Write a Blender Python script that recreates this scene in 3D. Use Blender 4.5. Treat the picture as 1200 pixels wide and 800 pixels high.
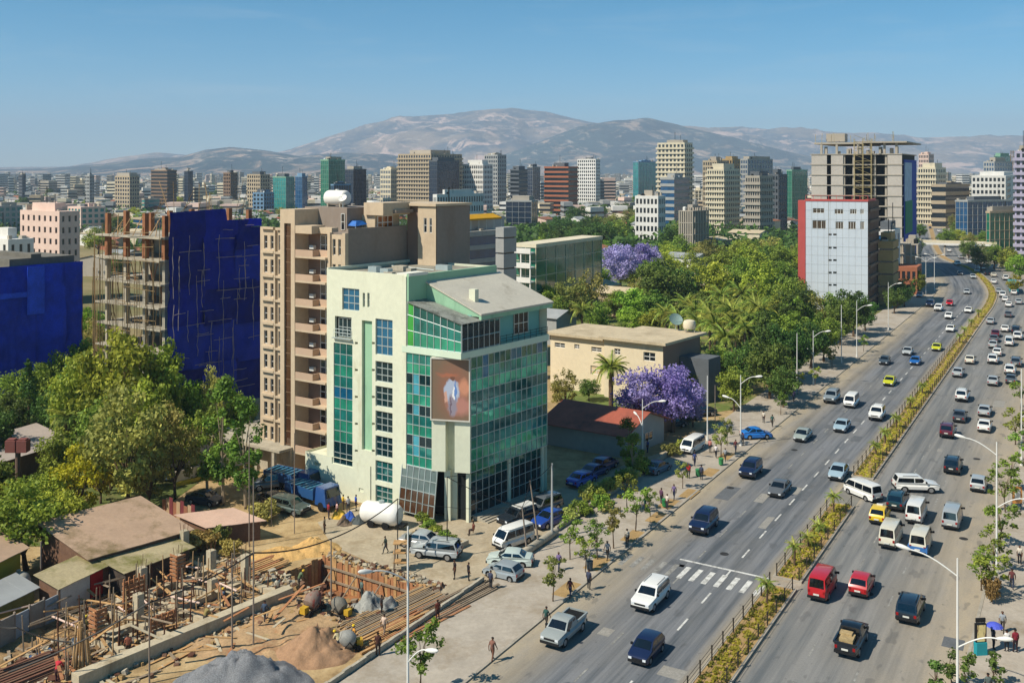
import bpy, bmesh, math, random
from mathutils import Vector, Matrix
from mathutils.geometry import tessellate_polygon
import numpy as np

for o in list(bpy.data.objects): bpy.data.objects.remove(o)
SC = bpy.context.scene
C = SC.collection
R = math.radians
# ------------------------------------------------------------------ camera
F, H, HY = 1130.0, 37.0, 198.0          # focal length in photo pixels, eye height, horizon row
cam_d = bpy.data.cameras.new('camera'); cam = bpy.data.objects.new('camera', cam_d); C.objects.link(cam)
cam.location = (0, 0, H); cam.rotation_euler = (R(90), 0, 0)
cam_d.sensor_width = 36; cam_d.lens = 36*F/1200; cam_d.shift_y = -(400-HY)/1200
cam_d.clip_start = 0.5; cam_d.clip_end = 80000
SC.camera = cam
# ------------------------------------------------------------------ sky, sun, exposure
SUN_EL, SUN_DIR = R(47), Vector((-math.cos(R(27)), -math.sin(R(27)), 0))   # horizontal direction towards the sun
W = bpy.data.worlds.new('World'); SC.world = W; W.use_nodes = True
nt = W.node_tree; bg = nt.nodes['Background']
sky = nt.nodes.new('ShaderNodeTexSky'); sky.sky_type = 'NISHITA'; sky.sun_disc = False
sky.sun_elevation = SUN_EL; sky.sun_rotation = math.atan2(SUN_DIR.x, SUN_DIR.y)
sky.altitude = 2400; sky.air_density = 0.8; sky.dust_density = 0.6; sky.ozone_density = 2.2
hsv = nt.nodes.new('ShaderNodeHueSaturation'); hsv.inputs['Saturation'].default_value = 1.45; hsv.inputs['Hue'].default_value = .478   # one even grade over the whole sky
nt.links.new(sky.outputs[0], hsv.inputs['Color']); tcw = nt.nodes.new('ShaderNodeTexCoord'); mpw = nt.nodes.new('ShaderNodeMapping'); mpw.inputs['Scale'].default_value = (2.2, 3.2, 17); mpw.inputs['Rotation'].default_value = (0, R(4), 0)   # thin cirrus all round
nzw = nt.nodes.new('ShaderNodeTexNoise'); nzw.inputs['Scale'].default_value = 2.4; nzw.inputs['Detail'].default_value = 9; nzw.inputs['Roughness'].default_value = .62; nzw.inputs['Distortion'].default_value = .5
rgw = nt.nodes.new('ShaderNodeMapRange'); rgw.inputs['From Min'].default_value = .52; rgw.inputs['From Max'].default_value = .82; rgw.inputs['To Max'].default_value = .2
mxw = nt.nodes.new('ShaderNodeMix'); mxw.data_type = 'RGBA'; mxw.inputs[7].default_value = (6.2, 6.6, 7.0, 1)
nt.links.new(tcw.outputs['Generated'], mpw.inputs[0]); nt.links.new(mpw.outputs[0], nzw.inputs['Vector']); nt.links.new(nzw.outputs['Fac'], rgw.inputs['Value']); nt.links.new(rgw.outputs[0], mxw.inputs[0]); nt.links.new(hsv.outputs[0], mxw.inputs[6]); nt.links.new(mxw.outputs[2], bg.inputs[0]); bg.inputs[1].default_value = 0.096
sd = bpy.data.lights.new('sun', 'SUN'); sd.energy = 4.9; sd.angle = R(0.5); sd.color = (1.0, 0.93, 0.80)
sun = bpy.data.objects.new('sun', sd); C.objects.link(sun)
sv = Vector((SUN_DIR.x*math.cos(SUN_EL), SUN_DIR.y*math.cos(SUN_EL), math.sin(SUN_EL)))
sun.rotation_euler = (-sv).to_track_quat('-Z', 'Y').to_euler(); sun.location = (0, 0, 300)
SC.view_settings.view_transform = 'Standard'; SC.view_settings.look = 'None'
SC.view_settings.exposure = 0.42; SC.view_settings.gamma = 1.0
SC.render.engine = 'CYCLES'
SC.cycles.max_bounces = 6; SC.cycles.volume_bounces = 0; SC.cycles.transparent_max_bounces = 6
# ------------------------------------------------------------------ colours and materials
def lin(h):
    h = h.lstrip('#'); v = [int(h[i:i+2], 16)/255 for i in (0, 2, 4)]
    return tuple((x/12.92 if x <= .04045 else ((x+.055)/1.055)**2.4) for x in v)
MATS = {}
def mat(name, col, rough=.85, var=.18, scale=.6, fine=0.0, metal=0, spec=.3, bump=0.0, coord='Object', dirt=None, coat=0):
    """procedural material: a base colour broken up by two noises, optional dirt blotches and bump"""
    if name in MATS: return MATS[name]
    if isinstance(col, str): col = lin(col)
    m = bpy.data.materials.new(name); m.use_nodes = True; t = m.node_tree; N = t.nodes; L = t.links
    b = N['Principled BSDF']; b.inputs['Roughness'].default_value = rough; b.inputs['Metallic'].default_value = metal
    b.inputs['Specular IOR Level'].default_value = spec
    if coat: b.inputs['Coat Weight'].default_value = coat; b.inputs['Coat Roughness'].default_value = .05
    tc = N.new('ShaderNodeTexCoord')
    src = tc.outputs['Object']
    if coord == 'World':
        g = N.new('ShaderNodeNewGeometry'); src = g.outputs['Position']
    n1 = N.new('ShaderNodeTexNoise'); n1.inputs['Scale'].default_value = scale; n1.inputs['Detail'].default_value = 6; n1.inputs['Roughness'].default_value = .65
    L.new(src, n1.inputs['Vector'])
    mr = N.new('ShaderNodeMapRange'); mr.inputs['From Min'].default_value = .3; mr.inputs['From Max'].default_value = .7
    mr.inputs['To Min'].default_value = 1-var; mr.inputs['To Max'].default_value = 1+var
    L.new(n1.outputs['Fac'], mr.inputs['Value'])
    mul = N.new('ShaderNodeVectorMath'); mul.operation = 'SCALE'; mul.inputs[0].default_value = col; L.new(mr.outputs[0], mul.inputs['Scale'])
    out = mul.outputs[0]
    if fine:
        n2 = N.new('ShaderNodeTexNoise'); n2.inputs['Scale'].default_value = scale*9; n2.inputs['Detail'].default_value = 4
        L.new(src, n2.inputs['Vector'])
        m2 = N.new('ShaderNodeMapRange'); m2.inputs['From Min'].default_value = .3; m2.inputs['From Max'].default_value = .7
        m2.inputs['To Min'].default_value = 1-fine; m2.inputs['To Max'].default_value = 1+fine
        L.new(n2.outputs['Fac'], m2.inputs['Value'])
        s2 = N.new('ShaderNodeVectorMath'); s2.operation = 'SCALE'; L.new(out, s2.inputs[0]); L.new(m2.outputs[0], s2.inputs['Scale']); out = s2.outputs[0]
    if dirt:
        dc, dscale, lo, hi = dirt
        mp = N.new('ShaderNodeMapping'); mp.inputs['Scale'].default_value = (1, 1, .25); L.new(src, mp.inputs['Vector'])
        n3 = N.new('ShaderNodeTexNoise'); n3.inputs['Scale'].default_value = dscale; n3.inputs['Detail'].default_value = 8; n3.inputs['Roughness'].default_value = .7
        L.new(mp.outputs[0], n3.inputs['Vector'])
        m3 = N.new('ShaderNodeMapRange'); m3.inputs['From Min'].default_value = lo; m3.inputs['From Max'].default_value = hi
        L.new(n3.outputs['Fac'], m3.inputs['Value'])
        mx = N.new('ShaderNodeMix'); mx.data_type = 'RGBA'; L.new(m3.outputs[0], mx.inputs[0]); L.new(out, mx.inputs[6]); mx.inputs[7].default_value = (*(lin(dc) if isinstance(dc, str) else dc), 1)
        out = mx.outputs[2]
    L.new(out, b.inputs['Base Color'])
    if bump:
        bp = N.new('ShaderNodeBump'); bp.inputs['Strength'].default_value = bump; bp.inputs['Distance'].default_value = .1
        L.new((n2 if fine else n1).outputs['Fac'], bp.inputs['Height']); L.new(bp.outputs[0], b.inputs['Normal'])
    MATS[name] = m
    return m
def paint(col, metal=.0, rough=.28):
    return mat('paint_'+col.lstrip('#'), col, rough=rough, var=.05, scale=2, spec=.5, metal=metal, coat=.6)
def glass(name, col, rough=.06, var=.35, scale=.35, metal=.0, spec=.8):
    return mat(name, col, rough=rough, var=var, scale=scale, spec=spec, metal=metal, coat=.4, coord='World')
def leafmat(name, c1, c2, trans=.34, hue=.03):
    if name in MATS: return MATS[name]
    m = bpy.data.materials.new(name); m.use_nodes = True; t = m.node_tree; N = t.nodes; L = t.links
    b = N['Principled BSDF']; b.inputs['Roughness'].default_value = .6; b.inputs['Specular IOR Level'].default_value = .25
    a = N.new('ShaderNodeAttribute'); a.attribute_name = 'var'
    mx = N.new('ShaderNodeMix'); mx.data_type = 'RGBA'; mx.inputs[6].default_value = (*lin(c1), 1); mx.inputs[7].default_value = (*lin(c2), 1)
    L.new(a.outputs['Fac'], mx.inputs[0])
    oi = N.new('ShaderNodeObjectInfo')
    hs = N.new('ShaderNodeHueSaturation'); L.new(mx.outputs[2], hs.inputs['Color'])
    m1 = N.new('ShaderNodeMapRange'); m1.inputs['To Min'].default_value = .5-hue*1.3; m1.inputs['To Max'].default_value = .5+hue; L.new(oi.outputs['Random'], m1.inputs['Value']); L.new(m1.outputs[0], hs.inputs['Hue'])
    m2 = N.new('ShaderNodeMath'); m2.operation = 'MULTIPLY_ADD'; m2.inputs[1].default_value = .65; m2.inputs[2].default_value = .72
    fr = N.new('ShaderNodeMath'); fr.operation = 'FRACT'; mm = N.new('ShaderNodeMath'); mm.operation = 'MULTIPLY'; mm.inputs[1].default_value = 7.31
    L.new(oi.outputs['Random'], mm.inputs[0]); L.new(mm.outputs[0], fr.inputs[0]); L.new(fr.outputs[0], m2.inputs[0]); L.new(m2.outputs[0], hs.inputs['Value'])
    L.new(hs.outputs[0], b.inputs['Base Color'])
    tr = N.new('ShaderNodeBsdfTranslucent'); L.new(hs.outputs[0], tr.inputs['Color'])
    ms = N.new('ShaderNodeMixShader'); ms.inputs[0].default_value = trans
    L.new(b.outputs[0], ms.inputs[1]); L.new(tr.outputs[0], ms.inputs[2]); L.new(ms.outputs[0], N['Material Output'].inputs[0])
    MATS[name] = m
    return m
# ------------------------------------------------------------------ geometry helpers
def G(px, py, z=0.0):
    """photo pixel -> point on the level z (flat town, so depth comes from the ground)"""
    Z = F*(H-z)/(py-HY); return Vector(((px-600)*Z/F, Z, z))
def at(px, py, Z):
    return Vector(((px-600)*Z/F, Z, H-(py-HY)*Z/F))
def vpdir(vx):
    d = Vector((vx-600, F, 0)); d.normalize(); return d
def onplane(O, d, px, py):
    """where the view ray through a pixel meets the vertical plane through O along d: (distance along d, height)"""
    k = (px-600)/F                       # X = k*Y ; O + s d
    s = (O.x-k*O.y)/(k*d.y-d.x); Y = O.y+s*d.y
    return s, H-(py-HY)*Y/F
class MB:
    """collects faces for ONE mesh object"""
    def __init__(s): s.v = []; s.f = []; s.m = []
    def poly(s, pts, mi=0):
        b = len(s.v); s.v += [tuple(p) for p in pts]; s.f.append(tuple(range(b, b+len(pts)))); s.m.append(mi)
    def hexa(s, p, mi=0):                 # 8 points: bottom 4 ccw, top 4 ccw
        b = len(s.v); s.v += [tuple(q) for q in p]
        for q in ((3,2,1,0),(4,5,6,7),(0,1,5,4),(1,2,6,5),(2,3,7,6),(3,0,4,7)):
            s.f.append(tuple(b+i for i in q)); s.m.append(mi)
    def box(s, x0, x1, y0, y1, z0, z1, mi=0):
        s.hexa([(x0,y0,z0),(x1,y0,z0),(x1,y1,z0),(x0,y1,z0),(x0,y0,z1),(x1,y0,z1),(x1,y1,z1),(x0,y1,z1)], mi)
    def fbox(s, fr, u0, u1, v0, v1, z0, z1, mi=0):
        P = fr.p; q = [P(u0,v0,z0),P(u1,v0,z0),P(u1,v1,z0),P(u0,v1,z0),P(u0,v0,z1),P(u1,v0,z1),P(u1,v1,z1),P(u0,v1,z1)]
        if fr.flip: q = [q[i] for i in (3,2,1,0,7,6,5,4)]
        s.hexa(q, mi)
    def tube(s, a, b, r0, r1=None, n=6, mi=0, cap=True):
        r1 = r0 if r1 is None else r1
        a = Vector(a); b = Vector(b); d = b-a
        if d.length < 1e-6: return
        q = d.to_track_quat('Z', 'Y'); k = len(s.v)
        for c, r in ((a, r0), (b, r1)):
            for i in range(n):
                w = 2*math.pi*i/n; s.v.append(tuple(c+q @ Vector((r*math.cos(w), r*math.sin(w), 0))))
        for i in range(n):
            j = (i+1) % n; s.f.append((k+i, k+j, k+n+j, k+n+i)); s.m.append(mi)
        if cap:
            s.f.append(tuple(k+i for i in reversed(range(n)))); s.m.append(mi)
            s.f.append(tuple(k+n+i for i in range(n))); s.m.append(mi)
    def path(s, pts, rads, n=6, mi=0):
        pts = [Vector(p) for p in pts]; k = len(s.v)
        for i, p in enumerate(pts):
            d = pts[min(i+1, len(pts)-1)]-pts[max(i-1, 0)]; q = d.to_track_quat('Z', 'Y')
            for j in range(n):
                w = 2*math.pi*j/n; s.v.append(tuple(p+q @ Vector((rads[i]*math.cos(w), rads[i]*math.sin(w), 0))))
        for i in range(len(pts)-1):
            for j in range(n):
                h = (j+1) % n; s.f.append((k+i*n+j, k+i*n+h, k+(i+1)*n+h, k+(i+1)*n+j)); s.m.append(mi)
        s.f.append(tuple(k+i for i in reversed(range(n)))); s.m.append(mi)
        e = k+(len(pts)-1)*n; s.f.append(tuple(e+i for i in range(n))); s.m.append(mi)
    def lathe(s, c, prof, n=12, mi=0, axis=None):
        """profile of (radius, height) pairs turned about an axis through c"""
        c = Vector(c); q = (axis or Vector((0,0,1))).to_track_quat('Z', 'Y'); k = len(s.v)
        for r, h in prof:
            for i in range(n):
                w = 2*math.pi*i/n; s.v.append(tuple(c+q @ Vector((r*math.cos(w), r*math.sin(w), h))))
        for a in range(len(prof)-1):
            for i in range(n):
                j = (i+1) % n; s.f.append((k+a*n+i, k+a*n+j, k+(a+1)*n+j, k+(a+1)*n+i)); s.m.append(mi)
        s.f.append(tuple(k+i for i in reversed(range(n)))); s.m.append(mi)
        e = k+(len(prof)-1)*n; s.f.append(tuple(e+i for i in range(n))); s.m.append(mi)
    def mesh(s, name, mats, smooth=0, off=None):
        me = bpy.data.meshes.new(name)
        v = s.v if off is None else [(a-off[0], b-off[1], c-off[2]) for a, b, c in s.v]
        me.from_pydata(v, [], s.f)
        for m in (mats if isinstance(mats, (list, tuple)) else [mats]): me.materials.append(m)
        me.polygons.foreach_set('material_index', s.m)
        if smooth:
            me.polygons.foreach_set('use_smooth', [True]*len(s.f))
            try: me.set_sharp_from_angle(angle=R(smooth))
            except Exception: pass
        me.update()
        return me
    def build(s, name, mats, parent=None, smooth=0, off=None, kind=None):
        if parent is not None and off is None: off = parent.get('_o', None)
        o = bpy.data.objects.new(name, s.mesh(name, mats, smooth, off)); C.objects.link(o)
        if parent is not None: o.parent = parent
        elif off is not None: o.location = off
        if kind: o['kind'] = kind
        return o
class Frame:
    """two horizontal directions from a corner; points as (u, v, z)"""
    def __init__(s, O, du, dv):
        s.O = Vector((O.x, O.y, 0)); s.du = du; s.dv = dv; s.flip = (du.x*dv.y-du.y*dv.x) < 0
    def p(s, u, v, z):
        w = s.O+s.du*u+s.dv*v; return (w.x, w.y, z)
    def shift(s, u, v): return Frame(s.O+s.du*u+s.dv*v, s.du, s.dv)
USED = {}
def tag(o, label, cat, group=None, kind=None):
    if label: o['label'] = label
    if cat: o['category'] = cat
    if group: o['group'] = group
    if kind: o['kind'] = kind
    return o
def thing(name, label, cat, loc=(0, 0, 0), group=None, rz=0, world=False):
    """an Empty at the thing's base; with world=True its parts are given in world coordinates"""
    o = bpy.data.objects.new(name, None); C.objects.link(o); o.location = loc; o.rotation_euler = (0, 0, rz); o.empty_display_size = .2
    if world: o['_o'] = tuple(loc)
    return tag(o, label, cat, group)
def inst(name, me, parent, loc, rz=0, scale=None):
    o = bpy.data.objects.new(name, me); C.objects.link(o); o.parent = parent
    b = parent.get('_o', (0, 0, 0)) if parent is not None else (0, 0, 0)
    o.location = (loc[0]-b[0], loc[1]-b[1], loc[2]-b[2]); o.rotation_euler = (0, 0, rz)
    if scale: o.scale = scale
    return o
def copy_tree(o, parent=None):
    c = o.copy(); C.objects.link(c); c.parent = parent
    for ch in o.children: copy_tree(ch, c)
    return c
def struct(o): o['kind'] = 'structure'; return o
def wall_holes(mb, O, d, s0, s1, z0, z1, holes, depth, nrm, mi=0, mir=0):
    """flat wall in the plane O+s*d with rectangular openings whose reveals run inwards by depth"""
    ss = sorted({s0, s1, *[min(max(h[0], s0), s1) for h in holes], *[min(max(h[1], s0), s1) for h in holes]})
    zz = sorted({z0, z1, *[min(max(h[2], z0), z1) for h in holes], *[min(max(h[3], z0), z1) for h in holes]})
    P = lambda s, z, k=0: (O.x+d.x*s-nrm.x*k, O.y+d.y*s-nrm.y*k, z)
    for i in range(len(ss)-1):
        for j in range(len(zz)-1):
            a, b, c, e = ss[i], ss[i+1], zz[j], zz[j+1]; mx, mz = (a+b)/2, (c+e)/2
            if any(h[0] < mx < h[1] and h[2] < mz < h[3] for h in holes): continue
            mb.poly([P(a, c), P(b, c), P(b, e), P(a, e)], mi)
    for h in holes:
        a, b, c, e = h[:4]
        mb.poly([P(a, c), P(a, e), P(a, e, depth), P(a, c, depth)], mir); mb.poly([P(b, c), P(b, e), P(b, e, depth), P(b, c, depth)], mir)
        mb.poly([P(a, c), P(b, c), P(b, c, depth), P(a, c, depth)], mir); mb.poly([P(a, e), P(b, e), P(b, e, depth), P(a, e, depth)], mir)
WIN = {}
def window_mesh(w, h, nc, nr, gm, fm, bar=.06, key=''):
    """a glazed window about its lower middle: pane plus frame and glazing bars"""
    k = (round(w, 2), round(h, 2), nc, nr, gm.name, fm.name, bar)
    if k in WIN: return WIN[k]
    mb = MB(); mb.box(-w/2, w/2, -.02, .02, 0, h, 0)
    t = bar
    for i in range(nc+1):
        x = -w/2+w*i/nc; x = min(max(x, -w/2+t/2), w/2-t/2); mb.box(x-t/2, x+t/2, -.06, .0, 0, h, 1)
    for j in range(nr+1):
        z = h*j/nr; z = min(max(z, t/2), h-t/2); mb.box(-w/2, w/2, -.055, .0, z-t/2, z+t/2, 1)
    WIN[k] = mb.mesh('window', [gm, fm]); return WIN[k]
def place_window(parent, O, d, nrm, s0, s1, z0, z1, nc, nr, gm, fm, rec=.15, bar=.06, name='window'):
    me = window_mesh(s1-s0, z1-z0, nc, nr, gm, fm, bar); sm = (s0+s1)/2
    p = (O.x+d.x*sm-nrm.x*rec, O.y+d.y*sm-nrm.y*rec, z0)
    return inst(name, me, parent, p, math.atan2(nrm.x, -nrm.y))
def normal_of(d, toward=None):
    """horizontal normal of a wall along d that faces the viewer's side"""
    n = Vector((d.y, -d.x, 0)); return n
def ground_poly(name, pts, z, m, struct_=True):
    mb = MB(); mb.poly([(p[0], p[1], z) for p in pts]); o = mb.build(name, m)
    if struct_: struct(o)
    return o
rnd = random.Random(7)
# ================================================================== THE SETTING
DU, DV = vpdir(-1110), vpdir(1530)                     # the two directions of the building plots on the left of the avenue
NU, NV = Vector((-DU.y, DU.x, 0)), Vector((DV.y, -DV.x, 0))   # outward normals of walls along DU (lit) and along DV (shaded)
# ---- spine of the avenue (middle of the median), straight and then bending left
M0 = G(879, 740); RD = vpdir(1276)
ctrl = [M0+RD*t for t in (-66, -30, 0, 40, 80, 120, 160, 190, 215)] + [G(*p) for p in ((1163,344),(1155,330),(1141,318),(1122,309),(1106,302),(1098,292),(1094,280),(1090,265),(1087,256))]
def catmull(P, step=3.0):
    out = []
    for i in range(len(P)-1):
        a, b, c, d = P[max(i-1, 0)], P[i], P[i+1], P[min(i+2, len(P)-1)]
        n = max(2, int((c-b).length/step))
        for k in range(n):
            t = k/n
            out.append(.5*((2*b)+(c-a)*t+(2*a-5*b+4*c-d)*t*t+(3*b-a-3*c+d)*t**3))
    out.append(P[-1]); return out
SP = catmull(ctrl); ST = [0.0]
for a, b in zip(SP, SP[1:]): ST.append(ST[-1]+(b-a).length)
T0 = min(range(len(SP)), key=lambda i: (SP[i]-M0).length); T0 = ST[T0]      # arc length at M0
def spine(t):
    t += T0
    i = max(0, min(len(ST)-2, next((k for k in range(len(ST)-1) if ST[k+1] >= t), len(ST)-2)))
    f = (t-ST[i])/(ST[i+1]-ST[i]); p = SP[i].lerp(SP[i+1], f)
    a, b = SP[max(i-1, 0)], SP[min(i+2, len(SP)-1)]; d = (b-a).normalized()
    return p, d
def road(t, s, z=0.0):
    p, d = spine(t); return Vector((p.x+d.y*s, p.y-d.x*s, z))
def road_st(P):
    """nearest (t, s) of a ground point"""
    i = min(range(len(SP)), key=lambda k: (SP[k].x-P.x)**2+(SP[k].y-P.y)**2)
    d = (SP[min(i+1, len(SP)-1)]-SP[max(i-1, 0)]).normalized(); w = Vector((P.x-SP[i].x, P.y-SP[i].y, 0))
    return ST[i]-T0+w.dot(d), w.x*d.y-w.y*d.x
TMIN, TMAX = -T0+.5, ST[-1]-T0-1
def strip(name, s0, s1, z0, z1, m, t0, t1, step=4.0, solid=False, kind='structure', sfun=None):
    """a band along the avenue between lateral offsets s0..s1; solid gives it sides down to z0"""
    n = max(1, int((t1-t0)/step)); mb = MB(); uv = []
    ts = [t0+(t1-t0)*i/n for i in range(n+1)]
    for i in range(n):
        a, b = ts[i], ts[i+1]
        q = [(a, s0), (a, s1), (b, s1), (b, s0)]
        mb.poly([road(t, s, z1) for t, s in q]); uv += [(s, t) for t, s in q]
        if solid:
            for s in (s0, s1):
                mb.poly([road(a, s, z0), road(b, s, z0), road(b, s, z1), road(a, s, z1)]); uv += [(s, a), (s, b), (s, b), (s, a)]
    if solid:
        for t in (t0, t1): mb.poly([road(t, s0, z0), road(t, s1, z0), road(t, s1, z1), road(t, s0, z1)]); uv += [(s0, t), (s1, t), (s1, t), (s0, t)]
    o = mb.build(name, m); lay = o.data.uv_layers.new(name='UVMap')
    lay.data.foreach_set('uv', [c for p in uv for c in p])
    if kind: o['kind'] = kind
    return o
# ---- ground materials
def ground_material():
    m = bpy.data.materials.new('dusty_ground'); m.use_nodes = True; t = m.node_tree; N = t.nodes; L = t.links
    b = N['Principled BSDF']; b.inputs['Roughness'].default_value = .95; b.inputs['Specular IOR Level'].default_value = .1
    g = N.new('ShaderNodeNewGeometry')
    def noise(sc, det=6, ro=.6):
        n = N.new('ShaderNodeTexNoise'); n.inputs['Scale'].default_value = sc; n.inputs['Detail'].default_value = det; n.inputs['Roughness'].default_value = ro
        L.new(g.outputs['Position'], n.inputs['Vector']); return n.outputs['Fac']
    def ramp(f, stops):
        r = N.new('ShaderNodeValToRGB'); L.new(f, r.inputs[0]); e = r.color_ramp.elements
        while len(e) < len(stops): e.new(.5)
        for i, (p, c) in enumerate(stops): e[i].position = p; e[i].color = (*lin(c), 1)
        return r.outputs[0]
    near = ramp(noise(.45, 9, .7), [(.3, '#7c6648'), (.5, '#a88f68'), (.7, '#bfa880')])
    far = ramp(noise(.006, 9, .75), [(.35, '#47592f'), (.5, '#7d7350'), (.65, '#9a8a6a')])
    sep = N.new('ShaderNodeSeparateXYZ'); L.new(g.outputs['Position'], sep.inputs[0])
    mr = N.new('ShaderNodeMapRange'); mr.inputs['From Min'].default_value = 130; mr.inputs['From Max'].default_value = 260; L.new(sep.outputs['Y'], mr.inputs['Value'])
    mx = N.new('ShaderNodeMix'); mx.data_type = 'RGBA'; L.new(mr.outputs[0], mx.inputs[0]); L.new(near, mx.inputs[6]); L.new(far, mx.inputs[7])
    L.new(mx.outputs[2], b.inputs['Base Color'])
    bp = N.new('ShaderNodeBump'); bp.inputs['Strength'].default_value = .6; bp.inputs['Distance'].default_value = .15; L.new(noise(2.2, 8, .7), bp.inputs['Height']); L.new(bp.outputs[0], b.inputs['Normal'])
    return m
def road_material(name, mid, dust, seed, lo, hi, dark='#4d5257'):
    m = bpy.data.materials.new(name); m.use_nodes = True; t = m.node_tree; N = t.nodes; L = t.links
    b = N['Principled BSDF']; b.inputs['Roughness'].default_value = .8; b.inputs['Specular IOR Level'].default_value = .25
    uv = N.new('ShaderNodeUVMap'); uv.uv_map = 'UVMap'
    sep = N.new('ShaderNodeSeparateXYZ'); L.new(uv.outputs[0], sep.inputs[0])
    def noise(scale, sx, sy, det=6):
        mp = N.new('ShaderNodeMapping'); mp.inputs['Scale'].default_value = (sx, sy, 1); mp.inputs['Location'].default_value = (seed, seed, 0); L.new(uv.outputs[0], mp.inputs[0])
        n = N.new('ShaderNodeTexNoise'); n.inputs['Scale'].default_value = scale; n.inputs['Detail'].default_value = det; n.inputs['Roughness'].default_value = .65; L.new(mp.outputs[0], n.inputs['Vector']); return n.outputs['Fac']
    def rng(f, a, c, x=0., y=1.):
        r = N.new('ShaderNodeMapRange'); r.inputs['From Min'].default_value = a; r.inputs['From Max'].default_value = c; r.inputs['To Min'].default_value = x; r.inputs['To Max'].default_value = y; L.new(f, r.inputs['Value']); return r.outputs[0]
    def mix(f, a, c):
        x = N.new('ShaderNodeMix'); x.data_type = 'RGBA'; L.new(f, x.inputs[0])
        for s, v in ((6, a), (7, c)):
            if isinstance(v, str): x.inputs[s].default_value = (*lin(v), 1)
            else: L.new(v, x.inputs[s])
        return x.outputs[2]
    def math_(op, a, c):
        x = N.new('ShaderNodeMath'); x.operation = op; x.use_clamp = True
        for i, v in enumerate((a, c)):
            if isinstance(v, float): x.inputs[i].default_value = v
            else: L.new(v, x.inputs[i])
        return x.outputs[0]
    c = mix(rng(noise(.9, 1, .03), .40, .62), mid, dark)                    # worn wheel tracks along the lanes
    c = mix(rng(noise(.25, .6, .25), .45, .7, 0, .55), c, '#7b7770')
    e = rng(sep.outputs['X'], lo[0], lo[1], 1, 0); e2 = rng(sep.outputs['X'], hi[0], hi[1], 0, 1)
    dustf = math_('ADD', e, e2)
    dustf = math_('MULTIPLY', dustf, rng(noise(.35, 1, .35, 9), .25, .6, .35, 1.0))
    c = mix(dustf, c, dust)
    c = mix(rng(noise(6, 1, 1, 3), .3, .75, 0, .22), c, '#3c3d3f')
    # patches of newer asphalt and tar lines
    vo = N.new('ShaderNodeTexVoronoi'); vo.feature = 'DISTANCE_TO_EDGE'; vo.inputs['Scale'].default_value = .09; mp = N.new('ShaderNodeMapping'); mp.inputs['Scale'].default_value = (1.6, .5, 1); L.new(uv.outputs[0], mp.inputs[0]); L.new(mp.outputs[0], vo.inputs['Vector'])
    c = mix(rng(noise(.55, 1.2, .5, 2), .62, .66, 0, .35), c, '#4a4a4a'); c = mix(rng(noise(1.7, 1.0, .6, 3), .66, .72, 0, .4), c, '#3a3733')
    L.new(c, b.inputs['Base Color'])
    bp = N.new('ShaderNodeBump'); bp.inputs['Strength'].default_value = .25; bp.inputs['Distance'].default_value = .02; L.new(noise(8, 1, 1, 5), bp.inputs['Height']); L.new(bp.outputs[0], b.inputs['Normal'])
    return m
M_ground = ground_material()
M_conc = mat('concrete', '#a59c8a', .9, .16, .5, fine=.10, bump=.15, dirt=('#6d6353', .8, .55, .8), coord='World')
M_pave = mat('paving', '#a2988a', .9, .14, .35, fine=.08, bump=.12, coord='World', dirt=('#7d6c52', .25, .5, .8))
M_kerb = mat('kerb_stone', '#9a9284', .9, .2, .8, fine=.1, coord='World')
M_soil = mat('orange_soil', '#9c8055', .95, .2, .8, fine=.15, bump=.4, coord='World')
M_mark = mat('road_paint', '#c9c7c0', .8, .12, 1.5, fine=.25, coord='World', dirt=('#77756f', 1.3, .48, .68))
M_markold = mat('worn_road_paint', '#918f89', .85, .15, 1.5, fine=.25, coord='World', dirt=('#6e6c67', 1.6, .42, .6))
# ---- the ground: one sheet to the horizon, with the excavation left open
PITO = G(500, 690); PF = Frame(PITO, DU, -DV); PU, PW, PD = 12.5, 6.0, 2.6
mb = MB()
for a, b in zip((-26000, -60, 0, PU, 70), (-60, 0, PU, 70, 26000)):
    for c, d in zip((-26000, -60, 0, PW, 60), (-60, 0, PW, 60, 26000)):
        if (a, c) == (0, 0): continue
        q = [PF.p(a, c, 0), PF.p(b, c, 0), PF.p(b, d, 0), PF.p(a, d, 0)]
        mb.poly(q if not PF.flip else q[::-1])
struct(mb.build('ground', M_ground))
mb = MB(); mb.poly([PF.p(a, b, -PD) for a, b in ((0,0),(PU,0),(PU,PW),(0,PW))])
for a, b in (((0,0),(PU,0)),((PU,0),(PU,PW)),((PU,PW),(0,PW)),((0,PW),(0,0))):
    mb.poly([PF.p(*a, 0), PF.p(*b, 0), PF.p(*b, -PD), PF.p(*a, -PD)])
struct(mb.build('excavation_pit', mat('pit_earth', '#8a5e3c', .95, .25, .7, fine=.2, bump=.5, coord='World')))
# ---- the avenue
SL0, SL1, SR0, SR1 = -15.15, -1.29, 1.29, 15.3          # kerb lines of the two carriageways, metres from the spine
road_l = strip('road_left_carriageway', SL0, SL1, 0, .05, road_material('asphalt_left', '#7b7c7e', '#b0a084', 3.1, (-15.2, -10.2), (-2.6, -1.2)), TMIN, TMAX)
road_r = strip('road_right_carriageway', SR0, SR1, 0, .05, road_material('asphalt_right', '#868480', '#ab9c84', 9.4, (1.0, 2.0), (7.5, 14.5), '#5f6263'), TMIN, TMAX)
strip('road_crossing_gap', SL1, SR0, 0, .06, M_pave, -16.2+29.0, -16.2+32.3) if False else None
TEND = TMAX
strip('pavement_left', -23.0, SL0-.25, -.1, .14, M_pave, TMIN, 420, solid=True)
strip('kerb_left', SL0-.25, SL0, -.1, .17, M_kerb, TMIN, 420, solid=True)
strip('pavement_right', SR1+.25, 26.0, -.1, .14, M_pave, TMIN, 420, solid=True)
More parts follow.
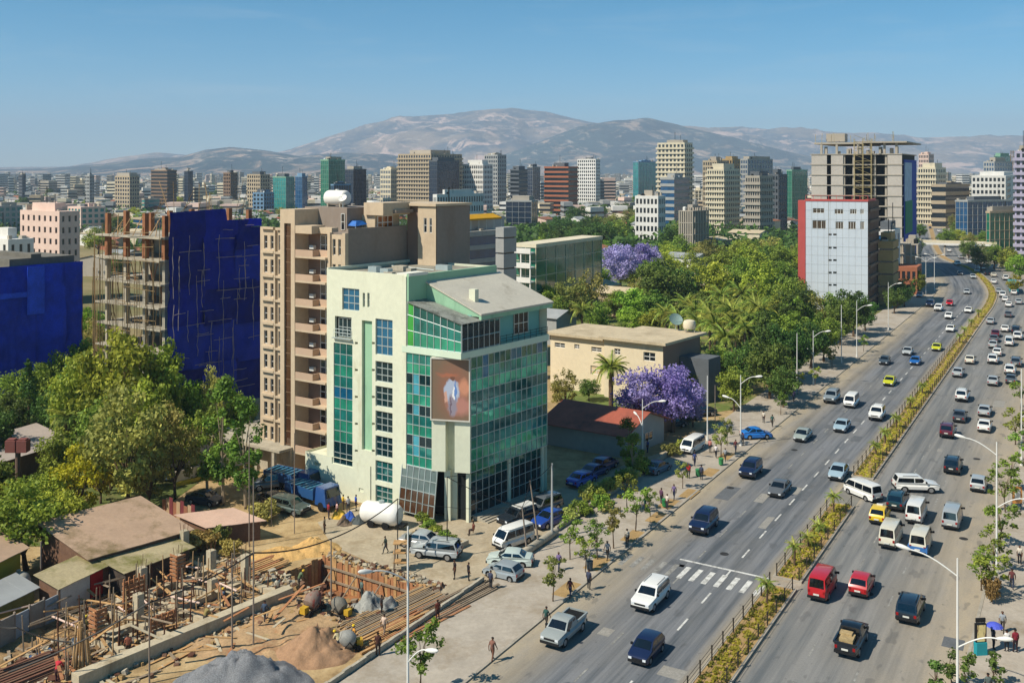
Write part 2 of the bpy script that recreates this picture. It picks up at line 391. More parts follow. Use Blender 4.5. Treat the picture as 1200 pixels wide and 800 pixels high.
strip('kerb_right', SR1, SR1+.25, -.1, .17, M_kerb, TMIN, 420, solid=True)
# ---- median in three stretches with kerbs, soil, yellow-flowering ground cover
def t_at(py, px=None):
    """arc length where the straight avenue's spine passes image row py"""
    Z = F*H/(py-HY); return (Z-M0.y)/RD.y
MED = [(TMIN, t_at(689)), (t_at(681), t_at(592)), (t_at(561), TMAX)]
for a, b in MED:
    strip('median_soil', SL1+.2, SR0-.2, -.05, .20, M_soil, a+.2, b-.2, solid=True)
    strip('median_kerb', SL1, SL1+.2, -.05, .24, M_kerb, a, b, solid=True); strip('median_kerb', SR0-.2, SR0, -.05, .24, M_kerb, a, b, solid=True)
    for t in (a, b-.2): strip('median_kerb', SL1+.2, SR0-.2, -.05, .24, M_kerb, t, t+.2, solid=True)
strip('median_crossing', SL1, SR0, 0, .054, M_pave, MED[0][1], MED[1][0], step=1)
strip('median_opening', SL1, SR0, 0, .052, mat('asphalt_opening', '#77746c', .9, .15, .5, fine=.1, coord='World'), MED[1][1], MED[2][0], step=2)
# ---- lane markings: each dash its own object under the carriageway
def dashes(s, t0, t1, ln, gap, w, m, par):
    t = t0
    while t < t1:
        mb = MB(); n = 2
        for i in range(n):
            a, b = t+ln*i/n, t+ln*(i+1)/n
            mb.poly([road(a, s-w/2, .055), road(a, s+w/2, .055), road(b, s+w/2, .055), road(b, s-w/2, .055)])
        mb.build('lane_dash', m, par); t += ln+gap
dashes(-5.05, -14, 210, 2.3, 3.3, .17, M_mark, road_l)
dashes(-8.6, -14, 120, 2.2, 4.2, .15, M_markold, road_l)
dashes(5.0, -40, 200, 2.2, 4.2, .15, M_markold, road_r)
dashes(8.7, -40, 180, 2.2, 5.0, .15, M_markold, road_r)
tz = road_st(G(848, 690))[0]
for i, s in enumerate(np.arange(-14.4, -1.6, 1.16)):
    mb = MB(); mb.poly([road(tz+a, s+b, .060) for a, b in ((0, -.24), (0, .24), (2.8, .24), (2.8, -.24))])
    mb.build('zebra_stripe', M_mark if s > -9.5 else M_markold, road_l)
for a, b, m in ((road_st(G(850, 668))[0], -10.0, M_mark),):
    mb = MB(); mb.poly([road(a, s, .065) for s in (b, -1.5)]+[road(a+.3, s, .065) for s in (-1.5, b)]); mb.build('stop_line', m, road_l)
for s in np.arange(2.2, 15, 1.3):
    mb = MB(); mb.poly([road(tz-.4+a, s+b, .055) for a, b in ((0, -.22), (0, .22), (2.6, .22), (2.6, -.22))]); mb.build('zebra_stripe', M_markold, road_r) if False else None
for t, s, par in ((-6, -12.2, road_l), (14, -6.8, road_l), (33, -12.4, road_l), (52, -10, road_l), (-9, 11.5, road_r), (12, 6.8, road_r), (30, 12.5, road_r), (60, 11, road_r)):
    P = road(t, s); mb = MB(); mb.lathe((P.x, P.y, .051), [(.42, 0), (.42, .012), (.36, .016)], n=14); mb.build('manhole_cover', mat('cast_iron', '#3a3836', .7, .2, 3, metal=.4), par)
rk = random.Random(12)
for k in range(22):                                      # resurfaced patches
    t, s = rk.uniform(-20, 95), rk.choice([rk.uniform(-14.5, -3), rk.uniform(3, 14)]); l_, w_ = rk.uniform(1.2, 5), rk.uniform(.6, 1.8)
    mb = MB(); mb.poly([road(t+a, s+b, .0535) for a, b in ((0, 0), (0, w_), (l_, w_*rk.uniform(.9, 1.05)), (l_*rk.uniform(.95, 1.05), 0))]); mb.build('asphalt_patch', mat('patch_dark' if k % 3 else 'patch_pale', '#5d5f61' if k % 3 else '#8b877f', .85, .15, .8, fine=.15, coord='World'), road_l if s < 0 else road_r)
# ---- side street and forecourt in front of the glass building, dusty asphalt
M_court = mat('forecourt', '#a69880', .92, .16, .35, fine=.12, bump=.2, coord='World', dirt=('#857357', .3, .5, .75))
M_lane = mat('shaded_lane_asphalt', '#7d776c', .9, .15, .4, fine=.1, coord='World')
WALL_S = -23.2
pts = [G(395, 640), G(505, 692), G(520, 700)]
t1, _ = road_st(G(520, 700)); t2 = road_st(G(700, 600))[0]; t3 = road_st(G(800, 520))[0]
ground_poly('forecourt', [G(372, 612), G(390, 640), G(497, 686), G(520, 700)]+[road(t1+(t3-t1)*i/6, WALL_S) for i in range(0, 7)]+[G(745, 540), G(650, 575), G(560, 612), G(430, 590)], .03, M_court)
# ---- park ground right of the houses
ground_poly('park_grass', [G(655, 470), G(740, 500), road(70, -23.1), road(120, -23.1), road(170, -23.1), road(215, -23.1), G(930, 360), G(900, 320), G(760, 300), G(640, 330)], .04,
            mat('park_grass', '#5d6a32', .95, .3, .12, fine=.2, bump=.4, coord='World', dirt=('#8f7c52', .08, .5, .62)))
ground_poly('garden_grass', [G(-120, 640), G(60, 640), G(120, 600), G(185, 600), G(240, 560), G(300, 548), G(300, 480), G(-200, 440)], .035,
            mat('garden_grass', '#56602e', .95, .3, .2, fine=.25, bump=.5, coord='World', dirt=('#7d6c46', .15, .5, .62)))
# ---- mountains
def hill_material(name, base, field, forest, sc=.0012):
    m = bpy.data.materials.new(name); m.use_nodes = True; t = m.node_tree; N = t.nodes; L = t.links
    b = N['Principled BSDF']; b.inputs['Roughness'].default_value = 1; b.inputs['Specular IOR Level'].default_value = 0
    g = N.new('ShaderNodeNewGeometry')
    mp = N.new('ShaderNodeMapping'); mp.inputs['Scale'].default_value = (1, .45, 2.2); L.new(g.outputs['Position'], mp.inputs[0])
    def noise(s, d=9, r=.7):
        n = N.new('ShaderNodeTexNoise'); n.inputs['Scale'].default_value = s; n.inputs['Detail'].default_value = d; n.inputs['Roughness'].default_value = r; n.inputs['Distortion'].default_value = .6; L.new(mp.outputs[0], n.inputs['Vector']); return n.outputs['Fac']
    def mix(f, lo, hi, a, c):
        r = N.new('ShaderNodeMapRange'); r.inputs['From Min'].default_value = lo; r.inputs['From Max'].default_value = hi; L.new(f, r.inputs['Value'])
        x = N.new('ShaderNodeMix'); x.data_type = 'RGBA'; L.new(r.outputs[0], x.inputs[0])
        for s, v in ((6, a), (7, c)):
            if isinstance(v, str): x.inputs[s].default_value = (*lin(v), 1)
            else: L.new(v, x.inputs[s])
        return x.outputs[2]
    c = mix(noise(sc), .44, .56, forest, base); c = mix(noise(sc*1.9), .53, .60, c, field); c = mix(noise(sc*5), .55, .75, c, '#d0bca8'); c = mix(noise(sc*3.3), .54, .70, c, '#465058')
    L.new(c, b.inputs['Base Color']); return m
def hill(name, sky_px, D, foot, m, seed, label_h=1.0, nx=170, ny=34, rough=1.0):
    """a range of hills: crest heights read off the skyline at distance D, falling to the plain at distance foot"""
    from mathutils import noise as mn
    xs = [p[0] for p in sky_px]; ys = [p[1] for p in sky_px]
    V = []; Fc = []
    x0, x1 = xs[0], xs[-1]
    for j in range(ny+1):
        f = j/ny*1.35                                  # 1 = crest, beyond = back slope
        for i in range(nx+1):
            px = x0+(x1-x0)*i/nx; top = max(0, H-(np.interp(px, xs, ys)-HY)*D/F)
            dist = foot+(D-foot)*f
            a = (px-600)/F
            prof = (3*f*f-2*f**3) if f <= 1 else max(0, 1-((f-1)/.35)**2*.7)
            prof = .6*prof+.4*(f if f <= 1 else prof)
            X, Y = a*dist, dist
            nz = mn.fractal(Vector((X*.0011, Y*.0011, seed)), .9, 2.1, 7)
            rid = 1-abs(mn.noise(Vector((X*.0007+9, Y*.0004, seed*2))))*2
            z = top*prof*(1+.10*rough*rid*(1-f if f < 1 else 0)*2)+nz*top*.22*rough*math.sin(min(f, 1)*math.pi)+nz*12*min(1, top/80)
            V.append((X, Y, z-14*(1-min(1, f*6))-1.0))
    for j in range(ny):
        for i in range(nx):
            k = j*(nx+1)+i; Fc.append((k, k+1, k+nx+2, k+nx+1))
    me = bpy.data.meshes.new(name); me.from_pydata(V, [], Fc); me.materials.append(m); me.polygons.foreach_set('use_smooth', [True]*len(Fc)); me.update()
    o = bpy.data.objects.new(name, me); C.objects.link(o); struct(o); return o
MH1 = hill_material('mountain_fields', '#86796f', '#c2a799', '#4c5560', .0016)
MH2 = hill_material('mountain_hazed_forest', '#3c4c52', '#9c8878', '#2c3c46', .0016)  # bluish forest tones: some distance haze is mixed into the hill colours
hill('mountain', [(200,200),(300,186),(340,176),(380,163),(420,150),(470,139),(530,135),(560,131),(600,127),(640,130),(690,142),(740,150),(800,158),(880,170),(980,182),(1080,196)], 10500, 6500, MH1, 1.3)
hill('mountain', [(520,200),(580,184),(630,166),(680,147),(720,142),(760,141),(800,148),(850,160),(900,172),(960,186),(1010,200)], 8200, 5600, MH2, 4.2, rough=.7)
hill('mountain', [(660,196),(720,168),(770,148),(800,147),(830,149),(870,148),(900,153),(940,150),(980,156),(1030,158),(1080,161),(1140,160),(1200,162),(1300,160),(1400,170)], 11500, 7000, MH1, 7.7)
hill('foothill', [(-300,200),(-60,199),(60,197),(120,192),(170,186),(210,184),(240,176),(270,173),(310,177),(350,182),(400,178),(450,180),(490,186),(560,194),(620,200)], 7000, 4200, MH2, 2.9)
hill('foothill', [(-300,198),(0,196),(80,195),(130,186),(180,181),(240,184),(300,190),(360,196),(420,200)], 9800, 7200, MH1, 5.5)
# ================================================================== MAIN BUILDINGS
M_cream = mat('cream_render', '#cfd0b8', .85, .06, .25, fine=.04, coord='World', dirt=('#a9a27f', .5, .58, .85))
M_green_r = mat('sage_render', '#8fb595', .85, .06, .25, coord='World', dirt=('#6d8d73', .5, .55, .85))
M_alu = mat('aluminium', '#b9c3c0', .4, .06, 1, metal=.5, spec=.5)
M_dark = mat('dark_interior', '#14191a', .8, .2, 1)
M_roofw = mat('white_sheet_roof', '#b9b2a2', .6, .08, .3, fine=.05, coord='World', dirt=('#8f8674', .4, .56, .8))
GL = [glass('glass_teal', '#1a6462', metal=.45), glass('glass_green', '#1f8a66', metal=.3), glass('glass_blue', '#1a6a92', metal=.4), glass('glass_dark', '#0a2a30', metal=.0, spec=.25, rough=.12), glass('glass_cyan', '#3b93a3', rough=.3), glass('glass_leafgreen', '#2f9a3f'), glass('glass_brown', '#4a3222'), glass('glass_grey', '#5e6d6b', rough=.2), glass('glass_sea', '#39a88c', var=.45, metal=.5), glass('glass_deep', '#2a8a84', var=.5, metal=.5)]
def slab_roof(mb, fr, u0, u1, v0, v1, z0, z1, mi=0): mb.fbox(fr, u0, u1, v0, v1, z0, z1, mi)
PANE = {}; rg_ = random.Random(4)
def pane_mesh(w, h, m):
    k = (round(w, 3), round(h, 3), m.name)
    if k not in PANE:
        mb = MB(); mb.box(-w/2, w/2, -.012, .012, 0, h); PANE[k] = mb.mesh('pane', m)
    return PANE[k]
def curtain(parent, P0, d, nrm, s0, s1, z0, z1, nc, nr, pick, bar=.07, frame_m=None, name='pane', out=.0, tilt=0.0):
    """curtain wall: each pane an object, the mullions one frame part; tilt moves the foot outwards"""
    ds, dz = (s1-s0)/nc, (z1-z0)/nr; mb = MB()
    fr = Frame(Vector((P0.x+nrm.x*out, P0.y+nrm.y*out, 0)), d, nrm)
    for i in range(nc+1):
        s = s0+ds*i
        if tilt: mb.hexa([fr.p(s-bar/2, tilt-.04, z0), fr.p(s+bar/2, tilt-.04, z0), fr.p(s+bar/2, tilt+.07, z0), fr.p(s-bar/2, tilt+.07, z0), fr.p(s-bar/2, -.04, z1), fr.p(s+bar/2, -.04, z1), fr.p(s+bar/2, .07, z1), fr.p(s-bar/2, .07, z1)])
        else: mb.fbox(fr, s-bar/2, s+bar/2, -.04, .07, z0, z1)
    for j in range(nr+1):
        z = z0+dz*j; o = tilt*(1-j/nr); mb.fbox(fr, s0, s1, o-.035, o+.06, z-bar/2, z+bar/2)
    mb.build('mullion_frame', frame_m or M_alu, parent)
    rz = math.atan2(nrm.x, -nrm.y); hh = math.hypot(dz, tilt/nr)
    for i in range(nc):
        for j in range(nr):
            o = tilt*(1-j/nr)
            o = inst(name, pane_mesh(ds, hh, pick(i, j)), parent, fr.p(s0+ds*(i+.5), o, z0+dz*j), rz+rg_.gauss(0, .006)); o.rotation_euler.x = rg_.gauss(0, .006)
            if tilt: o.rotation_euler = (math.atan2(-tilt, z1-z0), 0, rz)
# ------------------------------------------------------------------ glass and cream corner building
GO = G(540, 618); GF = Frame(GO, DU, DV)
gb = thing('glass_office_building', 'cream and green glass corner building with a billboard on its chamfered edge', 'building', (GO.x, GO.y, 0), world=True)
def gpu(px, py): return onplane(GO, DU, px, py)
rg = random.Random(11)
holes = []
wins = []                                                # (s0,s1,z0,z1,nc,nr,glass)
def hole(px0, py0, px1, py1, nc=0, nr=0, g=None):
    a = gpu(px0, py0); b = gpu(px1, py1); h = (b[0], a[0], b[1], a[1]); holes.append(h)
    if nc: wins.append((*h, nc, nr, g))
    return h
hole(401, 337, 421, 365, 3, 3, GL[2]); hole(425, 343, 427.6, 360, 1, 2, GL[3]); hole(430.4, 343, 433, 360, 1, 2, GL[3])
balc = hole(392.5, 370, 412, 397)
stA = hole(391, 401, 413, 547)
slot = hole(424, 375, 436, 529)
zB = [20.6, 16.65]
b0, b1 = gpu(440, 400)[0], gpu(460, 400)[0]
hB = (b1, b0, 16.65, 20.6); holes.append(hB); wins.append((*hB, 3, 4, GL[2]))
for k in range(6):
    z1 = 15.95-2.72*k; h = (b1, b0, z1-2.25 if k < 5 else max(.45, z1-2.1), z1); holes.append(h); wins.append((*h, 3, 3, GL[3] if k < 4 else GL[0]))
for k in range(5):
    for px in (417.5, 434.8+2.6):
        s, z = gpu(px, 402+31.5*k); 
        if not (px > 430 and False): holes.append((s-.22, s+.22, z-.14, z+.14))
holes = [h for h in holes]
mb = MB(); wall_holes(mb, GO, DU, 7.76, 19.0, 0, 25.45, holes, .35, NU); 
# other sides of the tower block, parapets and roofs
mb.fbox(GF, 7.2, 7.76, -.12, .3, 0, 25.45)               # pier beside the glass
mb.poly([GF.p(19, 0, 0), GF.p(19, 14.65, 0), GF.p(19, 14.65, 25.45), GF.p(19, 0, 25.45)])
mb.poly([GF.p(19, 14.65, 0), GF.p(0, 14.65, 0), GF.p(0, 14.65, 21.4), GF.p(7.0, 14.65, 24.7), GF.p(7.0, 14.65, 25.45), GF.p(19, 14.65, 25.45)])
mb.fbox(GF, 18.75, 18.999, .01, 14.64, 25.45, 25.75); mb.fbox(GF, 7.21, 18.75, .001, .25, 25.45, 25.6)
mb.build('wall', M_cream, gb)
mb = MB(); mb.fbox(GF, 7.3, 18.75, .36, 14.5, .2, 25.1); mb.build('core', M_dark, gb)  # dark box added inside the tower block to stop light passing through
mb = MB(); mb.fbox(GF, 7.5, 18.7, .4, 14.4, 25.1, 25.22); mb.build('flat_roof', mat('roof_screed', '#8f8b7d', .9, .2, .4, fine=.1, coord='World', dirt=('#55524a', .3, .5, .7)), gb)
mb = MB()
mb.fbox(GF, 6.95, 7.2, 0, 2.8, 21, 25.75); mb.fbox(GF, 6.98, 7.3, 2.8, 14.6, 21, 25.55)
mb.build('upper_side_wall', M_green_r, gb)
mb = MB(); mb.fbox(GF, 6.9, 8.6, .02, 2.9, 25.46, 25.75); mb.build('parapet_cap', mat('cap_white', '#d8d6c8', .8, .06, .5), gb)
for (s0, s1, z0, z1, nc, nr, g) in wins:
    place_window(gb, GO, DU, NU, s0, s1, z0, z1, nc, nr, g, M_alu, rec=.22, bar=.09)
# recessed loggia with its rail, deep slot
s0, s1, z0, z1 = balc
place_window(gb, GO, DU, NU, s0+.25, s1-.3, z0+.1, z1-.15, 3, 2, GL[3], M_alu, rec=.34, bar=.08)
mb = MB()
for z in (z0+.95, z0+.55): mb.tube(GF.p(s0, -.15, z), GF.p(s1, -.15, z), .03)
for i in range(7): s = s0+(s1-s0)*i/6; mb.tube(GF.p(s, -.15, z0), GF.p(s, -.15, z0+.95), .02)
mb.fbox(GF, s0-.15, s1+.15, -.35, .1, z0-.12, z0); mb.build('balcony_rail', M_alu, gb)
s0, s1, z0, z1 = slot
mb = MB(); mb.fbox(GF, s0, s1, .34, .4, z0, z1); mb.build('recess_back', M_green_r, gb)
mb = MB(); mb.box(0, 0, 0, 0, 0, 0)
s0, s1, z0, z1 = stA
curtain(gb, GO, DU, NU, s0, s1, z0, z1, 3, 11, lambda i, j: GL[[3, 3, 8, 8, 9, 8, 2, 9, 8, 9, 0][j]], out=-.12)
# glazed stretch of the lit facade
zc0, zc1 = 5.35, 17.35
def pickC(i, j):
    if j % 3 == 2: return GL[3] if i != 2 else GL[4]
    if j % 3 == 1: return GL[9] if i != 2 else GL[4 if j % 2 else 9]
    return GL[8]
curtain(gb, GO, DU, NU, 3.72, 7.2, zc0, zc1, 4, 11, pickC, out=-.02)
curtain(gb, GO, DU, NU, 3.0, 7.75, .55, 5.3, 6, 4, lambda i, j: GL[6] if j < 2 else GL[7], out=.05, tilt=.65, bar=.08)
# glazed long facade
def pickR(i, j):
    if (i, j) in ((2, 9), (7, 9), (8, 9), (12, 9), (2, 8)): return GL[2]
    return GL[[9, 8, 9, 0, 8, 9, 0, 8, 9, 0][j]]
curtain(gb, GO, DV, NV, 1.5, 14.6, 5.3, 17.3, 14, 10, pickR, out=0, bar=.065)
mb = MB()
pl = [(7.1, .1), (7.1, 14.6), (.1, 14.6), (.1, 2.6), (2.0, 2.6), (3.9, 1.6), (3.9, .1)]
for i in range(len(pl)):
    a, b = pl[i], pl[(i+1) % len(pl)]; mb.poly([GF.p(*a, 5.2), GF.p(*b, 5.2), GF.p(*b, 17.3), GF.p(*a, 17.3)])
mb.poly([GF.p(*a, 5.2) for a in pl]); mb.build('glazing_light_block', M_dark, gb)  # dark shell added behind the panes to block light
mb = MB()                                                # floor bands, ledges
mb.fbox(GF, -.16, 7.75, -.16, 14.8, 17.36, 18.02)
mb.build('terrace_band', mat('pale_green_band', '#c4d2bb', .8, .06, .4, coord='World'), gb)
# billboard corner: two cream pillars, a notch and a slim column
mb = MB()
A, B = Vector(GF.p(3.7, -.02, 0)), Vector(GF.p(-.02, 1.5, 0)); CD = (B-A).normalized(); CN = Vector((CD.y, -CD.x, 0))
CF = Frame(A, CD, CN); cl = (B-A).length
mb.fbox(CF, 0, cl*.36, -.9, .25, 5.3, 17.3); mb.fbox(CF, cl*.60, cl, -.9, .25, 5.3, 17.3)
mb.fbox(CF, cl*.36, cl*.60, -1.2, -.75, 0, 17.3); mb.fbox(CF, cl*.30, cl*.46, -.7, -.2, 0, 5.3)
mb.build('corner_pillar', M_cream, gb)
# recessed ground storeys of the long side
mb = MB(); mb.fbox(GF, .7, 7, 1.9, 14.5, 0, 5.2); mb.build('ground_floor_light_block', M_dark, gb)  # added dark box behind the ground floor glass, blocks light
curtain(gb, Vector(GF.p(.5, 0, 0)), DV, NV, 1.9, 14.4, .5, 5.2, 12, 4, lambda i, j: GL[3 if j < 3 else 0], bar=.06)
for v in (1.7, 8.3, 14.3): mb = MB(); mb.fbox(GF, .25, .6, v-.18, v+.18, 0, 5.22); mb.build('column', M_cream, gb)
mb = MB()
for i in range(4): mb.fbox(GF, -1.5+.35*i, .45, 2.4, 12.5, .06*0+.12*i+.031, .12*(i+1)+.03)
mb.build('entrance_steps', M_conc, gb)
# penthouse: conservatory with grey panel roof, set-back teal room, white sheet roof
gz = lambda u: 20.95+(22.9-20.95)*(u+.2)/7.9
N8 = 8
for i in range(N8):
    u0 = -.1+7.2*i/N8; u1 = -.1+7.2*(i+1)/N8
    for j, (a, b) in enumerate(((0, .36), (.36, .72), (.72, 1))):
        za0, zb0 = 18.05+(gz(u0)-18.1)*a, 18.05+(gz(u0)-18.1)*b; za1, zb1 = 18.05+(gz(u1)-18.1)*a, 18.05+(gz(u1)-18.1)*b
        m2 = MB(); k = .04
        m2.hexa([GF.p(u1-k, 0, za1+k), GF.p(u0+k, 0, za0+k), GF.p(u0+k, .03, za0+k), GF.p(u1-k, .03, za1+k), GF.p(u1-k, 0, zb1-k), GF.p(u0+k, 0, zb0-k), GF.p(u0+k, .03, zb0-k), GF.p(u1-k, .03, zb1-k)])
        m2.build('conservatory_pane', GL[5] if i == 7 else GL[[8, 9, 0][j]], gb)
mb = MB()
for i in range(N8+1):
    u = -.1+7.2*i/N8; t = .12 if i in (3,) else .06; mb.fbox(GF, u-t/2, u+t/2, -.06, .05, 18.03, gz(u))
for a in (0, .36, .72, 1): mb.tube(GF.p(-.1, -.02, 18.05+(gz(-.1)-18.1)*a), GF.p(7.1, -.02, 18.05+(gz(7.1)-18.1)*a), .045, n=4)
for i in range(8): v = .05+6.0*i/7; mb.fbox(GF, -.16, -.06, v-.03, v+.03, 18.03, 21.0)
for z in (18.1, 19.4, 20.95): mb.tube(GF.p(-.11, 0, z), GF.p(-.11, 6.1, z), .045, n=4)
mb.build('conservatory_frame', M_alu, gb)
for i in range(7):
    for j in range(2):
        v = .05+6.0*i/7; inst('conservatory_pane', pane_mesh(6.0/7-.06, 1.25, GL[3]), gb, GF.p(-.11, v+3/7, 18.1+1.4*j), math.atan2(NV.x, -NV.y))
mb = MB(); mb.fbox(GF, .3, 6.9, .5, 2.5, 18.03, 20.6); mb.build('conservatory_light_block', M_dark, gb)  # dark box added inside the conservatory to block light
mb = MB(); rr = random.Random(3)
for i in range(6):
    for j in range(3):
        u0, u1 = -.35+7.3*i/6, -.35+7.3*(i+1)/6+.06; v0, v1 = -.25+.95*j, -.25+.95*(j+1); zz = .04+.03*rr.random()
        mb.hexa([GF.p(u1, v0, gz(u1)+zz), GF.p(u0, v0, gz(u0)+zz), GF.p(u0, v1, gz(u0)+zz+.03), GF.p(u1, v1, gz(u1)+zz+.03)]+[GF.p(u1, v0, gz(u1)+zz+.05), GF.p(u0, v0, gz(u0)+zz+.05), GF.p(u0, v1, gz(u0)+zz+.08), GF.p(u1, v1, gz(u1)+zz+.08)])
mb.hexa([GF.p(1.8, 2.6, 21.5), GF.p(-.4, 2.6, 21.0), GF.p(-.4, 6.3, 21.0), GF.p(1.8, 6.3, 21.5)]+[GF.p(1.8, 2.6, 21.58), GF.p(-.4, 2.6, 21.08), GF.p(-.4, 6.3, 21.08), GF.p(1.8, 6.3, 21.58)])
mb.build('conservatory_roof', mat('weathered_panel', '#83847c', .6, .25, .7, fine=.2, coord='World', dirt=('#4a4a44', .6, .5, .65)), gb)
mb = MB(); mb.fbox(GF, .9, 6.9, 2.7, 14.4, 18.03, 21.5); mb.build('penthouse_wall', mat('teal_render', '#6fa7a0', .8, .06, .4, coord='World'), gb)
PO = Vector(GF.p(.88, 0, 0))
place_window(gb, PO, DV, NV, 9.7, 12.3, 18.5, 20.9, 3, 2, GL[3], M_alu, rec=-.03, bar=.09)
mb = MB()
mb.hexa([GF.p(7.0, 2.6, 24.55), GF.p(-.5, 2.6, 21.55), GF.p(-.5, 15.2, 21.55), GF.p(7.0, 15.2, 24.55), GF.p(7.0, 2.6, 24.75), GF.p(-.5, 2.6, 21.75), GF.p(-.5, 15.2, 21.75), GF.p(7.0, 15.2, 24.75)])
mb.build('sloping_roof', M_roofw, gb)
mb = MB()
for v in (2.75, 15.0): mb.poly([GF.p(-.3, v, 21.4), GF.p(7.0, v, 21.4), GF.p(7.0, v, 24.6), GF.p(-.3, v, 21.65)])
mb.fbox(GF, -.42, -.1, 2.7, 15.1, 21.1, 21.6); mb.build('roof_gable', M_green_r, gb)
mb = MB(); mb.fbox(GF, 1.8, 2.6, 4.4, 5.0, 22.4, 24.0); mb.build('roof_vent', M_cream, gb)
mb = MB()
for z in (18.3, 18.6, 18.9): mb.tube(GF.p(-.1, 6.2, z), GF.p(-.1, 14.6, z), .025, n=4)
for i in range(9): mb.tube(GF.p(-.1, 6.2+8.4*i/8, 18), GF.p(-.1, 6.2+8.4*i/8, 18.95), .025, n=4)
mb.build('terrace_rail', M_dark, gb)
# low wing left of the tower
mb = MB(); wall_holes(mb, Vector(GF.p(0, -.1, 0)), DU, 12.3, 22.3, 0, 4.35, [(14.9, 18.1, 3.62, 4.36), (19.8, 20.9, 3.0, 3.35), (18.7, 18.9, 3.0, 3.2), (13.3, 14, 1.2, 1.6)], .3, NU)
mb.fbox(GF, 19.01, 22.3, .3, 9, 0, 4.1)
mb.poly([GF.p(22.3, -.1, 0), GF.p(22.3, 9, 0), GF.p(22.3, 9, 4.35), GF.p(22.3, -.1, 4.35)])
mb.build('low_wing', M_cream, gb)
# clutter on its roof
for i in range(7):
    u, v = rg.uniform(9, 17.5), rg.uniform(1.0, 9); mb = MB(); mb.fbox(GF, u, u+rg.uniform(.6, 1.8), v, v+rg.uniform(.5, 1), 25.23, 25.23+rg.uniform(.3, .8)); mb.build('roof_unit', M_alu if i % 2 else M_conc, gb)
mb = MB()
for k in range(1): a, b = (rg.uniform(8.5, 16), rg.uniform(1.5, 8)), (rg.uniform(8.5, 16), rg.uniform(1.5, 8)); mb.tube(GF.p(*a, 25.3), GF.p(*b, 25.6), .05, n=4)
mb.build('roof_pipes', M_alu, gb)
# the billboard, a flat printed sheet on a frame
CM = (A+B)/2
bb = thing('billboard', 'tall brown poster board with a pale suited figure on the building corner', 'billboard', (CM.x+CN.x*.3, CM.y+CN.y*.3, 10.7), world=True)
bw, bh = 2.15, 6.45
def poster():
    m = bpy.data.materials.new('poster_print'); m.use_nodes = True; t = m.node_tree; N = t.nodes; L = t.links; b = N['Principled BSDF']; b.inputs['Roughness'].default_value = .5
    uv = N.new('ShaderNodeUVMap'); uv.uv_map = 'UVMap'
    def blob(cx, cy, rx, ry, c, prev, ns=.12, hard=.12, seed=0):
        mp = N.new('ShaderNodeMapping'); mp.inputs['Location'].default_value = (-cx/rx, -cy/ry, 0); mp.inputs['Scale'].default_value = (1/rx, 1/ry, 1)
        nz = N.new('ShaderNodeTexNoise'); nz.inputs['Scale'].default_value = 5+seed; L.new(uv.outputs[0], nz.inputs['Vector'])
        ad = N.new('ShaderNodeVectorMath'); ad.operation = 'MULTIPLY_ADD'; L.new(nz.outputs['Color'], ad.inputs[0]); ad.inputs[1].default_value = (ns, ns, 0); L.new(uv.outputs[0], ad.inputs[2])
        L.new(ad.outputs[0], mp.inputs[0]); ln = N.new('ShaderNodeVectorMath'); ln.operation = 'LENGTH'; L.new(mp.outputs[0], ln.inputs[0])
        r = N.new('ShaderNodeMapRange'); r.inputs['From Min'].default_value = 1+hard; r.inputs['From Max'].default_value = 1-hard; L.new(ln.outputs['Value'], r.inputs['Value'])
        x = N.new('ShaderNodeMix'); x.data_type = 'RGBA'; L.new(r.outputs[0], x.inputs[0]); x.inputs[7].default_value = (*lin(c), 1)
        if isinstance(prev, str): x.inputs[6].default_value = (*lin(prev), 1)
        else: L.new(prev, x.inputs[6])
        return x.outputs[2]
    c = blob(.68, .55, .40, .42, '#8d5f4b', '#75624e', hard=.5)
    c = blob(.80, .30, .30, .16, '#b07a6c', c, hard=.3, seed=1); c = blob(.50, .80, .24, .03, '#a5654a', c, hard=.5, seed=2); c = blob(.92, .60, .14, .14, '#c4876a', c, hard=.3, seed=3)
    c = blob(.60, .53, .20, .20, '#a9b2c4', c, hard=.12, seed=4); c = blob(.62, .30, .12, .18, '#8d8490', c, hard=.2, seed=5); c = blob(.66, .50, .045, .12, '#e6e4e0', c, seed=6); c = blob(.70, .55, .03, .17, '#5f83bd', c, seed=6); c = blob(.62, .75, .06, .04, '#6e4a3a', c, hard=.3, seed=7); c = blob(.57, .30, .02, .15, '#6a5a66', c, seed=8); c = blob(.45, .43, .05, .10, '#c99a86', c, seed=8)
    L.new(c, b.inputs['Base Color']); return m
BF = Frame(CM+CN*.35, CD, CN)
mb = MB(); mb.fbox(BF, -bw, bw, -.1, .1, 10.75, 17.2); mb.build('backing', M_conc, bb)
mb = MB(); mb.poly([BF.p(-bw+.1, .13, 10.85), BF.p(bw-.1, .13, 10.85), BF.p(bw-.1, .13, 17.1), BF.p(-bw+.1, .13, 17.1)])
o = mb.build('poster', poster(), bb); lay = o.data.uv_layers.new(name='UVMap'); lay.data.foreach_set('uv', [0, 0, 1, 0, 1, 1, 0, 1])
mb = MB()
for a in (-bw, bw-.12): mb.fbox(BF, a, a+.12, -.05, .2, 10.7, 17.25)
for z in (10.7, 17.13): mb.fbox(BF, -bw+.12, bw-.12, -.05, .2, z, z+.12)
mb.build('frame', mat('billboard_frame', '#c9c4b8', .5, .05, 1), bb)

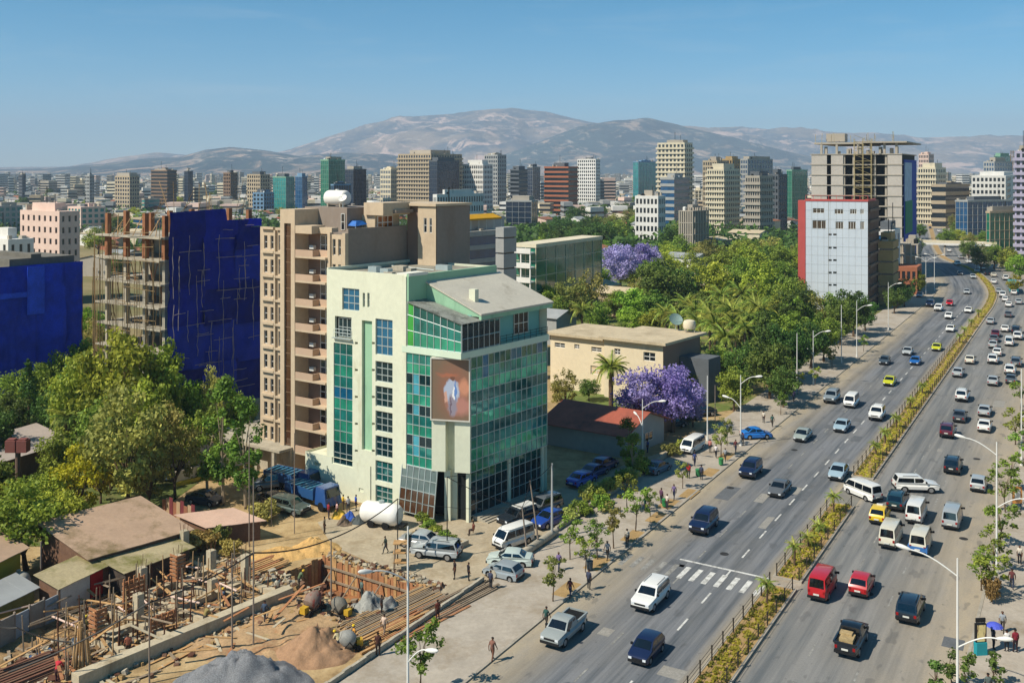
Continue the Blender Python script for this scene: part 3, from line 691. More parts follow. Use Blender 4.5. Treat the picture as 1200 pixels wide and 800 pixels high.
# ------------------------------------------------------------------ beige apartment block
BO = G(305, 545)-DU*14.43; BF2 = Frame(BO, DU, DV)
M_beige = mat('beige_render', '#bda98e', .85, .07, .3, fine=.05, coord='World', dirt=('#a08870', .5, .55, .85))
M_brown_shade = mat('brown_shade_render', '#877062', .85, .08, .3, coord='World')  # brown walls, and beige ones whose shade is put into the colour
M_beige_shade = mat('shaded_beige_render', '#887c71', .88, .07, .25, fine=.05, coord='World', dirt=('#7c6a5b', .35, .5, .8))  # beige walls turned from the sun, darkened in the colour itself
ab = thing('apartment_block', 'beige ten-storey apartment block with brown balconies beside the blue-netted scaffold', 'building', (BO.x, BO.y, 0), world=True)
GD = glass('window_dark', '#1b2126'); FW = mat('white_frame', '#cfcdc6', .6, .05, 1); GW = glass('window_grey', '#3a4750')
NF, FH = 10, 2.95
ra = random.Random(5)
# left bay with narrow windows
hl = []
for k in range(1, NF):
    z = FH*k
    for (a, b, lo, hi) in ((13.15, 13.75, .55, 2.2), (12.05, 12.6, .55, 2.2), (10.35, 11.2, .45, 2.3)): hl.append((a, b, z+lo, z+hi))
mb = MB(); wall_holes(mb, BO, DU, 10.19, 14.43, 0, 29.6, hl, .3, NU); mb.poly([BF2.p(14.43, 0, 0), BF2.p(14.43, 12, 0), BF2.p(14.43, 12, 29.6), BF2.p(14.43, 0, 29.6)])
for k in range(2, NF+1): mb.fbox(BF2, 11.75, 14.0, -.35, 0, FH*k+.05, FH*k+.33); mb.fbox(BF2, 10.2, 11.4, -.3, 0, FH*k+.0, FH*k+.28)
for k in range(1, NF): mb.fbox(BF2, 11.45, 11.7, -.3, 0, FH*k, FH*k+2.9)
mb.build('wall', M_beige, ab)
for h in hl: place_window(ab, BO, DU, NU, *h, 1 if h[1]-h[0] < .7 else 2, 2, GD, FW, rec=.2, bar=.06)
# stair tower with a long strip of brown glazing
mb = MB(); TO = Vector(BF2.p(0, -.6, 0)); wall_holes(mb, TO, DU, 7.69, 10.19, 0, 32.1, [(8.35, 9.5, 2, 30.4)], .35, NU)
mb.poly([BF2.p(7.69, -.6, 0), BF2.p(7.69, 3, 0), BF2.p(7.69, 3, 32.1), BF2.p(7.69, -.6, 32.1)]); mb.poly([BF2.p(10.19, -.6, 0), BF2.p(10.19, 3, 0), BF2.p(10.19, 3, 32.1), BF2.p(10.19, -.6, 32.1)])
mb.fbox(BF2, 7.7, 10.18, -.59, 5, 31.9, 32.1)
mb.build('stair_tower', M_beige, ab)
curtain(ab, TO, DU, NU, 8.35, 9.5, 2, 30.4, 1, 18, lambda i, j: GL[6], out=-.25, frame_m=mat('bronze_frame', '#7a6048', .5, .1, 1))
# balcony bay
mb = MB(); mb.fbox(BF2, .05, 7.69, 1.5, 11.8, 0, 29.3); mb.build('inner_wall', M_brown_shade, ab)
for k in range(1, NF):
    z = FH*k
    b = MB(); b.fbox(BF2, 2.7, 7.66, -.55, 1.5, z-.25, z-.02); b.build('balcony_slab', M_beige, ab)
    b = MB(); b.fbox(BF2, 4.9, 7.66, -.55, -.4, z-.02, z+.75); b.fbox(BF2, 4.75, 4.9, -.55, .6, z-.02, z+.75); b.fbox(BF2, 2.75, 4.75, .45, .6, z-.02, z+.75); b.build('balcony_parapet', mat('pinkish_beige_render', '#b59a82', .85, .07, .3, coord='World'), ab)
    place_window(ab, Vector(BF2.p(0, 1.5, 0)), DU, NU, 3.0, 5.6, z+.1, z+2.45, 3, 2, GW if ra.random() < .6 else GD, FW, rec=-.05, bar=.09)
    if ra.random() < .7:
        b = MB(); b.fbox(BF2, 6.2, 6.9, .9, 1.3, z+.75, z+1.2); b.build('air_conditioner', FW, ab)
# right bay
hr = []
for k in range(6, NF): hr += [(1.6, 2.1, FH*k+.3, FH*k+2.2), (.75, 1.2, FH*k+.3, FH*k+2.2)]
mb = MB(); wall_holes(mb, BO, DU, 0, 2.7, 0, 29.3, hr, .3, NU); mb.poly([BF2.p(2.7, 0, 0), BF2.p(2.7, 1.5, 0), BF2.p(2.7, 1.5, 29.3), BF2.p(2.7, 0, 29.3)])
mb.fbox(BF2, -.12, .35, -.2, .3, 0, 29.5); mb.fbox(BF2, 2.3, 2.72, -.2, .3, 0, 29.5)
mb.build('corner_bay', M_beige, ab)
for h in hr: place_window(ab, BO, DU, NU, *h, 1, 2, GD, FW, rec=.2)
# shaded side wall and upper storeys
mb = MB(); mb.fbox(BF2, -.1, 2.6, .3, 9.8, 0, 29.5); mb.fbox(BF2, -.1, .15, .3, 9.8, 29.5, 30.0); mb.build('side_wall', M_beige_shade, ab)
mb = MB(); mb.fbox(BF2, 2.9, 10.0, 3.0, 9.0, 29.3, 32.3); mb.fbox(BF2, -1.4, 3.2, 6.6, 9.6, 31.6, 32.0); mb.build('setback_wall', M_beige_shade, ab)
mb = MB(); mb.fbox(BF2, .8, 2.9, 5.4, 9.5, 29.3, 31.4); mb.fbox(BF2, -.9, 2.2, 5.0, 9.5, 31.4, 32.9); mb.build('roof_storey', M_beige, ab)
place_window(ab, Vector(BF2.p(.78, 0, 0)), DV, NV, 5.7, 8.3, 29.6, 31.3, 3, 2, glass('amber_glass', '#8a4d1c', var=.5, scale=1.5), FW, rec=-.03, bar=.12)
place_window(ab, Vector(BF2.p(0, 3.0, 0)), DU, NU, 3.2, 3.8, 29.6, 31.6, 1, 2, GD, FW, rec=-.03)
mb = MB(); mb.fbox(BF2, -5.0, -2.2, 9.6, 15.6, 0, 32.4); mb.build('rear_tower', M_beige_shade, ab)
mb = MB(); hh = [(-4.4, -4.0, 29.2, 31.0), (-3.6, -3.1, 29.2, 31.0)]
wall_holes(mb, Vector(BF2.p(0, 9.45, 0)), DU, -5.0, -2.2, 20, 32.45, hh, .14, NU); mb.fbox(BF2, -5.2, 3.4, 9.2, 15.8, 32.45, 32.75); mb.build('rear_tower_face', M_beige, ab)
for h in hh: place_window(ab, Vector(BF2.p(0, 9.45, 0)), DU, NU, *h, 1, 2, GD, FW, rec=.1)
mb = MB(); mb.fbox(BF2, -2.2, -.1, 9.9, 15, 0, 32.4); mb.build('light_well', M_brown_shade, ab)
mb = MB(); mb.fbox(BF2, 10.2, 14.3, .3, 11.8, 28.6, 29.2); mb.fbox(BF2, 0.2, 7.6, 1.5, 3, 29.3, 29.36); mb.fbox(BF2, 4.9, 7.66, -.55, 1.5, 29.25, 30.2); mb.fbox(BF2, 2.75, 4.9, .5, 1.5, 29.25, 30.0); mb.build('terrace', M_beige, ab)
mb = MB(); mb.fbox(BF2, 8, 22, -1.0, 9, 0, 3.4); mb.fbox(BF2, 8, 22, -2.6, -1.01, 3.1, 3.4)
for u in (9, 12, 15, 18, 21): mb.fbox(BF2, u, u+.4, -2.5, -2.1, 0, 3.1)
mb.build('podium', M_conc, ab)
# things on its roofs
def lying_tank(P, ax, ln, r, m, label, cat='water tank', grp=None):
    o = thing('water_tank', label, cat, P, group=grp, rz=math.atan2(ax.y, ax.x)); c = Vector((-ln/2, 0, r+.15))
    b = MB(); b.lathe(c, [(r*.25, 0), (r*.7, .06), (r*.93, .18), (r, .35), (r, ln*.5), (r, ln-.35), (r*.93, ln-.18), (r*.7, ln-.06), (r*.25, ln)], n=16, axis=Vector((1, 0, 0))); b.build('tank', m, o, smooth=40)
    for x in (-ln*.3, ln*.3):
        b = MB(); b.box(x-.08, x+.08, -r*.7, r*.7, 0, .45*r+.1); b.build('cradle', M_conc, o)
    b = MB(); b.tube((0, 0, 2*r+.1), (0, 0, 2*r+.28), .22, n=10); b.build('lid', m, o); return o
M_tankw = mat('white_plastic', '#dad7cf', .5, .04, 1)
lying_tank(BF2.p(6.6, 5, 32.3), DU, 3.4, .95, M_tankw, 'large white cylindrical water tank lying on the beige apartment block roof')
def dish(P, r, az, label, m=None, grp=None):
    o = thing('satellite_dish', label, 'satellite dish', P, group=grp, rz=az)
    b = MB(); q = Vector((0, -.75, .65)).normalized(); c = Vector((0, 0, r+.5))
    prof = [(r*k/6, (k/6)**2*r*.32) for k in range(0, 7)]; prof[0] = (.02, 0); prof += [(r*k/6, (k/6)**2*r*.32-.04) for k in range(6, 0, -1)]
    b.lathe(c, prof, n=18, axis=q); b.build('reflector', m or mat('dish_grey', '#a9a9a4', .5, .08, 1), o, smooth=40)
    b = MB(); b.tube((0, 0, 0), c, .06); b.build('mast', M_alu, o)
    b = MB(); b.tube(c+Vector((0, 0, -r*.6)), c+q*r*.8, .025, n=4); b.tube(c+q*r*.8, c+q*r*.95, .07); b.build('feed_arm', M_alu, o); return o
dish(BF2.p(4.6, 4, 32.3), .55, R(-20), 'small white satellite dish between the water tanks on the beige block roof', M_tankw)
bt = thing('blue_canopy', 'bright blue tarpaulin canopy on the apartment block roof terrace', 'canopy', BF2.p(2.1, 3.6, 29.5), world=True)
b = MB(); b.hexa([BF2.p(3.6, 3.1, 30.2), BF2.p(1.6, 3.1, 30.1), BF2.p(1.6, 5, 30.3), BF2.p(3.6, 5, 30.3), BF2.p(3.0, 3.6, 30.75), BF2.p(2.0, 3.6, 30.7), BF2.p(2.0, 4.6, 30.7), BF2.p(3.0, 4.6, 30.75)]); b.build('cover', mat('blue_tarp', '#1f62ad', .5, .2, 2), bt)
for u, v in ((3.5, 3.2), (1.7, 3.2), (1.7, 4.9), (3.5, 4.9)): b = MB(); b.tube(BF2.p(u, v, 29.3), BF2.p(u, v, 30.3), .04); b.build('leg', M_alu, bt)
# ================================================================== OTHER BUILDINGS
def corner(xl, xc, xr, Z, vl=-1110, vr=1530):
    """plan of a block seen on its corner: columns of its left edge, near corner and right edge, and the corner's distance"""
    O = Vector(((xc-600)*Z/F, Z, 0)); a, b = vpdir(vl), vpdir(vr)
    lu = max(.5, onplane(O, a, xl, 300)[0]) if xl < xc else 0; lv = max(.5, onplane(O, b, xr, 300)[0]) if xr > xc else 0
    return O, a, b, lu, lv
def ztop(y, Z): return H-(y-HY)*Z/F
FOOT = []                                                # footprints taken: (x, y, radius)
def block(name, label, cat, O, du, dv, Lu, Lv, h, nf, ncu, ncv, wall, gl, style='grid', group=None, bf=.42, pf=.38, z0=0, e=.22, roof=None, extras=True, seed=0, cellx=None):
    """one town block: a glazed core behind real floor bands and piers"""
    r = random.Random(seed*31+int(O.x*7+O.y)); fr = Frame(O, du, dv); fh = (h-z0)/nf
    t = thing(name, label, cat, (O.x, O.y, z0), group, world=True)
    c = O+du*Lu/2+dv*Lv/2; FOOT.append((c.x, c.y, math.hypot(Lu, Lv)/2))
    w = MB()
    if style == 'skeleton':
        for k in range(nf+1): w.fbox(fr, 0, Lu, 0, Lv, z0+fh*k-(.35 if k else 0), z0+fh*k+.001)
        for i in range(ncu+1):
            for j in range(ncv+1):
                u, v = .3+(Lu-.6)*i/ncu, .3+(Lv-.6)*j/ncv
                w.fbox(fr, u-.25, u+.25, v-.25, v+.25, z0, h+(1.2 if r.random() < .6 else 0))
        w.build('frame', wall, t, kind=None)
        k = MB(); k.fbox(fr, Lu*.35, Lu*.65, Lv*.4, Lv*.8, z0, h-.5); k.build('stair_core', wall, t)
    else:
        g = MB(); g.fbox(fr, e*.2, Lu-e*.2, e*.2, Lv-e*.2, z0, h-.2); g.build('glazing', gl, t)
        bh = fh*bf
        if style in ('grid', 'bands', 'balcony'):
            for k in range(nf+1):
                zz = z0+fh*k; ee = e*(4 if style == 'balcony' and 0 < k < nf else 1)
                w.fbox(fr, -ee, Lu+ee, -ee, Lv+ee, max(z0, zz-bh*.5), zz+bh*.5 if k < nf else h+.5)
        else:
            w.fbox(fr, -e, Lu+e, -e, Lv+e, h-.3, h+.6); w.fbox(fr, -e, Lu+e, -e, Lv+e, z0, z0+.6)
        if style in ('grid', 'balcony'):
            for (n, L, ax) in ((ncu, Lu, 0), (ncv, Lv, 1)):
                pw = L/n*pf
                for i in range(n+1):
                    c0 = L*i/n; a, b = max(-e*.97, c0-pw/2), min(L+e*.97, c0+pw/2)
                    if ax == 0: w.fbox(fr, a, b, -e*.95, e, z0, h+.3); w.fbox(fr, a, b, Lv-e, Lv+e*.95, z0, h+.3)
                    else: w.fbox(fr, -e*.95, e, a, b, z0, h+.3); w.fbox(fr, Lu-e, Lu+e*.95, a, b, z0, h+.3)
        elif style == 'glass':
            for (n, L, ax) in ((ncu, Lu, 0), (ncv, Lv, 1)):
                for i in range(n+1):
                    c0 = L*i/n; a, b = c0-.06, c0+.06
                    if ax == 0: w.fbox(fr, a, b, -.1, .1, z0, h)
                    else: w.fbox(fr, -.1, .1, a, b, z0, h)
            for k in range(nf+1): zz = z0+fh*k; w.fbox(fr, -.07, Lu+.07, -.07, Lv+.07, zz, zz+.14)
        w.build('wall', wall, t)
        q = MB(); q.fbox(fr, e*.3, Lu-e*.3, e*.3, Lv-e*.3, h-.2, h-.02); q.build('roof', roof or M_conc, t)
    if extras and style != 'skeleton' and h > 15:
        q = MB(); a_, b_ = r.uniform(.05, .3), r.uniform(.6, .95); q.fbox(fr, Lu*a_, Lu*b_, Lv*a_, Lv*b_, h-.02, h+r.uniform(1.5, 3.5)); q.build('roof_storey', r.choice([wall, w_conc, w_dkgrey]), t)
        q = MB(); u, v = Lu*r.uniform(.2, .8), Lv*r.uniform(.2, .8); q.tube(fr.p(u, v, h), fr.p(u, v, h+r.uniform(4, 9)), .12, n=4); q.build('aerial', M_dark, t)
        q = MB(); q.tube(fr.p(u*.6, v, h), fr.p(u*.6, v, h+r.uniform(3, 6)), .1, n=4); q.build('aerial', M_dark, t)
        for k in range(4): q = MB(); u, v = Lu*r.uniform(.02, .95), Lv*r.uniform(.02, .95); q.fbox(fr, u, u+r.uniform(.6, 1.6), v, v+r.uniform(.6, 1.6), h-.02, h+r.uniform(.8, 2.2)); q.build('roof_plant', w_conc, t)
    if extras:
        q = MB(); u, v = Lu*r.uniform(.2, .5), Lv*r.uniform(.3, .5); q.fbox(fr, u, u+min(4, Lu*.35), v, v+min(4, Lv*.35), h-.02, h+2.4); q.build('stair_housing', wall, t)
        for k in range(r.randint(0, 2)):
            q = MB(); u, v = Lu*r.uniform(.1, .8), Lv*r.uniform(.1, .8); q.lathe(fr.p(u, v, h-.02), [(.7, 0), (.75, 1.2), (.5, 1.5), (.15, 1.6)], n=8); q.build('roof_tank', M_dark if r.random() < .5 else M_tankw, t)
    return t
def cblock(name, label, cat, xl, xc, xr, y, Z, nf, ncu, ncv, wall, gl, style='grid', vl=-1110, vr=1530, **kw):
    O, a, b, lu, lv = corner(xl, xc, xr, Z, vl, vr); lu = lu or kw.pop('du_len', 10); lv = lv or 10
    return block(name, label, cat, O, a, b, lu, lv, ztop(y, Z), nf, ncu, ncv, wall, gl, style, **kw)
WM = lambda n, c: mat('wall_'+n, c, .88, .08, .15, fine=.05, coord='World', dirt=('#6f665a', .2, .6, .9))
w_white, w_cream, w_tan, w_grey, w_brown, w_pink, w_brick, w_conc = WM('white', '#d4d0c8'), WM('cream', '#cfc3a8'), WM('tan', '#ab9a80'), WM('grey', '#9b9b97'), WM('brown', '#7d6653'), WM('pink', '#d5b8a8'), WM('brick', '#9c6044'), WM('concrete', '#a79d8e')
w_dkgrey, w_blue, w_green, w_ochre = WM('darkgrey', '#5b5f63'), WM('blue', '#6d8ca5'), WM('green', '#7fa58c'), WM('ochre', '#a58a5c')
g_dk, g_blue, g_green, g_teal, g_navy = glass('far_glass_dark', '#15191d', rough=.25), glass('far_glass_blue', '#1d4a70', rough=.15), glass('far_glass_green', '#1f6a55', rough=.15), glass('far_glass_teal', '#2a7f7c', rough=.15), glass('far_glass_navy', '#101f36', rough=.2)
# ------------------------------------------------------------------ concrete frame wrapped in blue netting
M_pole = mat('eucalyptus_pole', '#a98a62', .85, .2, 2)
M_form = mat('timber_formwork', '#8a5c3e', .85, .25, 1.2, fine=.15, coord='World')
def netmat(name, c):
    return mat(name, c, .7, .22, .5, fine=.12, spec=.2, coord='World')
O, a, b, lu, lv = corner(121, 192, 305, 133)
lv = lv-.8; NFR = Frame(O, a, b)
nb = thing('netted_tower_frame', 'unfinished concrete frame wrapped on one side in dark blue netting', 'building', (O.x, O.y, 0), world=True)
FOOT.append((O.x+5, O.y+8, 13))
rn = random.Random(21)
zsl = [37-(y-198)*133/1130 for y in (278, 305, 333, 360, 386, 412, 438, 464)]
for k, z in enumerate(zsl):
    m = MB(); ex = [.9, .3, 1.2, .5, .8, .4, .6, .3][k]
    m.fbox(NFR, -.1, lu+ex, 0, lv*.95, z-.38, z); m.fbox(NFR, 0, lu+ex+.3, -.5-.25*(k % 2), 0, z-.30, z-.05); m.build('floor_slab', M_conc, nb)
for i in range(4):
    for j in range(3):
        u, v = .4+(lu-.8)*i/3, .5+(lv-1.4)*j/2
        m = MB(); m.fbox(NFR, u-.28, u+.28, v-.28, v+.28, 0, zsl[1]-.3); m.build('column', M_conc, nb)
        m = MB(); m.fbox(NFR, u-.33, u+.33, v-.33, v+.33, zsl[1], zsl[0]-.4); m.fbox(NFR, u-.3, u+.3, v-.3, v+.3, zsl[0], zsl[0]+rn.uniform(2.8, 3.6)); m.build('formed_column', M_form, nb)
for k in range(2, 7):
    for q in range(9):
        u, v = rn.uniform(.3, lu), rn.uniform(.2, 2.5); m = MB(); m.tube(NFR.p(u, v, zsl[k]), NFR.p(u+rn.uniform(-1.2, 1.2), v, zsl[k-1]-.38), .07, n=4); m.build('prop', M_pole if k > 3 else M_form, nb)
for q in range(8):
    u = rn.uniform(.5, lu); m = MB(); m.tube(NFR.p(u, -.3, zsl[0]), NFR.p(u+rn.uniform(-1.6, 1.6), .6, zsl[0]+rn.uniform(2, 3.2)), .06, n=4); m.build('prop', M_pole, nb)
for q in range(6):
    u = lu+rn.uniform(.2, 1.6); m = MB(); m.tube(NFR.p(u, -.7, 0), NFR.p(u+rn.uniform(-.3, .3), -.7, rn.uniform(18, 27)), .06, n=4); m.build('scaffold_pole', M_pole, nb)
M_thin = mat('thin_scaffold', '#8c7552', .85, .2, 2)
for q in range(30):
    u = -.2+(lu+1.5)*q/29+rn.uniform(-.15, .15); v = rn.choice([-1.3, -.9, -.7]); m = MB(); za = rn.uniform(0, 8); m.path([NFR.p(u+rn.uniform(-.1, .1), v, za+(rn.uniform(20, 30)-za)*i_/5) for i_ in range(6)], [.05]*6, 4); m.build('scaffold_pole', M_thin, nb)
for q in range(26):
    z = 4+26*(q % 13)/13+rn.uniform(-.3, .3); u0_ = rn.uniform(-.3, lu*.5); m = MB(); m.tube(NFR.p(u0_, -.95, z), NFR.p(u0_+rn.uniform(2.5, 6), -.95, z+rn.uniform(-.3, .3)), .045, n=4); m.build('scaffold_ledger', M_thin, nb)
# interior back wall so the floors read as deep and dark
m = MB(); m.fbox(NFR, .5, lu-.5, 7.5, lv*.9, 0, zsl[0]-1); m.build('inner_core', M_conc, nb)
# the netting: a slack sheet in front of the scaffold
def net_sheet(fr, L, zb, zt, off, seed, nx=60, nz=44):
    from mathutils import noise as mn
    V, Fc = [], []
    for j in range(nz+1):
        for i in range(nx+1):
            v = L*i/nx; tt = zt(v/L); z = zb+(tt-zb)*j/nz
            d = .55*mn.noise(Vector((v*.35, z*.22, seed)))+.18*mn.noise(Vector((v*1.3, z*.7, seed+5)))+.12*abs(math.sin(z*1.02+mn.noise(Vector((v*.2, z*.1, 3)))*2))
            V.append(fr.p(-off-d, v, z))
    for j in range(nz):
        for i in range(nx): k = j*(nx+1)+i; Fc.append((k, k+1, k+nx+2, k+nx+1))
    mb = MB(); mb.v = V; mb.f = Fc; mb.m = [0]*len(Fc); return mb
topz = lambda f: (31.0+.5*f if f < .58 else (29.6 if f < .86 else 28.4))
bands = [3.5, 9.2, 15.0, 20.6, 25.6, 40]
for k in range(5):                                       # the net hangs in overlapping lengths
    for c0, c1 in ((0, .36), (.34, .7), (.68, 1.0)):
        sub_ = Frame(Vector(NFR.p(0, c0*(lv+.6), 0)), NFR.du, NFR.dv); L_ = (c1-c0)*(lv+.6); zb_ = bands[k]-.5+rn.uniform(-.3, .3)
        net_sheet(sub_, L_, zb_, lambda f, c0=c0, c1=c1, k=k: min(topz(c0+(c1-c0)*f), bands[k+1]+.1), .75+.10*((k+int(c0*3)) % 2)+.06*k, rn.uniform(0, 90), 24, 16).build('netting', netmat(*rn.choice([('blue_net', '#132388'), ('blue_net_faded', '#1a3098'), ('blue_net_dark', '#0f1c72')])), nb, smooth=180)
M_pale = mat('weathered_pole', '#9a8d86', .85, .2, 2)
for q in range(26):
    v = .25+(lv-.4)*(q % 13)/12.5+rn.uniform(-.3, .3); za = rn.uniform(4, 21); n_ = 6; hgt = rn.uniform(4, 9); m = MB()
    m.path([NFR.p(-1.62, v+rn.uniform(-.12, .12), min(30.6, za+hgt*i_/n_)) for i_ in range(n_+1)], [.045]*(n_+1), 4); m.build('scaffold_pole', M_pale, nb)
for q in range(34):
    v = rn.uniform(0, lv-2.5); z = 5+25*(q % 17)/17+rn.uniform(-.3, .3); L_ = rn.uniform(1.5, 4.5); m = MB(); m.path([NFR.p(-1.6, min(lv, v+L_*i_/3), z+rn.uniform(-.06, .1)) for i_ in range(4)], [.035]*4, 4); m.build('scaffold_ledger', M_pale, nb)
for q in range(16):
    v = rn.uniform(.3, lv); m = MB(); m.tube(NFR.p(rn.uniform(-.6, 4), v, 30 if v < lv*.5 else 27), NFR.p(rn.uniform(-.6, 4), v+rn.uniform(-.2, .2), rn.uniform(32, 35.5)), .05, n=4); m.build('scaffold_pole', M_pole, nb)
m = MB(); m.fbox(NFR, -.9, -.5, lv*.84, lv*1.02, 28.5, 29.6); m.build('net_fold', netmat('bright_blue_net', '#1726b0'), nb)
# ------------------------------------------------------------------ lower block behind bright blue sheeting at the left
O, a, b, lu, lv = corner(-60.5, -60, 93, 141); LF = Frame(O, a, b); lu = 12
lb = thing('sheeted_building', 'low concrete block covered with plain royal blue sheeting', 'building', (O.x, O.y, 0), world=True)
FOOT.append((O.x+2, O.y+10, 13))
zt = 22.1
m = MB(); m.fbox(LF, .3, lu, 0, lv-.2, 0, zt-.4); m.build('frame', M_conc, lb)
m = MB(); m.fbox(LF, .4, lu-1, lv*.45, lv-.6, zt-.4, zt+1.0); m.fbox(LF, .5, lu-1, lv*.62, lv*.7, zt-.4, zt+1.6); m.build('roof_storey', mat('dark_roof', '#6d685e', .9, .2, .5, fine=.1, coord='World'), lb)
for k, (c0, c1) in enumerate(((0, .3), (.29, .62), (.61, .86), (.85, 1.0))):
    net_sheet(Frame(Vector(LF.p(0, c0*(lv+.2), 0)), LF.du, LF.dv), (c1-c0)*(lv+.2), 2.0, lambda f: zt, .35+.08*(k % 2), 9.1+k, 24, 40).build('sheeting', netmat(*[('royal_blue_sheet', '#1c3fc0'), ('royal_blue_sheet_b', '#1836ab')][k % 2]), lb, smooth=180)
m = MB(); v0, v1 = onplane(Vector(LF.p(-1.05, 0, 0)), b, 32, 300)[0], onplane(Vector(LF.p(-1.05, 0, 0)), b, 52, 300)[0]
m.fbox(LF, -1.12, -1.04, v0, v1, 14.5, zt-.2); m.build('sheet_patch', netmat('lighter_blue_sheet', '#2a51cf'), lb)
m = MB(); m.fbox(LF, -1.2, -1.08, onplane(Vector(LF.p(-1.05, 0, 0)), b, -20, 300)[0], v0-.1, 17.3, 18.1); m.build('sheet_patch', netmat('lighter_blue_sheet', '#2a51cf'), lb)
for k in range(3): m = MB(); m.fbox(LF, -.2+1.2*k, .15+1.2*k, lv+.1, lv+.45, 0, zt-1); m.build('column', M_form, lb)
# ------------------------------------------------------------------ pink hotel
cblock('hotel', 'pale pink hotel with rows of small dark windows among the trees', 'building', 25, 70, 92, 250, 262, 8, 7, 3, w_pink, g_dk, 'grid', seed=2, pf=.62, bf=.5)
cblock('small_house', 'low white house with a shallow brown roof in front of the pink hotel', 'building', -20, 10, 38, 283, 235, 5, 4, 3, w_white, g_dk, 'grid', seed=3, pf=.6)
# ------------------------------------------------------------------ office with blue strip windows and yellow signs
cblock('strip_window_office', 'grey office with dark blue strip windows behind the apartment block', 'building', 470, 522, 603, 277, 172, 10, 3, 10, w_grey, g_blue, 'bands', bf=.34, seed=4)
cblock('rooftop_cafe', 'roof storey with yellow awning on the strip-window office', 'building', 500, 524, 583, 258, 176, 1, 3, 6, w_tan, g_dk, 'grid', seed=5, z0=ztop(277, 172)+.6, extras=False)
O, a, b, lu, lv = corner(523, 524, 585, 171.2)
m = thing('yellow_awning', 'yellow awning band along the office roof terrace', 'awning', (O.x, O.y, ztop(277, 172)+1.6), world=True)
q = MB(); fr = Frame(O, a, b); q.hexa([fr.p(1.5, lv*.25, 28.3), fr.p(-.6, lv*.25, 27.6), fr.p(-.6, lv, 27.6), fr.p(1.5, lv, 28.3), fr.p(1.5, lv*.25, 28.6), fr.p(-.6, lv*.25, 27.9), fr.p(-.6, lv, 27.9), fr.p(1.5, lv, 28.6)]); q.build('canvas', mat('yellow_canvas', '#b98a12', .7, .15, 1), m)
for i in range(6): v = lv*(.25+.75*i/5); q = MB(); q.tube(fr.p(-.5, v, 25.6), fr.p(-.5, v, 27.7), .05, n=4); q.build('post', M_alu, m)
cblock('concrete_stair_tower', 'plain grey concrete stair tower at the end of the strip-window office', 'building', 583, 590, 603, 270, 166, 10, 1, 2, w_grey, g_dk, 'bands', bf=.9, seed=6, extras=False)
# ------------------------------------------------------------------ green glass office with pale roof
cblock('green_office', 'five-storey office with green glass bays and a flat pale roof', 'building', 604, 628, 705, 289, 233, 5, 2, 7, w_cream, g_green, 'glass', vr=1345, seed=7, roof=M_roofw, extras=False)
O, a, b, lu, lv = corner(604, 628, 705, 233, vr=1345); fr = Frame(O, a, b)
m = thing('balcony_wing', 'white open balconies stacked on the end of the green office', 'building', (O.x, O.y, 0), world=True)
for k in range(5): q = MB(); q.fbox(fr, .2, lu-.3, -2.2, -.15, 2.6+3.5*k, 2.9+3.5*k); q.fbox(fr, .2, lu-.3, -2.2, -2.05, 2.9+3.5*k, 3.9+3.5*k); q.build('balcony', w_white, m)
for u in (.3, lu*.5, lu-.5): q = MB(); q.fbox(fr, u, u+.3, -2.0, -1.75, 0, 17); q.build('column', w_white, m)
# ------------------------------------------------------------------ beige villa with two flat roofs
O = G(777, 475); VF = Frame(O, DU, DV); lu = onplane(O, DU, 645, 400)[0]
vl = thing('beige_villa', 'beige house with stepped flat roofs behind the violet jacarandas', 'house', (O.x, O.y, 0), world=True)
FOOT.append((O.x-6, O.y+6, 14))
zt = onplane(O, DU, 777, 404)[1]; us = onplane(O, DU, 708, 400)[0]
M_villa = mat('villa_render', '#d6c6a8', .88, .05, .2, fine=.04, coord='World', dirt=('#b59c7b', .3, .58, .85)); hv = []
for (x0, y0, x1, y1, off) in ((754, 412, 768, 424, 0), (720, 408, 727, 416, 0)):
    p0, p1 = onplane(O, DU, x0, y0), onplane(O, DU, x1, y1); hv.append((p1[0], p0[0], p1[1], p0[1]))
m = MB(); wall_holes(m, O, DU, 0, us, 0, zt, hv, .25, NU); m.poly([VF.p(us, 0, 0), VF.p(us, 9, 0), VF.p(us, 9, zt), VF.p(us, 0, zt)]); m.poly([VF.p(0, 12, 0), VF.p(us, 12, 0), VF.p(us, 12, zt), VF.p(0, 12, zt)])
O2 = Vector(VF.p(us, 1.2, 0)); hv2 = []
for (x0, y0, x1, y1) in ((650, 401, 662, 408), (673, 403, 679, 409), (693, 406, 705, 413), (692, 428, 706, 440)):
    p0, p1 = onplane(O2, DU, x0, y0), onplane(O2, DU, x1, y1); hv2.append((p1[0], p0[0], p1[1], p0[1]))
L2 = onplane(O2, DU, 645, 400)[0]
wall_holes(m, O2, DU, 0, L2, 0, zt-.5, hv2, .25, NU); m.poly([VF.p(us+L2, 1.2, 0), VF.p(us+L2, 12, 0), VF.p(us+L2, 12, zt-.5), VF.p(us+L2, 1.2, zt-.5)]); m.poly([VF.p(us, 12, 0), VF.p(us+L2, 12, 0), VF.p(us+L2, 12, zt-.5), VF.p(us, 12, zt-.5)])
m.build('wall', M_villa, vl)
for h in hv: place_window(vl, O, DU, NU, *h, 2, 2, GD, FW, rec=.2, bar=.1)
for i, h in enumerate(hv2): place_window(vl, O2, DU, NU, *h, 2, 2, GD if i < 3 else mat('shutter', '#cdb592', .7, .05, 1), FW, rec=.2, bar=.1)
m = MB(); m.poly([VF.p(0, 0, 0), VF.p(0, 12, 0), VF.p(0, 12, zt), VF.p(0, 0, zt)]); m.build('side_wall', M_brown_shade, vl)  # beige side in shade, the shade put into the wall colour
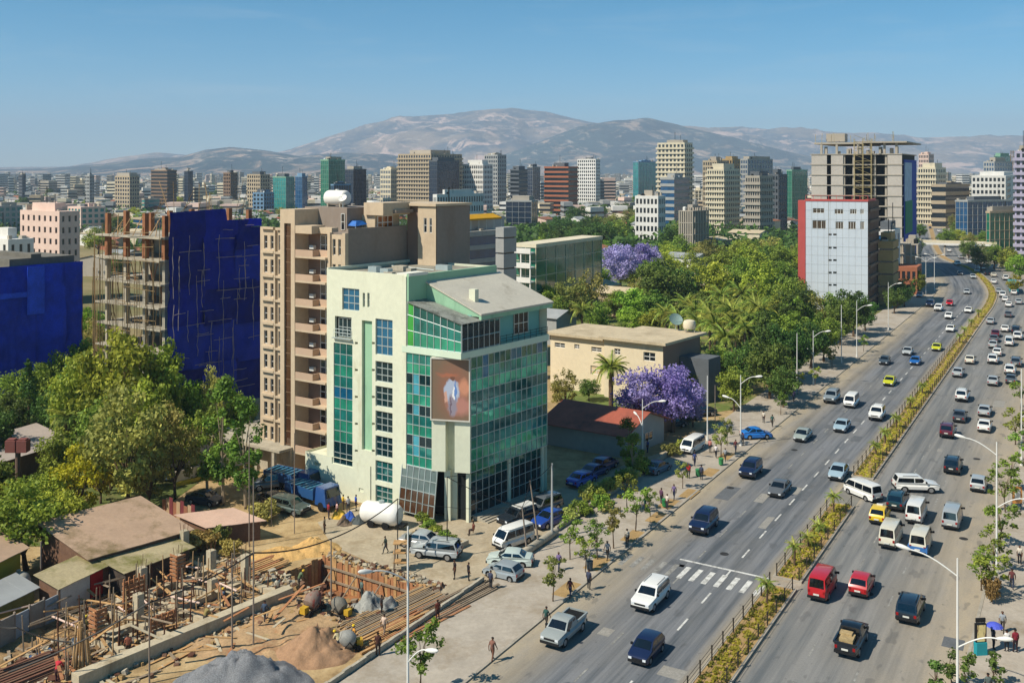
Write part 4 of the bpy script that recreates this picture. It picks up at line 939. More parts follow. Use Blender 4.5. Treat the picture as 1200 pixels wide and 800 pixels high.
M_vroof = mat('villa_roof', '#b9a98c', .9, .12, .3, fine=.08, coord='World', dirt=('#8d7d63', .25, .5, .8))
m = MB(); m.fbox(VF, -.9, us+.5, -.9, 12.6, zt+.002, zt+.42); m.build('roof', M_vroof, vl)
m = MB(); m.fbox(VF, us+.52, us+L2+.8, .4, 12.4, zt-.5, zt-.1); m.build('roof', M_vroof, vl)
m = MB(); m.fbox(VF, -5, -.05, 5, 9, 0, zt-2.5); m.build('grey_annex', w_dkgrey, vl)
dish(VF.p(4.2, 11.6, zt+.43), 1.15, R(10), 'large grey mesh satellite dish on the beige villa roof', mat('dish_teal', '#6f8580', .6, .1, 1))
tk = thing('water_tank', 'round cream water tank on legs on the beige villa roof', 'water tank', VF.p(1.6, 11.4, zt+.42))
m = MB(); m.lathe((0, 0, .5), [(.3, 0), (.95, .05), (1.05, .3), (1.05, 1.0), (.9, 1.35), (.4, 1.5), (.1, 1.52)], n=16); m.build('tank', w_cream, tk, smooth=40)
for sx, sy in ((.7, .7), (-.7, .7), (.7, -.7), (-.7, -.7)): m = MB(); m.box(sx-.08, sx+.08, sy-.08, sy+.08, 0, .55); m.build('leg', M_conc, tk)
# ------------------------------------------------------------------ low building with red-brown sheet roof
def gable(name, label, cat, O, du, dv, Lu, Lv, he, hr, wall, roofm, ov=.5, ridge='v', group=None, wins=(), door=None):
    fr = Frame(O, du, dv); t = thing(name, label, cat, (O.x, O.y, 0), group, world=True)
    c = O+du*Lu/2+dv*Lv/2; FOOT.append((c.x, c.y, math.hypot(Lu, Lv)/2))
    m = MB()
    m.fbox(fr, 0, Lu, 0, Lv, 0, he)
    if ridge == 'v':
        for v in (0, Lv): m.poly([fr.p(0, v, he), fr.p(Lu, v, he), fr.p(Lu/2, v, hr)])
    else:
        for u in (0, Lu): m.poly([fr.p(u, 0, he), fr.p(u, Lv, he), fr.p(u, Lv/2, hr)])
    m.build('wall', wall, t)
    sl = (hr-he)
    for sgn in (0, 1):
        m = MB(); th = .1
        if ridge == 'v':
            k = ov*sl/(Lu/2); a = -ov if sgn == 0 else Lu+ov
            q = [fr.p(a, -ov, he-k), fr.p(Lu/2, -ov, hr), fr.p(Lu/2, Lv+ov, hr), fr.p(a, Lv+ov, he-k)]
        else:
            k = ov*sl/(Lv/2); a = -ov if sgn == 0 else Lv+ov
            q = [fr.p(-ov, a, he-k), fr.p(-ov, Lv/2, hr), fr.p(Lu+ov, Lv/2, hr), fr.p(Lu+ov, a, he-k)]
        m.hexa([(x, y, z+.012) for x, y, z in q]+[(x, y, z+th) for x, y, z in q]); m.build('roof_slope', roofm, t)
    for (ax, s0, s1, z0, z1) in wins:
        if ax == 'u': place_window(t, O, du, NU, s0, s1, z0, z1, 2, 1, GD, FW, rec=-.03, bar=.07)
        else: place_window(t, O, dv, NV, s0, s1, z0, z1, 2, 1, GD, FW, rec=-.03, bar=.07)
    if door:
        ax, s0, s1, z1, dm = door; m = MB()
        if ax == 'u': m.fbox(fr, s0, s1, -.05, .02, .02, z1)
        else: m.fbox(fr, -.05, .02, s0, s1, .02, z1)
        m.build('door', dm, t)
    return t
M_redroof = mat('red_brown_sheet', '#98523f', .65, .12, .3, fine=.06, coord='World', dirt=('#5a3730', .3, .5, .75))
M_greyroof = mat('grey_sheet_roof', '#6d6259', .7, .15, .3, fine=.08, coord='World')
O = G(731, 537); d2 = vpdir(1400)
gable('red_roofed_hall', 'low hall with a wide red-brown sheet roof beside the glass building', 'building', O, DU, DV, 11.5, 10.0, 3.2, 5.0, w_grey, M_redroof, .9, 'u', wins=(('v', 1.5, 3.2, 1, 2.2), ('v', 5, 7, 1, 2.2)))
O = G(772, 510)
gable('tan_roofed_lodge', 'small lodge with a tan pitched roof beside the red-roofed hall', 'building', O, DU, DV, 3.6, 6, 3.0, 4.0, w_brown, mat('tan_roof', '#a8906c', .85, .15, .4, fine=.1, coord='World'), .5, 'u')
# ------------------------------------------------------------------ grey tower with red edge
O, a, b, lu, lv = corner(944, 1017, 1030, 250, vl=-2600, vr=1240); TF = Frame(O, a, b)
gt = thing('grey_panel_tower', 'light grey panelled tower with a red left edge and roof rail', 'building', (O.x, O.y, 0), world=True)
FOOT.append((O.x-6, O.y+8, 13))
TN = Vector((-a.y, a.x, 0)); hp = []
for (x0, y0, x1, y1) in ((952.5, 244, 966, 250), (978, 245, 988.5, 251), (996, 245, 1004, 251), (1008, 245, 1012.5, 251), (952, 258, 968, 268.5), (979, 259.5, 988.5, 268.5), (994, 259.5, 1003, 269), (1008, 259.5, 1013, 269)):
    p0, p1 = onplane(O, a, x0, y0), onplane(O, a, x1, y1); hp.append((p1[0], p0[0], p1[1], p0[1]))
hs = []
for y in (275, 290.5, 305, 319.5, 334, 348.5):
    for x in (972.5, 978.5):
        p = onplane(O, a, x, y); hs.append((p[0]-.45, p[0]+.45, p[1]-.22, p[1]+.28))
zt = onplane(O, a, 980, 236)[1]
M_panel = mat('pale_blue_grey_panel', '#c3c9cf', .6, .05, .2, coord='World', dirt=('#9aa0a6', .15, .6, .9))
m = MB(); wall_holes(m, O, a, 0, lu, 0, zt, hp+hs, .25, TN); m.build('front_wall', M_panel, gt)
m = MB()
for x in (971,): s = onplane(O, a, x, 300)[0]; m.fbox(TF, s-.06, s+.06, -.05, 0, 0, zt)
for i in range(1, 12): m.fbox(TF, 0, lu, -.025, 0, zt*i/12-.02, zt*i/12+.02)
for i in range(1, 10): m.fbox(TF, lu*i/10-.02, lu*i/10+.02, -.022, 0, 0, zt)
m.build('panel_joints', w_grey, gt)
for h in hp: place_window(gt, O, a, TN, *h, 3, 1, glass('tower_window', '#3a3026'), FW, rec=.15, bar=.12)
for h in hs: place_window(gt, O, a, TN, *h, 1, 1, GD, M_dark, rec=.15, bar=.05)
M_red = mat('red_cladding', '#b8524c', .6, .08, .4, coord='World')
m = MB(); m.fbox(TF, lu+.002, lu+1.9, -.1, 2.2, 0, zt+.2); m.fbox(TF, -.1, lu, -.12, .25, zt, zt+.55); m.fbox(TF, -.1, .2, .25, 12, zt, zt+.55); m.build('red_edge', M_red, gt)
m = MB(); m.fbox(TF, .02, lu+1.5, .3, lv, 0, zt-.05); m.build('side_wall', mat('tower_side_shade_brown', '#6a5040', .85, .2, .4, fine=.15, coord='World'), gt)  # side away from the sun, its shade put into the dark brown
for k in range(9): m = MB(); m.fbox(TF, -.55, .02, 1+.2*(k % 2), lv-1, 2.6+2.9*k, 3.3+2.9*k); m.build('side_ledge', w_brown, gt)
m = MB()
for i in range(9): m.tube(TF.p(lu*i/8, .1, zt+.5), TF.p(lu*i/8, .1, zt+1.5), .05, n=4)
m.tube(TF.p(0, .1, zt+1.5), TF.p(lu, .1, zt+1.5), .05, n=4); m.build('roof_rail', M_red, gt)
# ------------------------------------------------------------------ concrete tower with scaffold lift
O, a, b, lu, lv = corner(950, 1057, 1074, 322, vl=-2600, vr=1240); CF2 = Frame(O, a, b)
ct = thing('concrete_tower', 'tall unfinished concrete tower with open floors, scaffold lift and oversailing roof slab', 'building', (O.x, O.y, 0), world=True)
FOOT.append((O.x-12, O.y+10, 22))
zt = ztop(180, 322); nfl = 12; fh = zt/nfl
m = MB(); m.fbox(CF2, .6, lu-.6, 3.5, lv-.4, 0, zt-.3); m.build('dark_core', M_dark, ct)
for k in range(nfl+1): m = MB(); m.fbox(CF2, -.1, lu+.1, -.28, lv, fh*k-.32, fh*k); m.build('floor_slab', w_dkgrey if False else w_conc, ct)
def cu(px): return onplane(O, a, px, 300)[0]
for (x0, x1) in ((951, 969), (974, 988), (1040, 1057)):
    for k in range(nfl): m = MB(); m.fbox(CF2, cu(x1), cu(x0), -.1, .24, fh*k+.02, fh*k+fh-.04); m.build('infill_panel', WM('pale_block', '#b8afa4'), ct)
for x in (989, 1000, 1025, 1038): m = MB(); m.fbox(CF2, cu(x)-.3, cu(x)+.3, .3, .9, 0, zt); m.build('column', w_conc, ct)
m = MB(); m.fbox(CF2, -1.6, lu*.42, -.8, lv, zt+3.6, zt+4.1); m.fbox(CF2, lu*.42, lu-1, .5, lv, zt+3.3, zt+3.9)
for k in range(14): u = lu*rn.random(); m.fbox(CF2, u, u+rn.uniform(.3, 1.2), rn.uniform(-.6, 2), rn.uniform(2.2, 4), zt+.0, zt+rn.uniform(.8, 2.6))
for x in (962, 980, 1005, 1020, 1036, 1050): m.fbox(CF2, cu(x)-.35, cu(x)+.35, .6, 1.3, zt, zt+3.6)
m.build('roof_slab', w_conc, ct)
m = MB(); m.fbox(CF2, cu(988), cu(966), 3, 8, zt+4.2, zt+7.0); m.build('lift_housing', w_conc, ct)
m = MB(); u0, u1 = cu(1022), cu(1002)
for u in (u0, (u0+u1)/2, u1):
    for v in (-2.2, -.6): m.tube(CF2.p(u, v, 0), CF2.p(u, v, zt+5), .09, n=4)
for k in range(22):
    z = 2.2*k
    for v in (-2.2, -.6): m.tube(CF2.p(u0, v, z), CF2.p(u1, v, z), .07, n=4)
    m.tube(CF2.p(u0, -2.2, z), CF2.p(u1, -2.2, z+2.2), .05, n=4)
for k in range(16): u = rn.uniform(1, lu-1); m.tube(CF2.p(u, rn.uniform(0, 3), zt+3.5), CF2.p(u+rn.uniform(-.5, .5), rn.uniform(0, 3), zt+rn.uniform(5, 7.5)), .07, n=4)
m.build('scaffold_lift', mat('scaffold_tan', '#a3936a', .8, .2, 1), ct)
m = MB(); m.fbox(CF2, -.25, -.02, lv*.1, lv*.95, 6, zt-2); m.build('blue_wrap', netmat('wrap_blue', '#1a3f9c'), ct)
m = MB(); m.fbox(CF2, -.5, -.27, lv*.15, lv*.6, 15, 26); m.build('green_banner', netmat('wrap_green', '#1f7a55'), ct)
m = MB(); m.fbox(CF2, -.5, -.27, lv*.1, lv*.55, 26.05, zt-3); m.build('pale_banner', netmat('wrap_pale', '#9fb4c8'), ct)
# podium and small blocks beside the bend of the avenue
cblock('tan_shop_block', 'narrow tan block with plain side wall beside the grey panel tower', 'building', 1030, 1046, 1052, 285, 262, 5, 3, 2, w_ochre, g_dk, 'bands', vl=-2600, vr=1240, bf=.85, seed=11)
cblock('blue_panel_shop', 'small white and blue shop block under the concrete tower', 'building', 1028, 1046, 1054, 272, 285, 4, 3, 2, w_white, g_blue, 'grid', vl=-2600, vr=1240, seed=12)
cblock('open_frame_block', 'low unfinished frame of concrete and orange brick by the bend of the avenue', 'building', 1052, 1076, 1080, 286, 298, 4, 3, 2, w_conc, g_dk, 'skeleton', vl=-2600, vr=1240, seed=13)
cblock('brick_podium', 'orange brick podium shop row beside the avenue bend', 'building', 1050, 1074, 1079, 315, 283, 2, 4, 2, w_brick, g_dk, 'grid', vl=-2600, vr=1240, seed=14, extras=False)
# ------------------------------------------------------------------ foot bridge over the far road
fb = thing('foot_bridge', 'concrete foot bridge crossing the avenue beyond the bend', 'bridge', G(1100, 300), world=True)
p0, p1 = at(1076, 284, 412), at(1168, 281, 400); d = (p1-p0).normalized(); d.z = 0; n = Vector((-d.y, d.x, 0)); BRF = Frame(p0, d, n); Lb = (p1-p0).length
m = MB(); m.fbox(BRF, 0, Lb, -1.4, 1.4, 4.9, 5.7); m.build('deck', w_white, fb)
for v in (-1.38, 1.3): m = MB(); m.fbox(BRF, 0, Lb, v, v+.08, 5.7, 6.7); m.build('parapet', w_cream, fb)
for u in (.5, Lb*.33, Lb*.62, Lb-.8): m = MB(); m.fbox(BRF, u, u+.6, -.6, .6, 0, 4.9); m.build('pier', w_conc, fb)
# ------------------------------------------------------------------ blocks on the right edge
cblock('white_ribbon_block', 'white block with long window rows beyond the foot bridge', 'building', 1139, 1178, 1196, 207, 560, 9, 8, 3, w_white, g_dk, 'grid', vl=-2600, vr=1240, seed=15)
cblock('blue_glass_block', 'low dark blue glass block with a pale end wall', 'building', 1120, 1134, 1186, 236, 480, 6, 3, 9, w_grey, g_blue, 'glass', vl=-900, vr=3500, seed=16)
cblock('green_glass_block', 'small green glass block with a tan frame near the foot bridge', 'building', 1156, 1160, 1194, 249, 400, 5, 1, 6, w_tan, g_green, 'glass', vl=-900, vr=3500, seed=17)
cblock('lilac_balcony_tower', 'lilac grey tower with balconies at the right side of the avenue', 'building', 1190, 1230, 1260, 178, 390, 15, 6, 3, WM('lilac', '#aaa3b5'), g_dk, 'balcony', vl=-2600, vr=1240, seed=18)
# ------------------------------------------------------------------ named towers of the skyline
LM = [
 ('green_glass_tower', 'slim teal green glass tower on the skyline', 376, 385, 404, 188, 620, 14, 3, 5, w_green, g_green, 'glass'),
 ('navy_block', 'squat navy glass block at the foot of the teal tower', 388, 391, 411, 217, 600, 7, 2, 5, w_blue, g_navy, 'glass'),
 ('striped_slab', 'dark slab tower with one white vertical stripe', 403, 414, 429, 199, 700, 12, 3, 3, w_dkgrey, g_navy, 'glass'),
 ('stepped_flats', 'cream stepped flats beside the striped slab', 446, 458, 472, 199, 720, 10, 4, 4, w_cream, g_blue, 'grid'),
 ('twin_core_complex', 'brown complex with cream balconies and navy netted side', 467, 505, 541, 181, 680, 16, 9, 8, w_tan, g_navy, 'balcony'),
 ('navy_wrapped_tower', 'navy wrapped tower standing before the brown complex', 503, 512, 538, 189, 660, 14, 3, 6, w_dkgrey, g_navy, 'glass'),
 ('white_grid_hotel', 'white hotel with a regular grid of windows', 540, 566, 577, 193, 700, 11, 8, 4, w_white, g_dk, 'grid'),
 ('grey_tower', 'grey tower with dark side standing behind the white hotel', 568, 583, 593, 182, 800, 14, 4, 3, w_grey, g_navy, 'grid'),
 ('open_grid_block', 'long low white open concrete grid', 508, 512, 566, 229, 470, 5, 2, 12, w_white, g_dk, 'grid'),
 ('orange_brick_block', 'orange brick block with ribbon windows and dark side', 638, 666, 677, 196, 700, 11, 6, 3, w_brick, g_dk, 'bands'),
 ('white_flats', 'white flats behind the orange brick block', 677, 698, 703, 187, 900, 14, 6, 3, w_white, g_dk, 'grid'),
 ('teal_office', 'teal glass office between the orange brick block and the tall tower', 742, 748, 770, 190, 900, 12, 3, 5, w_blue, g_teal, 'glass'),
 ('tall_cream_tower', 'tallest cream tower with horizontal balconies on the skyline', 771, 802, 811, 168, 640, 17, 5, 3, w_cream, g_dk, 'balcony'),
 ('grey_blue_block', 'plain grey blue sided block in front of the tall cream tower', 774, 790, 808, 209, 560, 8, 3, 4, w_grey, g_blue, 'bands'),
 ('white_walkup', 'white six-storey walk-up with small dark windows', 745, 771, 779, 231, 430, 6, 4, 3, w_white, g_dk, 'grid'),
 ('bare_frame', 'bare concrete frame near the white walk-up', 795, 812, 831, 247, 400, 4, 4, 4, w_conc, g_dk, 'skeleton'),
 ('tan_flats', 'tan flats with brown roof storey', 824, 840, 852, 189, 620, 13, 4, 4, w_tan, g_dk, 'grid'),
 ('cream_flats', 'cream flats with many balconies', 829, 848, 866, 199, 540, 12, 5, 5, w_cream, g_dk, 'balcony'),
 ('brown_block', 'brown block rising behind the cream flats', 846, 858, 869, 187, 700, 12, 3, 3, w_ochre, g_dk, 'grid'),
 ('grey_slab', 'grey slab block with blue glazed end', 868, 876, 905, 187, 660, 13, 3, 6, w_grey, g_blue, 'grid'),
 ('stone_flats', 'stone coloured flats with deep loggias', 874, 890, 905, 207, 520, 9, 4, 4, w_conc, g_dk, 'balcony'),
 ('left_brown_tower', 'brown banded tower at the left of the skyline', 177, 196, 207, 200, 800, 12, 4, 3, w_brown, g_dk, 'bands'),
 ('left_dark_tower', 'dark glass tower above the left suburbs', 216, 220, 226, 201, 900, 11, 2, 2, w_dkgrey, g_navy, 'glass'),
 ('left_navy_block', 'navy and tan block above the left suburbs', 135, 152, 163, 207, 760, 10, 4, 3, w_tan, g_navy, 'grid'),
 ('left_slim_tower', 'slim grey tower above the left suburbs', 100, 105, 110, 206, 850, 10, 2, 2, w_grey, g_dk, 'grid'),
 ('distant_dark_block', 'dark block near the left hills', 22, 26, 30, 205, 1000, 9, 2, 2, w_dkgrey, g_navy, 'grid'),
 ('blue_office_pair', 'pale blue glazed office on the left skyline', 320, 335, 345, 208, 750, 9, 4, 3, w_green, g_teal, 'glass'),
 ('blue_office_pair', 'sky blue glazed office next to the pale one on the left skyline', 346, 354, 360, 207, 740, 9, 3, 2, w_blue, g_blue, 'glass'),
 ('brown_flats', 'brown flats with dark windows on the left skyline', 262, 270, 278, 203, 820, 11, 3, 2, w_brown, g_dk, 'grid'),
 ('brown_netted_block', 'tan block with green netting on the left skyline', 290, 305, 316, 205, 780, 10, 4, 3, w_tan, g_dk, 'grid'),
 ('grey_flats', 'grey flats between the white hotel and the orange brick block', 598, 608, 618, 199, 760, 11, 3, 3, w_dkgrey, g_dk, 'bands'),
 ('dark_twin_block', 'dark narrow block between the white hotel and the orange brick block', 618, 624, 633, 196, 900, 11, 2, 3, w_grey, g_navy, 'glass'),
 ('pink_tower', 'pink tower beyond the right-hand road', 1077, 1088, 1094, 181, 900, 12, 4, 3, w_pink, g_dk, 'grid'),
 ('tan_windowed_block', 'tan block with dark balconies beyond the right-hand road', 1076, 1096, 1108, 197, 640, 10, 5, 4, w_cream, g_dk, 'balcony'),
 ('low_tan_hall', 'low tan hall with an arched dark doorway beyond the bridge', 1092, 1108, 1136, 217, 600, 5, 3, 5, w_tan, g_dk, 'bands'),
 ('grey_office_right', 'grey office with blue windows behind the white ribbon block', 1153, 1165, 1186, 190, 700, 12, 3, 5, w_grey, g_blue, 'grid'),
 ('green_roofed_block', 'block under green netting at the right skyline', 1165, 1172, 1184, 183, 800, 12, 2, 3, w_green, g_green, 'glass'),
 ('brown_block_right', 'brown frame block at the right skyline', 1184, 1200, 1215, 178, 760, 13, 4, 4, w_brown, g_dk, 'skeleton'),
 ('dark_block_right', 'dark grey block left of the concrete tower', 899, 912, 922, 205, 560, 9, 3, 3, w_dkgrey, g_dk, 'grid'),
 ('green_glass_right', 'green glass block left of the concrete tower', 922, 928, 946, 200, 640, 10, 2, 4, w_green, g_green, 'glass'),
]
for i, (n, l, xl, xc, xr, y, Z, nf, nu, nv, wm, gm, st) in enumerate(LM):
    vl_, vr_ = (-1110, 1530) if xc < 800 else (-1800, 1900)
    nu, nv = int(nu*1.5), int(nv*1.5)
    cblock(n, l, 'building', xl, xc, xr, y, Z, nf, nu, nv, wm, gm, st, vl=vl_, vr=vr_, seed=40+i)
# ------------------------------------------------------------------ the rest of the town
rc = random.Random(77)
walls = [('white', w_white), ('cream', w_cream), ('tan', w_tan), ('grey', w_grey), ('brown', w_brown), ('pink', w_pink), ('brick red', w_brick), ('concrete', w_conc), ('white', w_white), ('cream', w_cream), ('blue', w_blue)]
M_rust = mat('rusty_sheet', '#8a5b43', .8, .25, .3, fine=.1, coord='World'); M_zinc = mat('zinc_sheet', '#9c9d9b', .55, .15, .3, metal=.2, coord='World')
def free(P, r):
    for x, y, q in FOOT:
        if (P.x-x)**2+(P.y-y)**2 < (r+q)**2: return False
    return True
def near_road(P, w=30):
    t, s = road_st(P); return abs(s) < w and t < TMAX-5
for i, (x, y, w_, d_, he, wn, wm, rm, rw) in enumerate([(705, 362, 9, 7, 3.2, 'cream', w_cream, M_vroof, 'pale'), (735, 372, 8, 6, 3.2, 'tan', w_tan, M_vroof, 'pale'), (668, 362, 8, 7, 3.2, 'pink', w_pink, M_rust, 'rust red'), (652, 405, 7, 6, 3.2, 'grey', w_grey, M_zinc, 'zinc'), (860, 352, 10, 8, 4, 'cream', w_cream, M_vroof, 'pale'), (815, 325, 9, 8, 4, 'white', w_white, M_zinc, 'zinc'), (845, 300, 10, 8, 4, 'tan', w_tan, M_vroof, 'pale'), (890, 290, 12, 9, 4, 'cream', w_cream, M_vroof, 'pale'), (700, 312, 9, 8, 4, 'pink', w_pink, M_rust, 'rust red'), (765, 280, 10, 8, 5, 'white', w_white, M_zinc, 'zinc'), (735, 265, 11, 9, 5, 'cream', w_cream, M_rust, 'rust red'), (690, 258, 11, 9, 5, 'white', w_white, M_zinc, 'zinc'), (830, 275, 11, 9, 4, 'white', w_white, M_vroof, 'pale'), (870, 268, 12, 9, 5, 'tan', w_tan, M_zinc, 'zinc'), (905, 275, 12, 9, 5, 'cream', w_cream, M_rust, 'rust red'), (620, 262, 12, 9, 6, 'blue', w_blue, M_zinc, 'zinc'), (640, 270, 10, 8, 4, 'pink', w_pink, M_rust, 'rust red')]):
    gable('garden_house', f'{wn} house with a {rw} roof half hidden by the {"park" if y > 300 else "wooded belt"} trees', 'house', G(x, y), DU, DV, w_*1.25, d_*1.2, he+2.6, he+3.8, wm, rm, .5, 'u' if i % 2 else 'v', group='houses among the park trees', wins=(('u', 1, 2.4, 1, 2.2), ('u', 4, 5.4, 1, 2.2)))
count = 0; tries = 0
NUMW = {1: 'one', 2: 'two', 3: 'three', 4: 'four', 5: 'five', 6: 'six', 7: 'seven', 8: 'eight', 9: 'nine', 10: 'ten'}
while count < 290 and tries < 12000:
    tries += 1
    py = rc.uniform(226, 262) if rc.random() < .6 else rc.uniform(255, 330)
    px = rc.uniform(-60, 1260); P = G(px, py); Z = P.y
    if Z < 190 or Z > 1700: continue
    if 640 < px < 940 and py > 275: continue
    if px > 940 and py > 280: continue
    big = rc.random() < (.16 if Z > 520 else .0)
    w_, d_ = (rc.uniform(9, 15), rc.uniform(9, 14)) if big else (rc.uniform(6, 13), rc.uniform(6, 12))
    if not free(P, max(w_, d_)*.75) or near_road(P): continue
    if Z < 330 and 400 < px < 650: continue
    ang = rc.choice([0, .12, -.1, .3]); du = Matrix.Rotation(ang, 3, 'Z') @ DU; dv = Matrix.Rotation(ang, 3, 'Z') @ DV
    wn, wm = rc.choice(walls); grp = 'ordinary houses and blocks of the wider town'
    if big:
        nf = rc.randint(3, 7); st = rc.choice(['grid', 'grid', 'bands', 'balcony', 'skeleton' if rc.random() < .5 else 'grid', 'glass'])
        gm = rc.choice([g_dk, g_dk, g_blue, g_navy, g_teal]); 
        word = {'grid': 'with rows of windows', 'bands': 'with ribbon windows', 'balcony': 'with projecting balconies', 'skeleton': 'left as an open frame', 'glass': 'with glazed walls'}[st]
        block('town_block', f'{wn} {NUMW[nf]}-storey block {word} in the wider town', 'building', P, du, dv, w_, d_, nf*3.1, nf, max(2, int(w_/3)), max(2, int(d_/3)), wm, gm, st, group=grp, seed=count)
    else:
        rm, rn_ = rc.choice([(M_rust, 'rust red'), (M_zinc, 'zinc'), (M_zinc, 'zinc'), (M_redroof, 'red-brown'), (M_vroof, 'pale')])
        he = rc.choice([3, 3, 5.8, 6]); 
        gable('town_house', f'small {wn} {"two-storey " if he > 4 else ""}house with a {rn_} pitched roof in the wider town', 'house', P, du, dv, w_, d_, he, he+rc.uniform(1, 2), wm, rm, .4, rc.choice(['u', 'v']), group=grp, wins=(('u', 1, 2.2, 1, 2.2), ('u', 3.2, 4.4, 1, 2.2)) if Z < 420 else ())
    count += 1
for i, (t, s, w_, d_, nf, wn, wm) in enumerate(((-8, 33, 16, 18, 3, 'cream', w_cream), (22, 34, 14, 18, 4, 'white', w_white), (52, 34, 18, 20, 3, 'grey', w_grey), (84, 34, 16, 20, 5, 'tan', w_tan), (116, 34, 18, 22, 4, 'pink', w_pink))):
    P = road(t, s); block('roadside_block', f'{wn} shop block of {NUMW[nf]} storeys facing the right-hand pavement', 'building', P, RD, Vector((RD.y, -RD.x, 0)), w_, d_, nf*3.3, nf, 6, 6, wm, g_dk, 'grid', group='shops behind the right-hand pavement', seed=90+i)
# the far town that reads as one mass
def far_town():
    r = np.random.RandomState(5); n = 11000
    mb = MB(); mats = [w_white, w_cream, w_white, w_grey, w_pink, w_tan, M_zinc, w_cream, w_conc]
    for i in range(n):
        Z = 1.0/r.uniform(1/4600., 1/620.) if r.rand() < .6 else r.uniform(1100, 5200); X = r.uniform(-.62, .62)*Z
        w, d = r.uniform(6, 15, 2); h = r.uniform(3, 8) if r.rand() < .88 else r.uniform(9, 30)
        if Z > 2600: h = min(h, 20)
        if h > 12: w *= .9
        if Z < 1500 and (not free(Vector((X, Z, 0)), 9) or near_road(Vector((X, Z, 0)), 30)): continue
        if Z < 900 and h > 16: h = 12.0
        a = r.choice([.1, -.3, .5, .0]); c, s = math.cos(a), math.sin(a); k = r.randint(0, 9); k2 = r.choice([5, 6, 6, 0, 3])
        b = len(mb.v)
        for z in (0, h):
            for sx, sy in ((-1, -1), (1, -1), (1, 1), (-1, 1)): mb.v.append((X+(c*sx*w-s*sy*d)/2, Z+(s*sx*w+c*sy*d)/2, z))
        for q in ((0,1,5,4),(1,2,6,5),(2,3,7,6),(3,0,4,7)): mb.f.append(tuple(b+i_ for i_ in q)); mb.m.append(int(k))
        mb.f.append((b+4, b+5, b+6, b+7)); mb.m.append(int(k2 if h < 10 else k))
        if h > 10:                                       # window bands
            nf = int(h/3.2)
            for j in range(nf):
                zz = 1.2+3.2*j; b = len(mb.v)
                for z in (zz, zz+1.4):
                    for sx, sy in ((-1, -1), (1, -1), (1, 1), (-1, 1)): mb.v.append((X+(c*sx*(w+.3)-s*sy*(d+.3))/2, Z+(s*sx*(w+.3)+c*sy*(d+.3))/2, z))
                for q in ((0,1,5,4),(1,2,6,5),(2,3,7,6),(3,0,4,7)): mb.f.append(tuple(b+i_ for i_ in q)); mb.m.append(9)
    o = mb.build('distant_town', mats+[g_dk]); tag(o, 'far-off spread of small houses and blocks below the hills', 'distant town', kind='stuff')
far_town()
# ================================================================== TREES AND PLANTS
L_mid = leafmat('leaf_mid', '#43591e', '#9ab044'); L_dark = leafmat('leaf_dark', '#2c431c', '#6b873a'); L_bright = leafmat('leaf_bright', '#526f20', '#b4c648')
L_olive = leafmat('leaf_olive', '#60662c', '#b5b25c'); L_yellow = leafmat('leaf_yellow', '#6a6a16', '#c9b52a', hue=.015); L_jac = leafmat('blossom_violet', '#6d5aa3', '#b5a8d8', hue=.01, trans=.35); L_jac2 = leafmat('blossom_pale_violet', '#7d739f', '#b9b0d8', hue=.01, trans=.3)
L_conif = leafmat('needle', '#22381a', '#5a7a2e'); L_palm = leafmat('frond', '#475f20', '#a5b04c'); L_dry = leafmat('leaf_dry', '#7a6a35', '#b9a55c'); L_silver = leafmat('leaf_silver', '#4b5b33', '#a5ad78')
M_bark = mat('bark', '#5e4c3a', .95, .25, 2, fine=.2, bump=.5); M_barkp = mat('pale_bark', '#93826a', .9, .2, 2, fine=.15)
def leaf_mesh(name, cents, rad, per, size, m, seed, up=.35, flat=1.0, varr=None, aspect=1.0, droop=0):
    """leaf clumps: per leaf-sized faces spread over each clump centre"""
    r = np.random.RandomState(seed); n = len(cents)*per
    cl = np.repeat(np.arange(len(cents)), per); c = np.asarray(cents, float)[cl]; R_ = np.asarray(rad, float)[cl]
    d = r.normal(size=(n, 3)); d /= np.linalg.norm(d, axis=1)[:, None]
    rr = R_*(r.rand(n)**.45); P = c+d*rr[:, None]*np.array([1, 1, flat])
    nrm = d*.7+r.normal(size=(n, 3))*.6+np.array([0, 0, up]); nrm /= np.linalg.norm(nrm, axis=1)[:, None]
    t = np.cross(nrm, r.normal(size=(n, 3))); t /= np.linalg.norm(t, axis=1)[:, None]; b = np.cross(nrm, t)
    s = size*(.6+.8*r.rand(n))[:, None]
    V = np.stack([P-t*s*.5*aspect, P-b*s*.34, P+t*s*.5*aspect-np.array([0, 0, droop])*s, P+b*s*.34], 1).reshape(-1, 3)
    me = bpy.data.meshes.new(name); me.vertices.add(4*n); me.vertices.foreach_set('co', V.ravel().astype(np.float32))
    me.loops.add(4*n); me.loops.foreach_set('vertex_index', np.arange(4*n, dtype=np.int32))
    me.polygons.add(n); me.polygons.foreach_set('loop_start', np.arange(0, 4*n, 4, dtype=np.int32)); me.polygons.foreach_set('loop_total', np.full(n, 4, np.int32))
    me.update(calc_edges=True)
    a = me.attributes.new('var', 'FLOAT', 'FACE'); cv = r.rand(len(cents))[cl] if varr is None else np.asarray(varr)[cl]
    a.data.foreach_set('value', np.clip(.55*cv+.45*r.rand(n), 0, 1).astype(np.float32))
    me.materials.append(m); return me
